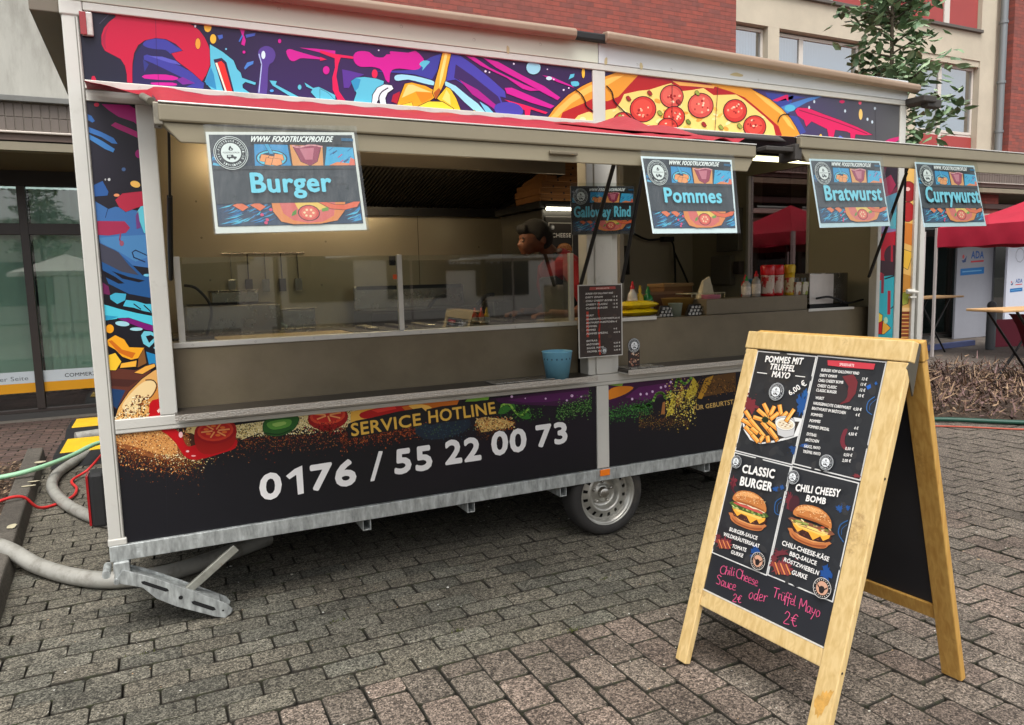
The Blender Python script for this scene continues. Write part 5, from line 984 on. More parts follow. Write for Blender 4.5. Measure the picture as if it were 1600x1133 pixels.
# --- posters, traced in the plane of the front leaf
def leaf_uv(px, py, k=0.):
    M = ab_inv; c = M @ CAM; d = (M.to_3x3() @ ray(px, py)); o = fF(0, 0, k); t = (o-c).dot(nF)/d.dot(nF); h = c+d*t-o; s_ = Vector((0, ABS, ABH))/LS
    return (h.x, h.dot(s_))
ab_inv = (Matrix.Translation(AB) @ Matrix.Rotation(ABROT, 4, 'Z')).inverted()
IDT = lambda p: p
def poster(name, u0, u1, v0, v1, label=None):
    b = MB(); p8 = [fF(u, v, k) for v in (v0, v1) for (u, k) in ((u0, -.0078), (u1, -.0078), (u1, -.0068), (u0, -.0068))]; b.hexa(p8); o = b.build(name, M_CARD, LF)
    if label: o['label'] = label
    a = Art(fF(0, 0, -.0064), (1, 0, 0), Vector((0, ABS, ABH))/LS, nF, IDT, clip=[(u0, v0), (u1, v0), (u1, v1), (u0, v1)])
    e = .0045; a.poly([(u0, v0), (u1, v0), (u1, v1), (u0, v1)], (214, 214, 212)); a.poly([(u0+e, v0+e), (u1-e, v0+e), (u1-e, v1-e), (u0+e, v1-e)], (40, 42, 46))
    def fr_(ox, oy, s=4.531): a.T = lambda p: leaf_uv(ox+p[0]/s, oy+p[1]/s, -.0064)
    a.fr = fr_; a.rect = (u0, u1, v0, v1)
    rr = random.Random(hash(name) % 7+int(u0*50))
    for k in range(40):
        x, y = rr.uniform(u0+.01, u1-.01), rr.uniform(v0+.01, v1-.01); a.ell(x, y, rr.uniform(.008, .03), rr.uniform(.006, .02), rr.choice([(44, 46, 50), (36, 38, 42), (48, 50, 53), (52, 52, 54)]), rr.uniform(0, 3), 8)
    return o, a
def splash(a, cx, cy, r_, col, n, seed, sx=1., sy=1.):
    col = tuple(int(c*.74+8) for c in col); n = n*2
    q = random.Random(seed); pts = []
    for i in range(n): t = 2*math.pi*i/n; k = q.uniform(.45, 1.15); pts.append((cx+r_*sx*k*math.cos(t), cy+r_*sy*k*math.sin(t)))
    a.poly(pts, col)
    for i in range(10): t = q.uniform(0, 6.28); k = q.uniform(.8, 1.6)*r_; a.ell(cx+k*sx*math.cos(t), cy+k*sy*math.sin(t), r_*q.uniform(.02, .08), None, col, n=6)
TXW = (236, 234, 230)
# poster 1: fries
o, a = poster('poster', .060, .3505, .915, 1.347, 'fries poster with truffle mayo in the top left of the board'); a.fr(1100, 500)
splash(a, 325, 600, 60, (150, 50, 62), 16, 1, 1.1, 1.2); splash(a, 300, 520, 30, (120, 44, 56), 12, 2, .7, 1.3); splash(a, 700, 600, 60, (30, 96, 180), 15, 3, .8, 1.5); splash(a, 640, 920, 40, (30, 80, 150), 13, 4, 1, .8); splash(a, 720, 520, 30, (40, 110, 190), 12, 5, .7, 1.2)
a.poly([(268, 690), (285, 780), (330, 850), (400, 880), (500, 868), (600, 845), (690, 815), (700, 700), (640, 690), (560, 760), (420, 740), (320, 700)], (226, 226, 224), 0); a.poly([(280, 700), (300, 780), (350, 840), (420, 868), (520, 850), (640, 815), (680, 720), (520, 720), (380, 700)], (60, 52, 46), 0)
FR_ = [((300, 650), (350, 730)), ((280, 710), (340, 745)), ((300, 760), (380, 850)), ((335, 710), (425, 820)), ((360, 690), (440, 715)), ((390, 640), (455, 695)), ((430, 600), (465, 670)), ((500, 620), (475, 670)), ((540, 610), (552, 680)), ((480, 700), (525, 665)), ((420, 730), (520, 850)), ((430, 700), (520, 770)), ((345, 770), (380, 800)), ((400, 860), (420, 830)), ((455, 830), (460, 860)), ((590, 660), (560, 690)), ((350, 820), (385, 860)), ((470, 775), (515, 835))]
for (p, q) in FR_: a.line([p, q], 37, BK); a.line([p, q], 29, (232, 150, 62)); a.line([(p[0]+4, p[1]-5), (q[0]+4, q[1]-5)], 12, (250, 192, 104))
a.poly([(508, 720), (520, 690), (575, 680), (640, 700), (652, 740), (640, 820), (580, 835), (530, 815)], (196, 196, 196), 0, ol=(BK, 4)); a.ell(580, 738, 70, 44, (236, 232, 224), .15, ol=(BK, 4)); a.ell(582, 742, 58, 34, (222, 206, 176), .15)
for k in range(14): a.ell(545+k*6, 735+((k*37) % 28)-6, 8, 4, ((150, 116, 84), (246, 238, 220))[k % 2], .5, 6)
a.line([(640, 640), (590, 715)], 34, BK); a.line([(640, 640), (590, 715)], 26, (236, 160, 70)); a.line([(645, 640), (598, 708)], 10, (250, 200, 120)); a.ell(440, 708, 24, 22, (50, 70, 40)); splash(a, 440, 708, 22, (30, 46, 28), 11, 6)
for t_, q in (('POMMES MIT', [(437, 300), (700, 320), (717, 268), (446, 252)]), ('TRUFFEL', [(466, 352), (646, 370), (662, 322), (480, 306)]), ('MAYO', [(484, 406), (608, 420), (626, 374), (497, 358)]), ('6,00 €', [(618, 538), (738, 462), (712, 426), (598, 506)])): a.text(t_, q, TXW, .034 if '€' not in t_ else .022)
a.line([(385, 374), (452, 382)], 6, TXW); a.line([(655, 398), (722, 406)], 6, TXW)
c_ = leaf_uv(1100+520/4.531, 500+510/4.531, -.0064); a.T = IDT; logo(a, c_[0], c_[1], .036, 1.0); a.build('print', PAPER, o)
# poster 2: price list
o, a = poster('poster', .3525, .6385, .920, 1.350, 'price list poster in the top right of the board'); a.fr(1100, 500)
a.poly([(980, 400), (1060, 385), (1090, 440), (1075, 520), (1030, 580), (960, 600), (1010, 540), (1025, 470)], (112, 42, 48), 0); splash(a, 1050, 450, 40, (140, 44, 52), 18, 8, .8, 1.6); a.poly([(990, 780), (1020, 775), (1000, 830), (1000, 880), (1030, 920), (990, 915), (965, 860)], (112, 40, 52), 2)
a.poly([(1150, 470), (1180, 455), (1185, 480), (1160, 495)], (40, 100, 190)); splash(a, 1220, 450, 14, (40, 110, 200), 9, 9); a.line([(1210, 545), (1165, 580), (1155, 640), (1190, 670)], 6, (60, 110, 170), 3); a.line([(1225, 560), (1180, 600), (1175, 640)], 3, (60, 110, 170), 3); a.ell(905, 500, 120, 90, (48, 44, 46), .4); splash(a, 715, 890, 26, (40, 100, 190), 12, 10, 1.2, .7); splash(a, 1085, 1105, 30, (150, 50, 60), 12, 11, 1.2, .5)
a.poly([(878, 286), (1000, 292), (1215, 312), (1205, 352), (1000, 338), (880, 322)], (196, 60, 72)); a.text('SPEISEKARTE', [(962, 325), (1065, 333), (1068, 312), (964, 304)], (240, 220, 216), .02)
LN = [((832, 365), (1100, 390), 'BURGER VOM GALLOWAY RIND'), ((822, 402), (942, 412), 'DIRTY OMAMI'), ((812, 438), (988, 454), 'CHILI CHEESY BOMB'), ((806, 475), (942, 490), 'CHEESY CLASSIC'), ((797, 507), (942, 524), 'CLASSIC BURGER'), ((792, 562), (852, 568), 'WURST'), ((778, 600), (1045, 636), 'HAUSGEMACHTE CURRYWURST'), ((768, 636), (1006, 670), 'BRATWURST IM BRÖTCHEN'), ((762, 680), (846, 690), 'POMMES:'), ((752, 724), (828, 732), 'POMMES'), ((742, 764), (892, 788), 'POMMES SPEZIAL'), ((732, 818), (802, 830), 'EXTRAS:'), ((724, 860), (818, 872), 'BRÖTCHEN'), ((714, 904), (828, 920), 'SAUCE, MAYO'), ((706, 942), (830, 962), 'TRÜFFEL MAYO')]
for (x, y), (X, Y_), t_ in LN: a.text(t_, [(x, y), (X, Y_), (X+5, Y_-22), (x+5, y-22)], TXW, .024)
for (x, y), t_ in (((1125, 430), '13 €'), ((1116, 468), '13 €'), ((1110, 508), '12 €'), ((1100, 548), '10 €'), ((1062, 642), '4,50 €'), ((1080, 684), '4 €'), ((1070, 778), '4 €'), ((1030, 818), '4,50 €'), ((1008, 922), '0,50 €'), ((998, 966), '0,50 €'), ((988, 1006), '2,00 €')):
    w_ = 38 if len(t_) < 5 else 60
    if t_ == '4 €': w_ = 30
    a.text(t_, [(x, y), (x+w_, y+w_*.1), (x+w_+5, y+w_*.1-22), (x+5, y-22)], TXW, .022)
c_ = leaf_uv(1100+876/4.531, 500+1012/4.531, -.0064); a.T = IDT; logo(a, c_[0], c_[1], .029, 1.); a.build('print', PAPER, o)

def burger(a, O, ex, ey, double=False):
    rr = random.Random(7+double); T0 = a.T
    a.T = lambda p: T0((O[0]+p[0]*ex[0]+p[1]*ey[0], O[1]+p[0]*ex[1]+p[1]*ey[1]))
    a.poly([(.02, .72), (.0, .82), (.06, .93), (.25, 1.0), (.6, 1.02), (.86, .96), (.95, .85), (.95, .74)], (190, 116, 66), 3); a.poly([(.05, .82), (.2, .92), (.6, .95), (.9, .86), (.85, .95), (.5, 1.0), (.15, .95)], (150, 80, 44), 2); a.poly([(.03, .72), (.3, .82), (.7, .84), (.94, .74), (.9, .80), (.6, .89), (.25, .87)], (222, 156, 98))
    a.poly([(.02, .62), (.08, .56), (.95, .58), (.97, .70), (.88, .80), (.5, .86), (.1, .78)], (66, 36, 30), 2)
    for k in range(60): a.ell(rr.uniform(.06, .92), rr.uniform(.60, .80), .018, .014, rr.choice([(96, 54, 44), (48, 26, 24), (120, 70, 56), (140, 88, 70)]), n=6)
    a.poly([(.03, .55), (.97, .57), (.95, .66), (.82, .78), (.74, .68), (.58, .84), (.45, .68), (.30, .66), (.20, .76), (.08, .64)], (240, 170, 62)); a.poly([(.08, .57), (.9, .59), (.80, .66), (.5, .64), (.2, .64)], (250, 200, 100))
    if double:
        a.poly([(.0, .44), (.98, .46), (.98, .58), (.5, .60), (.03, .56)], (130, 80, 58), 2); a.poly([(.0, .50), (.9, .54), (.9, .60), (.4, .58), (.06, .58)], (236, 210, 120))
        for k in range(26): a.ell(rr.uniform(.02, .96), rr.uniform(.42, .56), .05, .018, rr.choice([(214, 176, 120), (170, 120, 84), (110, 120, 50), (240, 222, 170), (200, 90, 60)]), rr.uniform(-.4, .6), 8)
        for x in (.18, .34): a.ell(x, .49, .09, .035, (110, 126, 54)); a.ell(x, .485, .07, .025, (160, 166, 90))
    else:
        a.poly([(.02, .40), (.96, .43), (.97, .56), (.5, .58), (.03, .54)], (74, 96, 42), 2)
        for k in range(44): a.ell(rr.uniform(.02, .96), rr.uniform(.44, .57), .04, .016, rr.choice([(110, 140, 60), (150, 176, 90), (60, 84, 36), (196, 206, 140)]), rr.uniform(-.6, .6), 7)
        a.poly([(.08, .40), (.5, .40), (.86, .44), (.84, .49), (.5, .48), (.12, .45)], (196, 84, 74), 2); a.line([(.08, .355), (.25, .38), (.42, .365), (.58, .40), (.75, .39), (.92, .43)], .035, (240, 226, 196), 2)
    a.poly([(.02, .33), (.05, .20), (.16, .07), (.34, .0), (.58, -.02), (.80, .06), (.93, .20), (.97, .36), (.93, .42), (.70, .38), (.4, .36), (.12, .38)], (196, 124, 66), 2); a.poly([(.08, .24), (.18, .10), (.38, .03), (.60, .02), (.74, .09), (.55, .14), (.3, .16)], (228, 166, 104), 3); a.poly([(.1, .32), (.5, .31), (.9, .36), (.92, .41), (.6, .37), (.15, .37)], (160, 90, 44))
    for k in range(90):
        x = rr.uniform(.12, .92); y = rr.uniform(.02, .28)
        if (x-.5)**2/.2+(y-.2)**2/.04 < 1: a.ell(x, y, .012, .009, rr.choice([(246, 222, 170), (240, 206, 150), (150, 86, 44)]), .6, 6)
    a.T = T0
def cow_badge(a, c, r_):
    a.ell(c[0], c[1], r_, r_, (226, 222, 216), n=24); a.ell(c[0], c[1], r_*.95, r_*.95, (36, 32, 32), n=24); a.ell(c[0], c[1], r_*.66, r_*.66, (206, 158, 132), n=24)
    for k in range(20):
        t = 2*math.pi*k/20
        if abs(math.sin(t)) > .25: a.ell(c[0]+r_*.8*math.cos(t), c[1]+r_*.8*math.sin(t), r_*.055, r_*.055, (220, 216, 208), n=5)
    x, y = c; q = r_; a.poly([(x-.28*q, y+.05*q), (x-.62*q, y+.32*q), (x-.5*q, y+.05*q), (x-.34*q, y-.05*q), (x-.22*q, y-.42*q), (x, y-.52*q), (x+.22*q, y-.42*q), (x+.34*q, y-.05*q), (x+.5*q, y+.05*q), (x+.62*q, y+.32*q), (x+.28*q, y+.05*q), (x+.15*q, y+.2*q), (x-.15*q, y+.2*q)], (34, 26, 26))
def wild(a, P, F, B):
    splash(a, P[0], P[1], P[2], (166, 60, 72), 17, 21, 1.2, .9); splash(a, P[0]-P[2]*.7, P[1]-P[2]*.8, P[2]*.4, (140, 50, 60), 11, 22)
    for k in range(6): a.line([(P[0]-P[2]*.9+k*P[2]*.26, P[1]-P[2]*.5+k*P[2]*.05), (P[0]-P[2]*.5+k*P[2]*.26, P[1]+P[2]*.65)], P[2]*.13, (220, 140, 80) if k % 2 else (150, 70, 50))
    splash(a, B[0], B[1], B[2], (26, 88, 176), 15, 23, .9, 1.4); splash(a, B[0]-B[2]*.6, B[1]+B[2]*.8, B[2]*.35, (30, 96, 180), 10, 24)
# poster 3: classic burger
o, a = poster('poster', .060, .3475, .482, .911, 'classic burger poster in the bottom left of the board'); a.fr(1080, 690)
splash(a, 300, 290, 40, (140, 46, 60), 15, 31, .7, 1.3); a.line([(300, 280), (290, 330), (330, 385)], 9, (90, 34, 46), 3); splash(a, 600, 335, 22, (36, 96, 180), 10, 32); splash(a, 645, 325, 18, (36, 96, 180), 9, 33); a.line([(640, 400), (600, 430), (595, 500), (625, 520)], 7, (50, 96, 150), 3); a.line([(640, 425), (615, 450), (612, 500)], 3, (50, 96, 150), 3)
wild(a, (235, 720, 55), None, (455, 780, 38)); burger(a, (308, 322), (252, 82), (-34, 250))
for t_, q in (('CLASSIC', [(368, 222), (598, 266), (610, 196), (380, 160)]), ('BURGER', [(352, 312), (580, 358), (594, 288), (366, 244)]), ('BURGER-SAUCE', [(280, 634), (478, 700), (486, 672), (288, 606)]), ('WILDKRÄUTERSALAT', [(238, 668), (494, 757), (500, 728), (246, 641)]), ('TOMATE', [(300, 752), (400, 784), (408, 756), (308, 726)]), ('GURKE', [(292, 794), (378, 824), (386, 796), (300, 768)])): a.text(t_, q, TXW, .036 if len(t_) < 8 and t_[0] in 'CB' else .026)
c_ = leaf_uv(1080+333/4.531, 690+146/4.531, -.0064); d_ = leaf_uv(1080+490/4.531, 690+848/4.531, -.0064); a.T = IDT; logo(a, c_[0], c_[1], .0265, 1.); cow_badge(a, d_, .034); a.build('print', PAPER, o)
# poster 4: chili cheesy bomb
o, a = poster('poster', .3495, .636, .486, .913, 'chili cheese burger poster in the bottom right of the board'); a.fr(1080, 690)
splash(a, 700, 420, 48, (140, 46, 60), 17, 41, .8, 1.4); a.ell(730, 440, 36, 60, (70, 34, 42), .3); splash(a, 1050, 475, 34, (36, 96, 180), 12, 42, 1, .8); splash(a, 1112, 470, 20, (36, 96, 180), 9, 43); a.line([(1110, 560), (1060, 590), (1045, 650), (1080, 710)], 8, (50, 96, 150), 3); a.line([(1105, 590), (1070, 620), (1068, 660)], 4, (50, 96, 150), 3)
wild(a, (645, 890, 75), None, (955, 940, 50)); splash(a, 640, 790, 45, (130, 44, 56), 14, 44, 1.4, .7); burger(a, (738, 418), (290, 96), (-46, 268), True)
for t_, q in (('CHILI CHEESY', [(746, 352), (1062, 398), (1074, 338), (756, 298)]), ('BOMB', [(820, 424), (962, 448), (972, 400), (832, 376)]), ('CHILI-CHEESE-KÄSE', [(652, 734), (984, 852), (994, 818), (662, 698)]), ('BBQ-SAUCE', [(706, 808), (898, 880), (906, 848), (716, 776)]), ('RÖSTZWIEBELN', [(666, 848), (912, 950), (922, 916), (676, 820)]), ('GURKE', [(722, 940), (830, 980), (840, 944), (732, 908)])): a.text(t_, q, TXW, .036 if t_[0:3] in ('BOM', 'CHI') and '-' not in t_ else .026)
c_ = leaf_uv(1080+735/4.531, 690+255/4.531, -.0064); d_ = leaf_uv(1080+945/4.531, 690+1040/4.531, -.0064); a.T = IDT; logo(a, c_[0], c_[1], .0265, 1.); cow_badge(a, d_, .036); a.build('print', PAPER, o)

# pink chalk-pen writing, single strokes
HW = {'C': (.62, [[(.6, .85), (.4, 1), (.12, .8), (.05, .4), (.2, .05), (.5, .02), (.62, .18)]]), 'h': (.42, [[(.06, 0), (.1, 1.0)], [(.08, .3), (.25, .55), (.38, .42), (.36, 0)]]), 'i': (.22, [[(.1, .55), (.1, .1), (.2, 0)], [(.1, .8), (.12, .84)]]), 'l': (.24, [[(.1, 1.0), (.06, .2), (.14, 0), (.24, .06)]]),
 'e': (.40, [[(.05, .28), (.32, .36), (.3, .55), (.14, .56), (.05, .3), (.12, .02), (.36, .06)]]), 's': (.36, [[(.32, .5), (.14, .56), (.1, .38), (.3, .26), (.26, .02), (.04, .04)]]), 'S': (.5, [[(.46, .9), (.2, 1.0), (.08, .75), (.4, .45), (.36, .06), (.04, .08)]]), 'a': (.44, [[(.36, .5), (.16, .56), (.05, .26), (.14, .0), (.32, .2), (.37, .52)], [(.36, .4), (.36, .06), (.46, .02)]]), 'u': (.42, [[(.05, .52), (.06, .1), (.2, 0), (.34, .2), (.36, .54)], [(.35, .3), (.42, .02)]]),
 'c': (.36, [[(.32, .48), (.16, .56), (.05, .28), (.14, .0), (.36, .08)]]), '2': (.5, [[(.05, .78), (.2, 1.0), (.42, .85), (.34, .5), (.04, .02), (.5, .02)]]), '€': (.55, [[(.52, .85), (.32, .95), (.12, .5), (.3, .02), (.52, .1)], [(0, .6), (.4, .62)], [(0, .4), (.36, .42)]]), 'o': (.42, [[(.2, .56), (.05, .3), (.16, 0), (.36, .2), (.34, .5), (.18, .56)]]), 'd': (.44, [[(.34, .5), (.14, .52), (.05, .22), (.16, 0), (.34, .24)], [(.42, 1.0), (.34, .1), (.44, 0)]]), 'r': (.36, [[(.08, 0), (.08, .54)], [(.08, .34), (.22, .54), (.36, .5)]]),
 'T': (.56, [[(0, .95), (.56, 1.0)], [(.3, .97), (.2, 0)]]), 'ü': (.42, [[(.05, .52), (.06, .1), (.2, 0), (.34, .2), (.36, .54)], [(.35, .3), (.42, .02)], [(.12, .76), (.13, .8)], [(.3, .78), (.31, .82)]]), 'f': (.34, [[(.36, .95), (.2, 1.0), (.12, .6), (.1, -.3)], [(0, .5), (.32, .54)]]), 'M': (.7, [[(.05, 0), (.1, .9), (.34, .3), (.6, .95), (.66, 0)]]), 'y': (.42, [[(.05, .54), (.1, .2), (.3, .22)], [(.38, .56), (.28, .1), (.1, -.4)]])}
cw = Art(fF(0, 0, -.0074), (1, 0, 0), Vector((0, ABS, ABH))/LS, nF, lambda p: leaf_uv(1050+p[0]/4.15, 860+p[1]/4.15, -.0074)); PK = (224, 92, 138)
def write(s_, x, y, dx, dy, size, w=5.5, gap=.10):
    ux = Vector((dx, dy)).normalized(); uy = Vector((.16, -.98)); p = Vector((x, y))
    for ch in s_:
        if ch == ' ': p = p+ux*size*.3; continue
        w_, st = HW[ch]
        for pl_ in st: cw.line([tuple(p+ux*(q[0]*size)+uy*(q[1]*size)) for q in pl_], w, PK, 4 if len(pl_) > 2 else 0)
        p = p+ux*size*(w_+gap)
write('Chili', 308, 150, 1, .16, 54, 4.5, .02); write('Cheese', 412, 172, 1, .44, 60, 4.5, .0); write('Sauce', 284, 216, 1, .36, 62, 4.5, .02); write('2€', 392, 330, 1, .22, 50, 4.5); write('oder', 494, 312, 1, .20, 74, 4.5, .02); write('Trüffel', 655, 300, 1, .42, 64, 4.5, -.03); write('Mayo', 822, 376, 1, .46, 76, 4.5, .0); write('2€', 722, 470, 1, .30, 80, 5)
cw.build('chalk_writing', print_material('chalk_pen', .7), LF)
# ================================================================ INSIDE THE TRAILER
def ipart(name, fn, m, bev=.003, parent=T_): b = MB(); fn(b); return b.build(name, m, parent, bev=bev)
# wall linings
ipart('steel_lining', lambda b: b.box(.031, 3.43, 2.335, 2.359, .46, 2.79), M_SS, 0); ipart('steel_lining', lambda b: b.box(.031, .05, .10, 2.334, .46, 2.79), M_SS, 0)
ipart('lining_seam', lambda b: b.box(2.335, 2.339, 2.331, 2.3345, 1.3, 2.3), mat('seam', (90, 82, 68), .5), 0)
b = MB()
for x, z in ((.6, 2.25), (.62, 1.98), (.66, 1.66), (1.55, 1.95), (1.5, 1.6), (2.9, 1.9)): b.lathe([(.0001, -.002), (.007, 0)], 8, Matrix.Translation((x, 2.334, z)) @ Matrix.Rotation(R(90), 4, 'X'))
b.build('lining_rivets', M_SCR, T_)
ipart('wall_lining', lambda b: b.box(3.432, 5.299, 2.335, 2.359, .46, 2.79), mat('pale_wall_lining', (186, 178, 164), .5, var=.05, vscale=2), 0)
ipart('inside_floor', lambda b: b.box(.05, 5.29, .16, 2.33, .451, .46), mat('floor_lino', (70, 66, 62), .6), 0)
# exhaust hood with baffle filters
hd = tag(empty('exhaust_hood', (1.1, 2.33, 2.1)), 'black extractor hood with ribbed filters over the cooking line', 'extractor hood')
b = MB(); b.box(0, 1.98, -1.25, -1.22, .27, .36); b.build('front_lip', mat('dull_steel', (120, 112, 100), .4, metal=.8), hd, bev=.004)
b = MB(); b.box(0, 1.98, -1.22, -.02, .40, .62); b.add([(0, -1.22, .27), (0, -1.22, .5), (0, -.02, .5), (0, -.02, .10)], [(0, 1, 2, 3)]); b.add([(1.98, -1.22, .27), (1.98, -1.22, .5), (1.98, -.02, .5), (1.98, -.02, .10)], [(0, 1, 2, 3)]); b.build('hood_body', M_BLKP, hd)
b = MB(); b.add([(0, -1.2, .37), (1.98, -1.2, .37), (1.98, -.05, .14), (0, -.05, .14)], [(0, 1, 2, 3)]); b.build('filter_back', mat('filter_black', (20, 19, 18), .5), hd)
for i in range(64):
    x = .02+i*.0306; b = MB(); b.hexa([(x, -1.19, .355), (x+.012, -1.19, .355), (x+.012, -.06, .128), (x, -.06, .128), (x, -1.19, .367), (x+.012, -1.19, .367), (x+.012, -.06, .14), (x, -.06, .14)])
    if i == 0: o0 = b.build('filter_baffle', mat('baffle_steel', (62, 57, 52), .4, metal=.5), hd)
    else: linked(o0, hd, (i*.0306, 0, 0))
b = MB(); b.box(0, 1.98, -.06, -.02, .06, .13); b.build('grease_channel', M_BLKP, hd)
b = MB(); b.box(.1, 1.25, -1.215, -1.185, .288, .305); b.build('hood_lamp', mat('hood_tube', (255, 236, 200), .5, emit=(255, 228, 184), estr=30), hd)
# cooking line against the rear wall
def thing_box(name, label, cat, loc, boxes, group=None):
    t = tag(empty(name, loc), label, cat, group)
    for nm, bx, m, bev in boxes: b = MB(); b.box(*bx); b.build(nm, m, t, bev=bev)
    return t
M_DKST = mat('dark_appliance', (46, 43, 40), .45, metal=.4, var=.15, vscale=8)
thing_box('worktop_unit', 'long stainless worktop along the rear wall', 'worktop', (.1, 1.62, .46), [('cabinet', (0, 3.05, .03, .70, 0, .78), M_DKST, .004), ('top', (0, 3.05, 0, .71, .78, .82), M_SS2, .004)])
g = thing_box('griddle', 'wide steel griddle with raised back splash behind the glass', 'griddle', (1.72, 1.66, 1.281), [('body', (0, .95, 0, .55, 0, .10), M_DKST, .006), ('plate', (.02, .93, .02, .5, .10, .115), mat('hot_plate', (70, 64, 58), .3, metal=.8), .003), ('back_splash', (0, .95, .5, .53, .115, .30), M_SS2, .004), ('vent_strip', (.02, .93, .495, .4995, .27, .30), M_DARKIN, 0)])
for x in (.45, .86):
    b = MB(); b.tube([(x, -.01, .13), (x+.05, -.06, .20), (x+.12, -.07, .21)], .016, 8, sub=4); b.build('handle', M_BLACK, g)
thing_box('steel_splash_box', 'grey steel tub standing at the left end of the cooking line', 'steel tub', (.45, 1.70, 1.281), [('tub', (0, .62, 0, .5, 0, .20), M_SS2, .01), ('inside', (.02, .60, .02, .48, .2, .203), M_DARKIN, 0)])
thing_box('worktop_riser', 'low pale wooden board lying on the counter behind the glass', 'board', (.55, .20, 1.316), [('board', (0, .85, 0, .40, 0, .02), mat('pale_board', (176, 150, 104), .5, var=.15, vscale=12), .004)])
thing_box('tool_tray', 'dark tray with grill tools on the counter behind the glass', 'tray', (1.25, .30, 1.316), [('tray', (0, 1.2, 0, .38, 0, .025), M_DKST, .004)] + [('tool', (.1+.17*i, .16+.17*i, .03, .33, .028, .042), (M_SS2, M_BLACK)[i % 2], .004) for i in range(6)])
b = MB(); b.tube([(.41, .35, 1.62), (.47, .34, 1.60), (.53, .34, 1.50), (.50, .33, 1.36)], .007, 8, sub=5); tag(b.build('black_cable', M_BLACK), 'black cable curving down behind the left end of the glass', 'cable')
# tall fridge with pizza boxes
fr = thing_box('fridge', 'tall dark fridge behind the cook with pizza boxes on top', 'fridge', (2.98, 1.28, .46), [('cabinet', (0, .60, 0, .75, 0, 1.68), mat('fridge_dark', (40, 38, 36), .4, var=.1), .01), ('top_board', (-.05, .62, -.06, .76, 1.68, 1.73), M_BLKP, .004), ('door', (.02, .58, -.02, .0, .1, 1.62), mat('fridge_door', (56, 54, 52), .28, metal=.3), .006)])
M_KRAFT = mat('brown_kraft_card', (118, 76, 34), .8, var=.1, vscale=7, obvar=.1)
def pizza_box(loc, label, rot=0):
    t = tag(empty('pizza_box', loc, rz=rot), label, 'pizza box', 'stacked pizza boxes')
    b = MB(); b.box(0, .42, 0, .42, 0, .046); b.build('carton', M_KRAFT, t, bev=.003)
    b = MB(); b.box(.004, .416, -.0006, -.0002, .022, .024); b.build('lid_seam', mat('seam_brown', (86, 50, 20), .8), t)
    for x in (.10, .21, .32):
        b = MB(); b.add([(x+.009*math.cos(i*.785), -.0008, .012+.007*math.sin(i*.785)) for i in range(8)], [tuple(range(8))]); b.build('vent_hole', M_DARKIN, t)
ORD = ['lowest', 'second', 'third', 'fourth', 'fifth', 'sixth', 'seventh']
for i in range(7): pizza_box((2.93+(.05 if i > 2 else 0)+rnd.uniform(-.01, .01)+i*.006, 1.22+rnd.uniform(-.01, .01), 2.192+i*.0475), f'brown pizza box, {ORD[i]} from the bottom of the stack on the fridge', rnd.uniform(-.02, .02))
lt = tag(empty('tube_lamp', (2.98, 1.20, 2.13)), 'short white tube lamp under the pizza box shelf', 'lamp'); b = MB(); b.tube([(0, 0, 0), (.32, 0, 0)], .012, 10); b.build('tube', mat('warm_tube', (255, 248, 224), .5, emit=(255, 244, 214), estr=7), lt); b = MB(); b.box(-.01, .33, .008, .03, .010, .035); b.build('fitting', M_BLKP, lt)
# small burger poster on the fridge
fp_ = tag(empty('burger_poster', (3.02, 1.25, 1.86)), 'dark cheeseburger poster stuck on the fridge door', 'poster'); b = MB(); b.box(0, .21, -.002, 0, -.18, .17); b.build('sheet', M_CARD, fp_)
a = Art((0, -.0024, 0), (1, 0, 0), (0, 0, 1), (0, -1, 0), lambda p: (p[0]*.21, -.18+.35*p[1])); a.poly([(0, 0), (1, 0), (1, 1), (0, 1)], (190, 188, 180)); a.poly([(.02, .012), (.98, .012), (.98, .988), (.02, .988)], (44, 40, 38)); logo(a, .16, .9, .05, 1.6); a.tx('CHEESE', .12, .68, .8, .1, TXW, .03)
T0 = a.T; a.T = lambda p: T0((p[0], 1-p[1])); burger(a, (.30, .45), (.66, 0), (0, .40)); a.T = T0; a.build('print', PAPER, fp_)
# right bay: wall cabinets, aprons, boxes, cables
ipart('bright_wall_strip', lambda b: b.box(3.395, 3.43, 1.27, 1.32, 2.1, 2.79), mat('pale_strip', (226, 214, 170), .5), 0)
ipart('partition', lambda b: b.box(3.60, 3.64, 1.15, 2.334, .46, 2.79), mat('partition_white', (196, 190, 178), .5, var=.04), 0)
wm = tag(empty('wall_menu', (3.98, 2.333, 2.33)), 'dark printed menu on the inner rear wall beside the pillar', 'menu'); b = MB(); b.box(0, .42, -.004, 0, 0, .42); b.build('sheet', M_CARD, wm)
a = Art((0, -.0046, 0), (1, 0, 0), (0, 0, 1), (0, -1, 0), lambda p: (p[0]*.42, p[1]*.42)); a.poly([(0, 0), (1, 0), (1, 1), (0, 1)], (44, 34, 38)); a.poly([(0, .9), (1, .9), (1, 1), (0, 1)], (90, 40, 60))
for k in range(5): a.tx(('BURGER VOM GALLOWAY RIND', 'DIRTY OMAMI', 'CHILI CHEESY BOMB', 'CHEESY CLASSIC', 'CLASSIC BURGER')[k], .12, .74-.1*k, .55-.04*k, .05, (150, 130, 130), .02)
a.build('print', PAPER, wm)
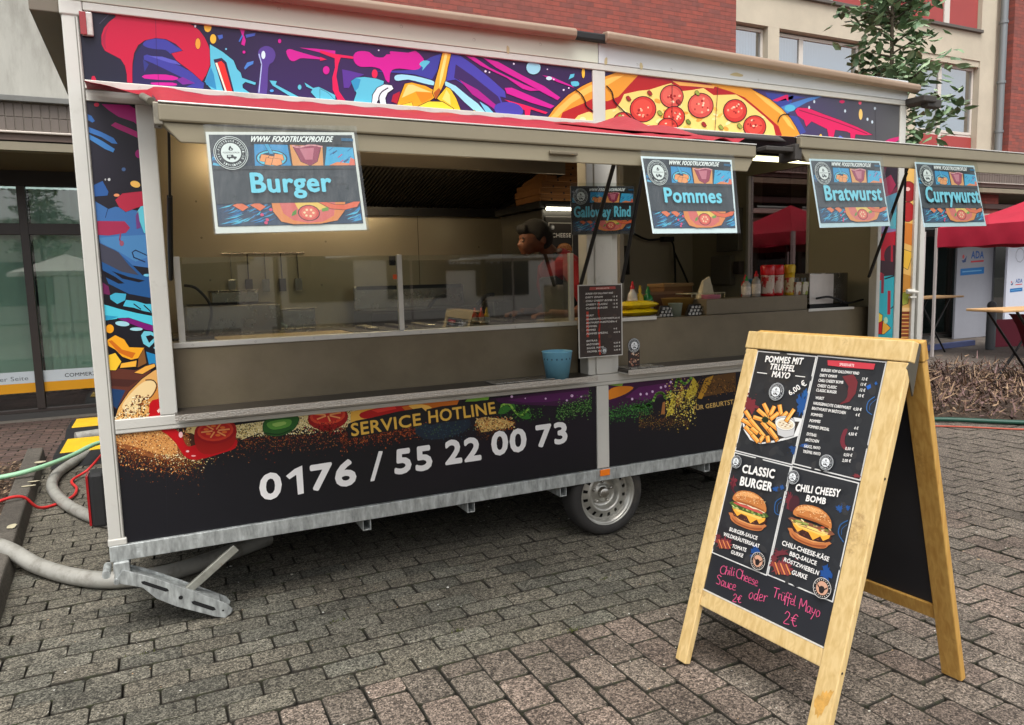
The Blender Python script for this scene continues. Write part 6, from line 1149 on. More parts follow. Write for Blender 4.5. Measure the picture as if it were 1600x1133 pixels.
for i, x in enumerate((4.02, 4.24)):
    t = tag(empty('wall_dispenser', (x, 2.22, 1.60)), ('black paper dispenser on the rear wall nearest the pillar', 'black paper dispenser on the rear wall, right of its twin')[i], 'dispenser', 'black wall dispensers'); b = MB(); b.prism([(0, .06), (.03, .02), (.06, .05), (.11, .0), (.16, .05), (.20, .02), (.20, .30), (0, .30)], 'y', 0, .11); b.build('body', M_BLKP, t, bev=.006); b = MB(); b.box(.08, .10, -.004, 0, .1, .28); b.build('window', mat('smoke_slot', (70, 66, 62), .2), t)
for nm, lb, y0, y1, z0, z1, m in (('switch_box', 'grey distribution box on the right end wall', 1.70, 1.98, 1.50, 1.78, mat('grey_box', (116, 110, 100), .5)), ('switch_box', 'grey metal box high on the right end wall', 1.60, 1.90, 1.82, 2.22, mat('grey_box2', (104, 100, 92), .5)), ('switch_plate', 'small dark switch plate beside the distribution box', 1.58, 1.66, 1.60, 1.72, mat('dark_plate', (72, 64, 58), .4))):
    t = tag(empty(nm, (5.29, (y0+y1)/2, z0)), lb, 'switch box'); b = MB(); h_ = (y1-y0)/2; b.box(-.06, 0, -h_, h_, 0, z1-z0); b.build('case', m, t, bev=.006); b = MB(); b.box(-.064, -.0605, -h_*.86, h_*.86, (z1-z0)*.06, (z1-z0)*.94); b.build('cover', m, t, bev=.002)
b = MB(); b.tube([(4.55, 2.30, 2.02), (4.7, 2.28, 1.96), (4.95, 2.26, 1.96), (5.0, 2.25, 1.80), (4.97, 2.2, 1.40)], .010, 8, sub=5); b.tube([(5.0, 2.25, 1.83), (5.08, 2.2, 1.62), (5.14, 2.15, 1.42)], .010, 8, sub=4); b.box(4.86, 4.99, 2.24, 2.30, 1.94, 1.99); tag(b.build('wall_cable', M_BLACK), 'black plug and forked cable hanging on the inner rear wall', 'cable')
ipart('steel_worktop', lambda b: b.box(3.66, 5.28, 1.75, 2.334, 1.20, 1.24), M_SS2, .003); ipart('base_cabinet', lambda b: b.box(3.66, 5.28, 1.80, 2.334, .461, 1.199), M_INW, .003)
ls = tag(empty('light_strip', (4.1, .62, 2.47)), 'long lit ceiling lamp above the right serving bay', 'lamp'); b = MB(); b.box(0, 1.05, 0, .045, 0, .03); b.build('diffuser', mat('lit_diffuser', (250, 244, 196), .5, emit=(250, 242, 190), estr=2.4), ls, bev=.004); b = MB(); b.box(-.02, 1.07, -.02, .065, .031, .06); b.build('housing', M_BLKP, ls)
cl2 = empty('ceiling_lamp', (.75, 1.0, 2.765), T_); b = MB(); b.box(0, 1.7, 0, .08, 0, .025); b.build('diffuser', mat('warm_diffuser', (255, 226, 170), .5, emit=(255, 226, 180), estr=24), cl2, bev=.004); b = MB(); b.box(-.02, 1.72, -.01, .09, .0255, .034); b.build('housing', M_ALU, cl2)
ipart('ceiling_beam', lambda b: b.box(3.3, 5.28, .40, .60, 2.56, 2.60), M_BLKP, .004)

# ---- things on the serving counter (counter top z 1.331; raised box top z 1.437)
def lathe_thing(name, label, cat, loc, parts, group=None):
    t = tag(empty(name, loc), label, cat, group)
    for nm, prof, m in parts: b = MB(); b.lathe(prof, 20); b.build(nm, m, t)
    return t
def col(n_, c, r_=.4, **k): return mat(n_, c, r_, **k)
RZ = 1.4375
def bottle(name, label, loc, h, r_, cb, cc, clear=False, tall=False):
    body = col('bottle_%d_%d_%d' % cb, cb, .25, coat=.3) if not clear else mat('clear_plastic', (214, 206, 196), .12, trans=.55, coat=.4)
    t = lathe_thing(name, label, 'bottle', loc, [('body', [(.0001, 0), (r_*.96, 0), (r_, h*.04), (r_, h*.55), (r_*.9, h*.64), (r_*.42, h*.74), (r_*.40, h*.78), (.0001, h*.78)], body), ('cap', [(r_*.46, h*.775), (r_*.46, h*.86), (r_*.3, h*.88), (r_*.16, h*1.0), (.0001, h*1.0)], col('cap_%d_%d_%d' % cc, cc, .35))])
    b = MB(); b.lathe([(r_*1.012, h*.12), (r_*1.012, h*.5)], 20); b.build('label', col('white_label', (214, 206, 196), .6, var=.3, vscale=50), t)
    return t
def on(px, y, z0=RZ): p = on_y(px, 480, y); return (p.x, y, z0)
bottle('sauce_bottle', 'clear bottle with green cap on the raised counter', on(1166, .25), .15, .030, (150, 60, 40), (16, 130, 60), True)
bottle('sauce_bottle', 'clear squeeze bottle with red cap on the raised counter', on(1181, .28), .185, .032, (190, 150, 130), (196, 20, 34), True)
bottle('sauce_bottle', 'small red capped bottle partly behind the paper cup', on(1164, .34), .16, .028, (180, 40, 40), (196, 40, 60))
cp = lathe_thing('paper_cup', 'pale blue paper cup on the raised counter', 'cup', on(1172, .36), [('cup', [(.0001, 0), (.028, 0), (.040, .125), (.042, .127), (.040, .124), (.0001, .05)], col('blue_cup', (90, 176, 220), .5, var=.25, vscale=40))])
for i, (px, lb) in enumerate(((1199, 'red ketchup dispenser, left one of the pair'), (1213, 'red ketchup dispenser, right one of the pair'))):
    t = lathe_thing('ketchup_dispenser', lb, 'ketchup dispenser', on(px, .27+.03*i), [('body', [(.0001, 0), (.045, 0), (.047, .01), (.047, .16), (.0001, .16)], col('ketchup_red', (196, 10, 26), .3, coat=.3)), ('lid', [(.050, .155), (.052, .17), (.052, .215), (.046, .225), (.0001, .225)], col('lid_red', (214, 14, 30), .3, coat=.3))], 'ketchup dispensers')
    b = MB(); b.lathe([(.0478, .02), (.0478, .15)], 24); b.build('label', mat('ketchup_label', (206, 190, 176), .5, dirt=((190, 30, 30), 16, .5, .55)), t)
t = lathe_thing('mustard_bottle', 'yellow mustard bottle beside the ketchup dispensers', 'bottle', on(1233, .29), [('body', [(.0001, 0), (.034, 0), (.036, .01), (.036, .17), (.0001, .17)], col('mustard', (226, 184, 30), .3, coat=.3)), ('lid', [(.039, .165), (.040, .215), (.034, .225), (.0001, .225)], col('lid_yellow', (228, 190, 40), .35))]); b = MB(); b.lathe([(.0368, .02), (.0368, .13)], 24); b.build('label', mat('mustard_label', (210, 196, 150), .5, dirt=((186, 40, 30), 14, .5, .55)), t)
for i, (px, lb) in enumerate(((1243, 'small shaker with paper wrap, left one near the steel box'), (1254, 'small shaker with paper wrap, right one near the steel box'))):
    p = on(px, .26); t = tag(empty('shaker', p), lb, 'shaker', 'paper wrapped shakers'); b = MB(); b.hexa([(-.024, -.024, 0), (.024, -.024, 0), (.024, .024, 0), (-.024, .024, 0), (-.030, -.030, .095), (.030, -.030, .095), (.030, .030, .095), (-.030, .030, .095)]); b.build('wrap', mat('shaker_wrap%d' % i, (206, 198, 182), .5, dirt=(((150, 90, 50), (150, 160, 70))[i], 22, .5, .56)), t, bev=.003)
    b = MB(); b.tube([(-.012, 0, .095), (-.012, 0, .125)], .010, 10); b.tube([(.014, 0, .095), (.014, 0, .125)], .010, 10); b.build('glass_tops', mat('smoky_glass', (120, 124, 124), .1, metal=.4), t)
# steel box with plug
t = tag(empty('steel_appliance', (4.90, .24, 1.331)), 'square stainless appliance with a black lead at the right end of the counter', 'appliance')
b = MB(); b.box(-.23, .18, 0, .38, .03, .262); b.build('case', M_SS2, t, bev=.006); b = MB(); b.box(-.228, .02, -.004, -.0005, .032, .255); b.build('front_plate', mat('bright_plate', (220, 214, 210), .34, metal=.4, var=.06, vscale=14), t, bev=.002); b = MB(); b.box(-.22, .19, .0, .38, 0, .028); b.build('base', M_BLACK, t)
b = MB(); b.lathe([(.0001, -.02), (.016, -.02), (.02, -.004), (.02, 0)], 16, Matrix.Translation((-.19, -.004, .075)) @ Matrix.Rotation(R(90), 4, 'X')); b.build('socket', mat('brass_socket', (150, 120, 60), .4, metal=.7), t)
b = MB(); b.tube([(-.19, -.03, .075), (-.10, -.06, .085), (0, -.07, .06), (.10, -.06, .03), (.3, -.04, .05)], .008, 8, sub=6); b.build('lead', M_BLACK, t)
ipart('counter_trim', lambda b: b.box(4.53, 5.0, .112, .1195, 1.318, 1.338), M_ALU2, .002); ipart('counter_trim', lambda b: b.box(2.81, 3.18, .112, .1195, 1.325, 1.348), M_ALU2, .002)
# yellow bag
def pillow(name, label, cat, loc, sx, sy, sz, m, rot=0, layers=1, group=None):
    t = tag(empty(name, loc, rz=rot), label, cat, group)
    for L_ in range(layers):
        b = MB(); n1, n2 = 14, 10; vs_ = []; fs_ = []
        for s_ in (1, -1):
            k = len(vs_)
            for i in range(n1+1):
                for j in range(n2+1):
                    u, v = i/n1*2-1, j/n2*2-1; h = max(0, (1-u**4)*(1-v**4))**.5; vs_.append((u*sx, v*sy, sz*(1+L_*1.9)+s_*sz*h*(1+.10*math.sin(7*u+3*v+L_))))
            for i in range(n1):
                for j in range(n2): fs_.append((k+i*(n2+1)+j, k+(i+1)*(n2+1)+j, k+(i+1)*(n2+1)+j+1, k+i*(n2+1)+j+1))
        b.cs = True; b.add(vs_, fs_); b.build('bag', m, t)
    return t
pillow('yellow_bag', 'two glossy yellow food bags lying on the counter', 'bag', (3.19, .36, 1.34), .145, .09, .026, mat('yellow_foil', (206, 176, 20), .25, var=.15, vscale=14, bump=.5, bscale=30), .1, 2)
bottle('spray_bottle', 'white spray bottle with red head behind the yellow bags', (3.298, .55, 1.331), .24, .035, (196, 192, 186), (190, 20, 36)); bottle('detergent_bottle', 'yellow detergent bottle behind the yellow bags', (3.362, .55, 1.331), .21, .026, (216, 180, 30), (206, 170, 30)); bottle('detergent_bottle', 'green plastic bottle behind the yellow bags', (3.43, .55, 1.331), .20, .038, (16, 130, 60), (16, 120, 56))
thing_box('cardboard_box', 'brown cardboard box behind the yellow bags', 'box', (3.47, .58, 1.331), [('carton', (0, .30, 0, .2, 0, .14), mat('cardboard', (112, 76, 52), .8, var=.1), .003), ('flap', (0, .30, 0, .006, .14, .16), mat('cardboard2', (140, 104, 72), .8), 0)]); thing_box('carton_stack', 'taller brown carton standing behind the wire basket', 'box', (3.66, .66, 1.331), [('carton', (0, .26, 0, .2, 0, .21), mat('cardboard3', (120, 86, 52), .8, var=.1), .003), ('lid', (-.006, .266, -.006, .206, .19, .215), mat('cardboard4', (146, 116, 76), .8), .003)])
lathe_thing('plant_pot', 'small grey green pot in front of the brown bowl', 'pot', (3.405, .21, 1.331), [('pot', [(.0001, 0), (.036, 0), (.048, .088), (.05, .09), (.046, .088), (.0001, .04)], col('grey_pot', (128, 138, 124), .5))])
lathe_thing('brown_bowl', 'brown paper bowl behind the small pot', 'bowl', (3.56, .38, 1.331), [('bowl', [(.0001, 0), (.085, 0), (.115, .115), (.118, .118), (.112, .114), (.0001, .06)], col('kraft_bowl', (136, 104, 44), .6, var=.12))])
lathe_thing('pink_tub', 'pink plastic tub at the end of the raised counter', 'tub', (3.785, .30, 1.331), [('tub', [(.0001, 0), (.06, 0), (.066, .13), (.068, .133), (.062, .13), (.0001, .08)], col('pink_tub', (196, 120, 140), .4))])
for i, x in enumerate((3.31, 3.55)):
    t = tag(empty('toast_rack', (x, .20, 1.331)), ('pierced metal food rack left of the small pot', 'pierced metal food rack right of the small pot')[i], 'food rack', 'pierced food racks')
    b = MB()
    for k in range(4):
        for q in range(3): b.add([(-.05+.03*k+.012*q, -.01+.0*q, .006+.022*q), (-.03+.03*k+.012*q, -.01, .006+.022*q), (-.022+.03*k+.012*q, -.005, .022+.022*q), (-.042+.03*k+.012*q, -.005, .022+.022*q)], [(0, 1, 2, 3)])
    b.build('rack_mesh', M_SS2, t); b = MB(); b.hexa([(-.06, -.004, 0), (.07, -.004, 0), (.09, .05, 0), (-.04, .05, 0), (-.02, .02, .075), (.10, .02, .075), (.10, .03, .075), (-.02, .03, .075)]); b.build('rack_body', M_DKST, t)
wb = tag(empty('wire_basket', (3.84, .50, 1.331)), 'cream wire basket holding a paper napkin bag', 'basket'); b = MB()
for z in (.04, .09, .14): b.tube([(-.14, -.1, z), (.16, -.1, z), (.16, .1, z), (-.14, .1, z), (-.14, -.1, z)], .004, 6)
for k in range(9): b.tube([(-.14+.0375*k, -.1, 0), (-.14+.0375*k, -.1, .14)], .003, 6)
b.build('wire', mat('cream_wire', (206, 200, 170), .5), wb); b = MB(); b.hexa([(-.02, -.06, .01), (.14, -.06, .01), (.14, .06, .01), (-.02, .06, .01), (.04, -.01, .23), (.10, -.01, .26), (.10, .01, .26), (.04, .01, .23)]); b.build('napkins', mat('cream_paper', (216, 206, 178), .7, var=.1, vscale=20), wb, bev=.004); b = MB(); b.box(-.13, .15, -.09, .09, .005, .10); b.build('basket_content', mat('cream_paper', (216, 206, 178), .7), wb, bev=.01)
thing_box('tong_set', 'steel tongs lying in front of the yellow bags', 'tongs', (3.05, .19, 1.331), [('arm', (0, .22, 0, .012, .004, .012), M_SS2, .003), ('arm', (.01, .20, .02, .032, .004, .016), M_SS2, .003), ('rest', (-.03, .26, -.02, .06, 0, .003), M_DKST, 0)])
# on the outer shelf
bk = lathe_thing('flower_bucket', 'pale blue tin bucket standing on the left serving shelf', 'bucket', (2.345, -.055, 1.0285), [('bucket', [(.0001, .002), (.064, .002), (.066, .0), (.088, .155), (.091, .158), (.088, .161), (.085, .157), (.064, .006), (.0001, .006)], mat('pale_blue_tin', (120, 184, 214), .4, var=.08, vscale=6))])
b = MB()
for k in range(18):
    t = 2*math.pi*k/18; r_ = .0835; c_ = Vector((r_*math.cos(t), r_*math.sin(t), .118)); e = Vector((-math.sin(t), math.cos(t), 0)); o_ = Vector((math.cos(t), math.sin(t), 0))*.0008
    b.add([c_+o_+e*.006, c_+o_+Vector((0, 0, .007)), c_+o_-e*.006, c_+o_-Vector((0, 0, .007))], [(0, 1, 2, 3)])
b.build('punched_pattern', mat('blue_shadow', (56, 96, 126), .6), bk)
def tray(loc, label, l):
    t = tag(empty('glass_tray', loc), label, 'tray', 'trays on the serving shelf'); b = MB(); b.box(0, l, -.05, .10, 0, .006); b.build('tray', mat('clear_tray', (150, 146, 138), .12, trans=.4), t, bev=.003); b = MB(); b.tube([(0, -.052, .008), (l, -.052, .008)], .003, 6); b.build('rim', M_SS2, t)
tray((1.93, -.05, 1.0285), 'flat clear tray beside the pale blue bucket', .42); tray((2.83, -.05, 1.0445), 'flat clear tray under the small card stand', .24)
cs_ = tag(empty('card_stand', (2.90, -.03, 1.052)), 'small upright card with round emblem on the right serving shelf', 'card stand')
b = MB(); b.box(-.042, .042, 0, .003, 0, .105); b.lathe([(.0001, 0), (.045, 0), (.045, .003), (.0001, .003)], 24, Matrix.Translation((0, .003, .132)) @ Matrix.Rotation(R(90), 4, 'X')); b.build('card', mat('card_black', (34, 30, 30), .5), cs_)
a = Art((0, -.0006, 0), (1, 0, 0), (0, 0, 1), (0, -1, 0)); a.poly([(-.042, 0), (.042, 0), (.042, .095), (-.042, .095)], (50, 40, 38))
rr = random.Random(2)
for k in range(26): a.ell(rr.uniform(-.036, .036), rr.uniform(.01, .085), rr.uniform(.004, .010), rr.uniform(.003, .007), rr.choice([(150, 100, 80), (196, 160, 130), (90, 60, 50), (220, 200, 180)]), rr.random(), 7)
logo(a, 0, .132, .0425, 1.); a.build('print', PAPER, cs_); b = MB(); b.box(-.05, .05, -.015, .03, -.006, -.0005); b.build('foot', mat('clear_tray', (150, 146, 138), .12), cs_)

# more kitchen kit behind the glass
for i, (x, lb) in enumerate(((.62, 'steel food container at the left of the rear worktop'), (1.02, 'steel food container beside the steel tub'), (2.80, 'steel food container right of the griddle'))):
    t = tag(empty('food_container', (x, 1.80+.02*i, 1.281+(.205 if i == 0 else 0))), lb, 'container', 'steel food containers'); b = MB(); b.box(0, .32, 0, .26, 0, .15 if i else .09); b.build('pan', M_SS2, t, bev=.012); b = MB(); b.box(-.008, .328, -.008, .268, .15 if i else .09, .156 if i else .096); b.build('rim', M_SS2, t, bev=.003)
for i, (x, c, nm_) in enumerate(((2.071, (190, 30, 30), 'red'), (2.115, (206, 40, 34), 'orange red'), (2.152, (220, 180, 30), 'yellow'))): bottle('squeeze_bottle', f'small {nm_} squeeze bottle on the counter behind the right glass pane', (x, .50, 1.316), .12, .018, c, c)
hb = tag(empty('utensil_rail', (.75, 2.31, 1.86)), 'rail with hanging grill utensils on the steel rear wall', 'utensil rail'); b = MB(); b.tube([(0, 0, 0), (.62, 0, 0)], .007, 8); b.build('rail', M_SS2, hb)
for k in range(5):
    b = MB(); x = .06+k*.125; b.tube([(x, -.012, -.005), (x, -.014, -.20)], .005, 6); b.box(x-.028, x+.028, -.02, -.014, -.30, -.20); b.build('utensil', (M_SS2, M_DKST)[k % 2], hb, bev=.004)
for i, (x, z) in enumerate(((3.72, 1.242), (3.98, 1.242), (4.30, 1.242), (4.62, 1.242))):
    lathe_thing('steel_pot', ('steel pot on the rear worktop nearest the partition', 'steel pot on the rear worktop, second from the partition', 'steel pot on the rear worktop, third from the partition', 'steel pot on the rear worktop nearest the end door')[i], 'pot', (x, 2.0, z), [('pot', [(.0001, 0), (.09, 0), (.095, .01), (.095, .13+.03*(i % 2)), (.10, .134+.03*(i % 2)), (.09, .13+.03*(i % 2)), (.0001, .06)], M_SS2)], 'steel pots on the rear worktop')
# ================================================================ COOK inside the trailer
def fused(name, shapes, m, parent, voxel=.0075, smooth=3):
    b = MB()
    for s_ in shapes:
        if s_[0] == 's': b.sphere(s_[1], s_[2], 16, s_[3] if len(s_) > 3 else (1, 1, 1))
        else: b.tube(s_[1], list(s_[2]), 14, sub=s_[3] if len(s_) > 3 else 0)
    o = b.build(name, m, parent); r_ = o.modifiers.new('fuse', 'REMESH'); r_.mode = 'VOXEL'; r_.voxel_size = voxel; r_.use_smooth_shade = True
    q = o.modifiers.new('soften', 'SMOOTH'); q.iterations = smooth; q.factor = .5
    return o
pr = tag(empty('person', (2.99, 1.05, .432)), 'cook in a red shirt and dark apron bending over the cooking line', 'person')
M_SKIN = mat('skin', (104, 62, 42), .6, var=.06, vscale=12); M_HAIR = mat('dark_hair', (14, 11, 10), .75, var=.5, vscale=160, bump=1., bscale=240); M_SHIRT = mat('red_shirt', (140, 12, 26), .8, var=.08, vscale=9, bump=.2, bscale=18); M_APR = mat('dark_apron', (30, 28, 30), .8, var=.1); M_TRO = mat('dark_trousers', (34, 36, 44), .85)
def arm(y, fx, hz, sg):
    return [('t', [(.0, y, 1.24), (.02, y+sg*.06, 1.12), (.06, y+sg*.08, .97)], (.054, .048, .042)), ('t', [(.06, y+sg*.08, .97), (-.06, y+sg*.06, .91), (fx, y, hz)], (.043, .038, .028)), ('s', (fx-.05, y, hz-.01), .045, (1.15, .8, .45))] + \
        [('t', [(fx-.07, y+k*.020-.03, hz-.01), (fx-.12, y+k*.021-.031, hz-.015), (fx-.145+abs(k-1.3)*.012, y+k*.021-.031, hz-.04)], (.010, .0095, .008)) for k in range(4)] + [('t', [(fx-.04, y-sg*.03, hz), (fx-.075, y-sg*.055, hz-.02), (fx-.10, y-sg*.05, hz-.035)], (.012, .011, .009))]
body = [('t', [(.10, 0, .92), (.08, 0, 1.10), (.0, 0, 1.28), (-.05, 0, 1.36)], (.145, .135, .13, .07)), ('s', (.0, 0, 1.24), .13, (.85, 1.45, .8)), ('t', [(-.03, 0, 1.32), (-.12, 0, 1.41), (-.16, 0, 1.45)], (.062, .056, .058)),
        ('s', (-.205, 0, 1.475), .108, (1.08, .74, 1.05)), ('s', (-.265, 0, 1.42), .07, (.9, .78, 1.1)), ('t', [(-.30, 0, 1.455), (-.325, 0, 1.415), (-.315, 0, 1.40)], (.012, .018, .012)), ('s', (-.275, 0, 1.365), .034, (1, 1.1, .8)), ('t', [(-.295, -.022, 1.392), (-.305, 0, 1.389), (-.295, .022, 1.392)], (.007, .010, .007)), ('s', (-.295, -.032, 1.445), .013), ('s', (-.295, .032, 1.445), .013),
        ('s', (-.165, -.082, 1.45), .03, (.7, .3, 1.1)), ('s', (-.165, .082, 1.45), .03, (.7, .3, 1.1))] + arm(-.20, -.20, .93, -1) + arm(.20, -.22, .93, 1)
for s_ in (-1, 1): body += [('t', [(.12, s_*.09, .94), (.08, s_*.10, .50), (.10, s_*.10, .08)], (.098, .064, .046)), ('s', (.03, s_*.10, .07), .055, (2.0, .8, .75))]
fused('body', body, M_SKIN, pr)
fused('hair', [('s', (-.19, 0, 1.512), .108, (1.14, .80, .92)), ('s', (-.125, 0, 1.475), .082, (.9, 1.0, 1.15)), ('s', (-.185, -.058, 1.49), .048, (1.3, .62, 1.3)), ('s', (-.185, .058, 1.49), .048, (1.3, .62, 1.3)), ('s', (-.125, 0, 1.43), .066, (.8, 1.05, 1.0)), ('t', [(-.28, -.05, 1.53), (-.308, 0, 1.53), (-.28, .05, 1.53)], (.034, .04, .034)), ('t', [(-.302, -.052, 1.462), (-.312, -.03, 1.468), (-.308, -.012, 1.462)], (.006, .008, .006)), ('t', [(-.302, .052, 1.462), (-.312, .03, 1.468), (-.308, .012, 1.462)], (.006, .008, .006))], M_HAIR, pr, .009, 4)
fused('shirt', [('t', [(.11, 0, .86), (.09, 0, 1.10), (.02, 0, 1.27), (-.04, 0, 1.345)], (.162, .152, .142, .09)), ('s', (.0, 0, 1.24), .142, (.9, 1.5, .84)), ('t', [(.0, -.18, 1.26), (.02, -.26, 1.12), (.055, -.275, 1.02)], (.075, .068, .062)), ('t', [(.0, .18, 1.26), (.02, .26, 1.12), (.055, .275, 1.02)], (.075, .068, .062))], M_SHIRT, pr)
fused('apron', [('t', [(.04, -.02, .70), (.0, -.02, 1.0), (-.045, -.01, 1.2)], (.155, .145, .12)), ('t', [(-.07, -.09, 1.18), (-.075, -.085, 1.30), (-.06, -.06, 1.36)], (.024, .02, .018)), ('t', [(-.07, .09, 1.18), (-.075, .085, 1.30), (-.06, .06, 1.36)], (.024, .02, .018))], M_APR, pr)
tr = [('t', [(.11, 0, .98), (.11, 0, .86)], (.152, .155))]
for s_ in (-1, 1): tr += [('t', [(.12, s_*.09, .90), (.08, s_*.10, .48), (.10, s_*.10, .09)], (.108, .080, .066))]
fused('trousers', tr, M_TRO, pr)

for s_ in (-1, 1):
    b = MB(); b.sphere((-.303, s_*.031, 1.446), .011, 10); b.build('eye', mat('eye_white', (96, 74, 62), .4), pr); b = MB(); b.sphere((-.311, s_*.031, 1.444), .0062, 8); b.build('iris', mat('dark_iris', (30, 20, 16), .2), pr)
# ================================================================ BUILDING behind (bank at street level, brick and concrete above)
BD = tag(empty('bank_building', (4, 7.3, 0)), 'long building with canopy, bank windows at street level and brick upper storey', 'building')
def bpart(name, fn, m, bev=0., parent=BD):
    b = MB(); fn(b); o = b.build(name, m, parent, bev=bev); o.location = (-4, -7.3, 0) if parent is BD else (0, 0, 0); return o
def brick_mat():
    m = bpy.data.materials.new('red_brickwork'); m.use_nodes = True; n = m.node_tree.nodes; L = m.node_tree.links; b = n['Principled BSDF']
    tc = n.new('ShaderNodeTexCoord'); mp = n.new('ShaderNodeMapping'); mp.inputs['Rotation'].default_value = (R(90), 0, 0); L.new(tc.outputs['Object'], mp.inputs[0])
    br = n.new('ShaderNodeTexBrick'); br.inputs['Scale'].default_value = 1; br.inputs['Brick Width'].default_value = .235; br.inputs['Row Height'].default_value = .066; br.inputs['Mortar Size'].default_value = .0045; br.inputs['Mortar Smooth'].default_value = .2; br.inputs['Bias'].default_value = -.1
    br.inputs['Color1'].default_value = (*lin((150, 76, 64)), 1); br.inputs['Color2'].default_value = (*lin((120, 72, 66)), 1); br.inputs['Mortar'].default_value = (*lin((120, 70, 60)), 1); L.new(mp.outputs[0], br.inputs['Vector'])
    nz = n.new('ShaderNodeTexNoise'); nz.inputs['Scale'].default_value = 9; nz.inputs['Detail'].default_value = 6; L.new(tc.outputs['Object'], nz.inputs['Vector']); mr = n.new('ShaderNodeMapRange'); mr.inputs['To Min'].default_value = .7; mr.inputs['To Max'].default_value = 1.3; L.new(nz.outputs['Fac'], mr.inputs['Value'])
    vm = n.new('ShaderNodeVectorMath'); vm.operation = 'SCALE'; L.new(br.outputs['Color'], vm.inputs[0]); L.new(mr.outputs[0], vm.inputs['Scale']); L.new(vm.outputs[0], b.inputs['Base Color']); b.inputs['Roughness'].default_value = .85
    bp = n.new('ShaderNodeBump'); bp.inputs['Strength'].default_value = .8; bp.inputs['Distance'].default_value = .01; bp.invert = True; L.new(br.outputs['Fac'], bp.inputs['Height']); L.new(bp.outputs[0], b.inputs['Normal']); return m
M_BRK = brick_mat(); M_CONC = mat('weathered_concrete', (172, 170, 161), .85, var=.16, vscale=3, stretch=(1, 1, .25), bump=.3, bscale=40, dirt=((112, 108, 98), 2, .5, .8)); M_BEIGE = mat('beige_render', (190, 180, 160), .85, var=.08, vscale=2, bump=.2, bscale=60)
M_WF = mat('white_window_frame', (206, 200, 190), .5); M_DKF = mat('dark_brown_frame', (52, 44, 40), .45, var=.08); M_REDP = mat('red_infill_panel', (158, 62, 58), .5, var=.05, vscale=3); M_ROOM = mat('dark_room', (30, 30, 30), .9); M_CURT = mat('pale_curtain', (212, 224, 230), .8)
M_WGL = glass_mat('window_glass', (220, 232, 240), .5); M_SGL = glass_mat('shopfront_glass', (226, 238, 232), .13)
bpart('concrete_wall', lambda b: b.box(-14, 2.2, 6.0, 6.4, 3.66, 9.5), M_CONC); bpart('brick_wall', lambda b: b.box(2.2, 9.39, 6.2, 6.6, 3.6, 9.5), M_BRK)
bpart('coping', lambda b: b.box(-14, 8.4, 5.66, 6.0, 3.60, 3.66), mat('grey_coping', (112, 112, 108), .7, var=.1), .006)
# canopy: ribbed tile fascia, gutter line, bands, soffit
bpart('fascia_back', lambda b: b.box(-14, 34, 5.735, 5.78, 3.28, 3.60), mat('fascia_joint', (150, 142, 130), .8))
M_TILE = mat('brown_grey_tile', (104, 94, 86), .6, var=.1, vscale=9, obvar=.08)
tb = MB(); tb.box(0, .072, -.012, 0, 0, .142); t0 = tb.build('cladding_tile', M_TILE, BD, bev=.003); t0.location = (-4-1.9, 5.734-7.3, 3.305); first = True
for xa, xb in ((-1.9, .3), (8.7, 11.4), (14.6, 17.4)):
    x = xa
    while x < xb:
        for z in (3.305, 3.452):
            if first: first = False; continue
            linked(t0, BD, (x-4, 5.734-7.3, z))
        x += .081
bpart('gutter_edge', lambda b: b.box(-14, 34, 5.66, 5.74, 3.272, 3.296), mat('pale_gutter', (176, 166, 156), .4, metal=.3), .006)
bpart('canopy_band', lambda b: b.box(-14, 34, 5.70, 5.78, 3.205, 3.271), mat('brown_band', (102, 84, 74), .6, var=.08)); bpart('canopy_gap', lambda b: b.box(-14, 34, 5.73, 5.78, 3.186, 3.204), M_DARKIN)
bpart('canopy_beam', lambda b: b.box(-14, 34, 5.69, 5.86, 3.10, 3.185), mat('olive_beam', (134, 126, 106), .6, var=.06)); bpart('soffit', lambda b: b.box(-14, 34, 5.861, 7.5, 3.10, 3.14), mat('olive_soffit', (110, 100, 80), .8))
for z0, z1, c in ((2.80, 2.90, (86, 66, 60)), (2.62, 2.70, (190, 178, 168)), (2.44, 2.54, (96, 72, 62))):
    bpart('awning_case', lambda b: b.box(8.2, 34, 5.9, 6.0, z0, z1), mat('case_%d' % c[0], c, .6), .01)
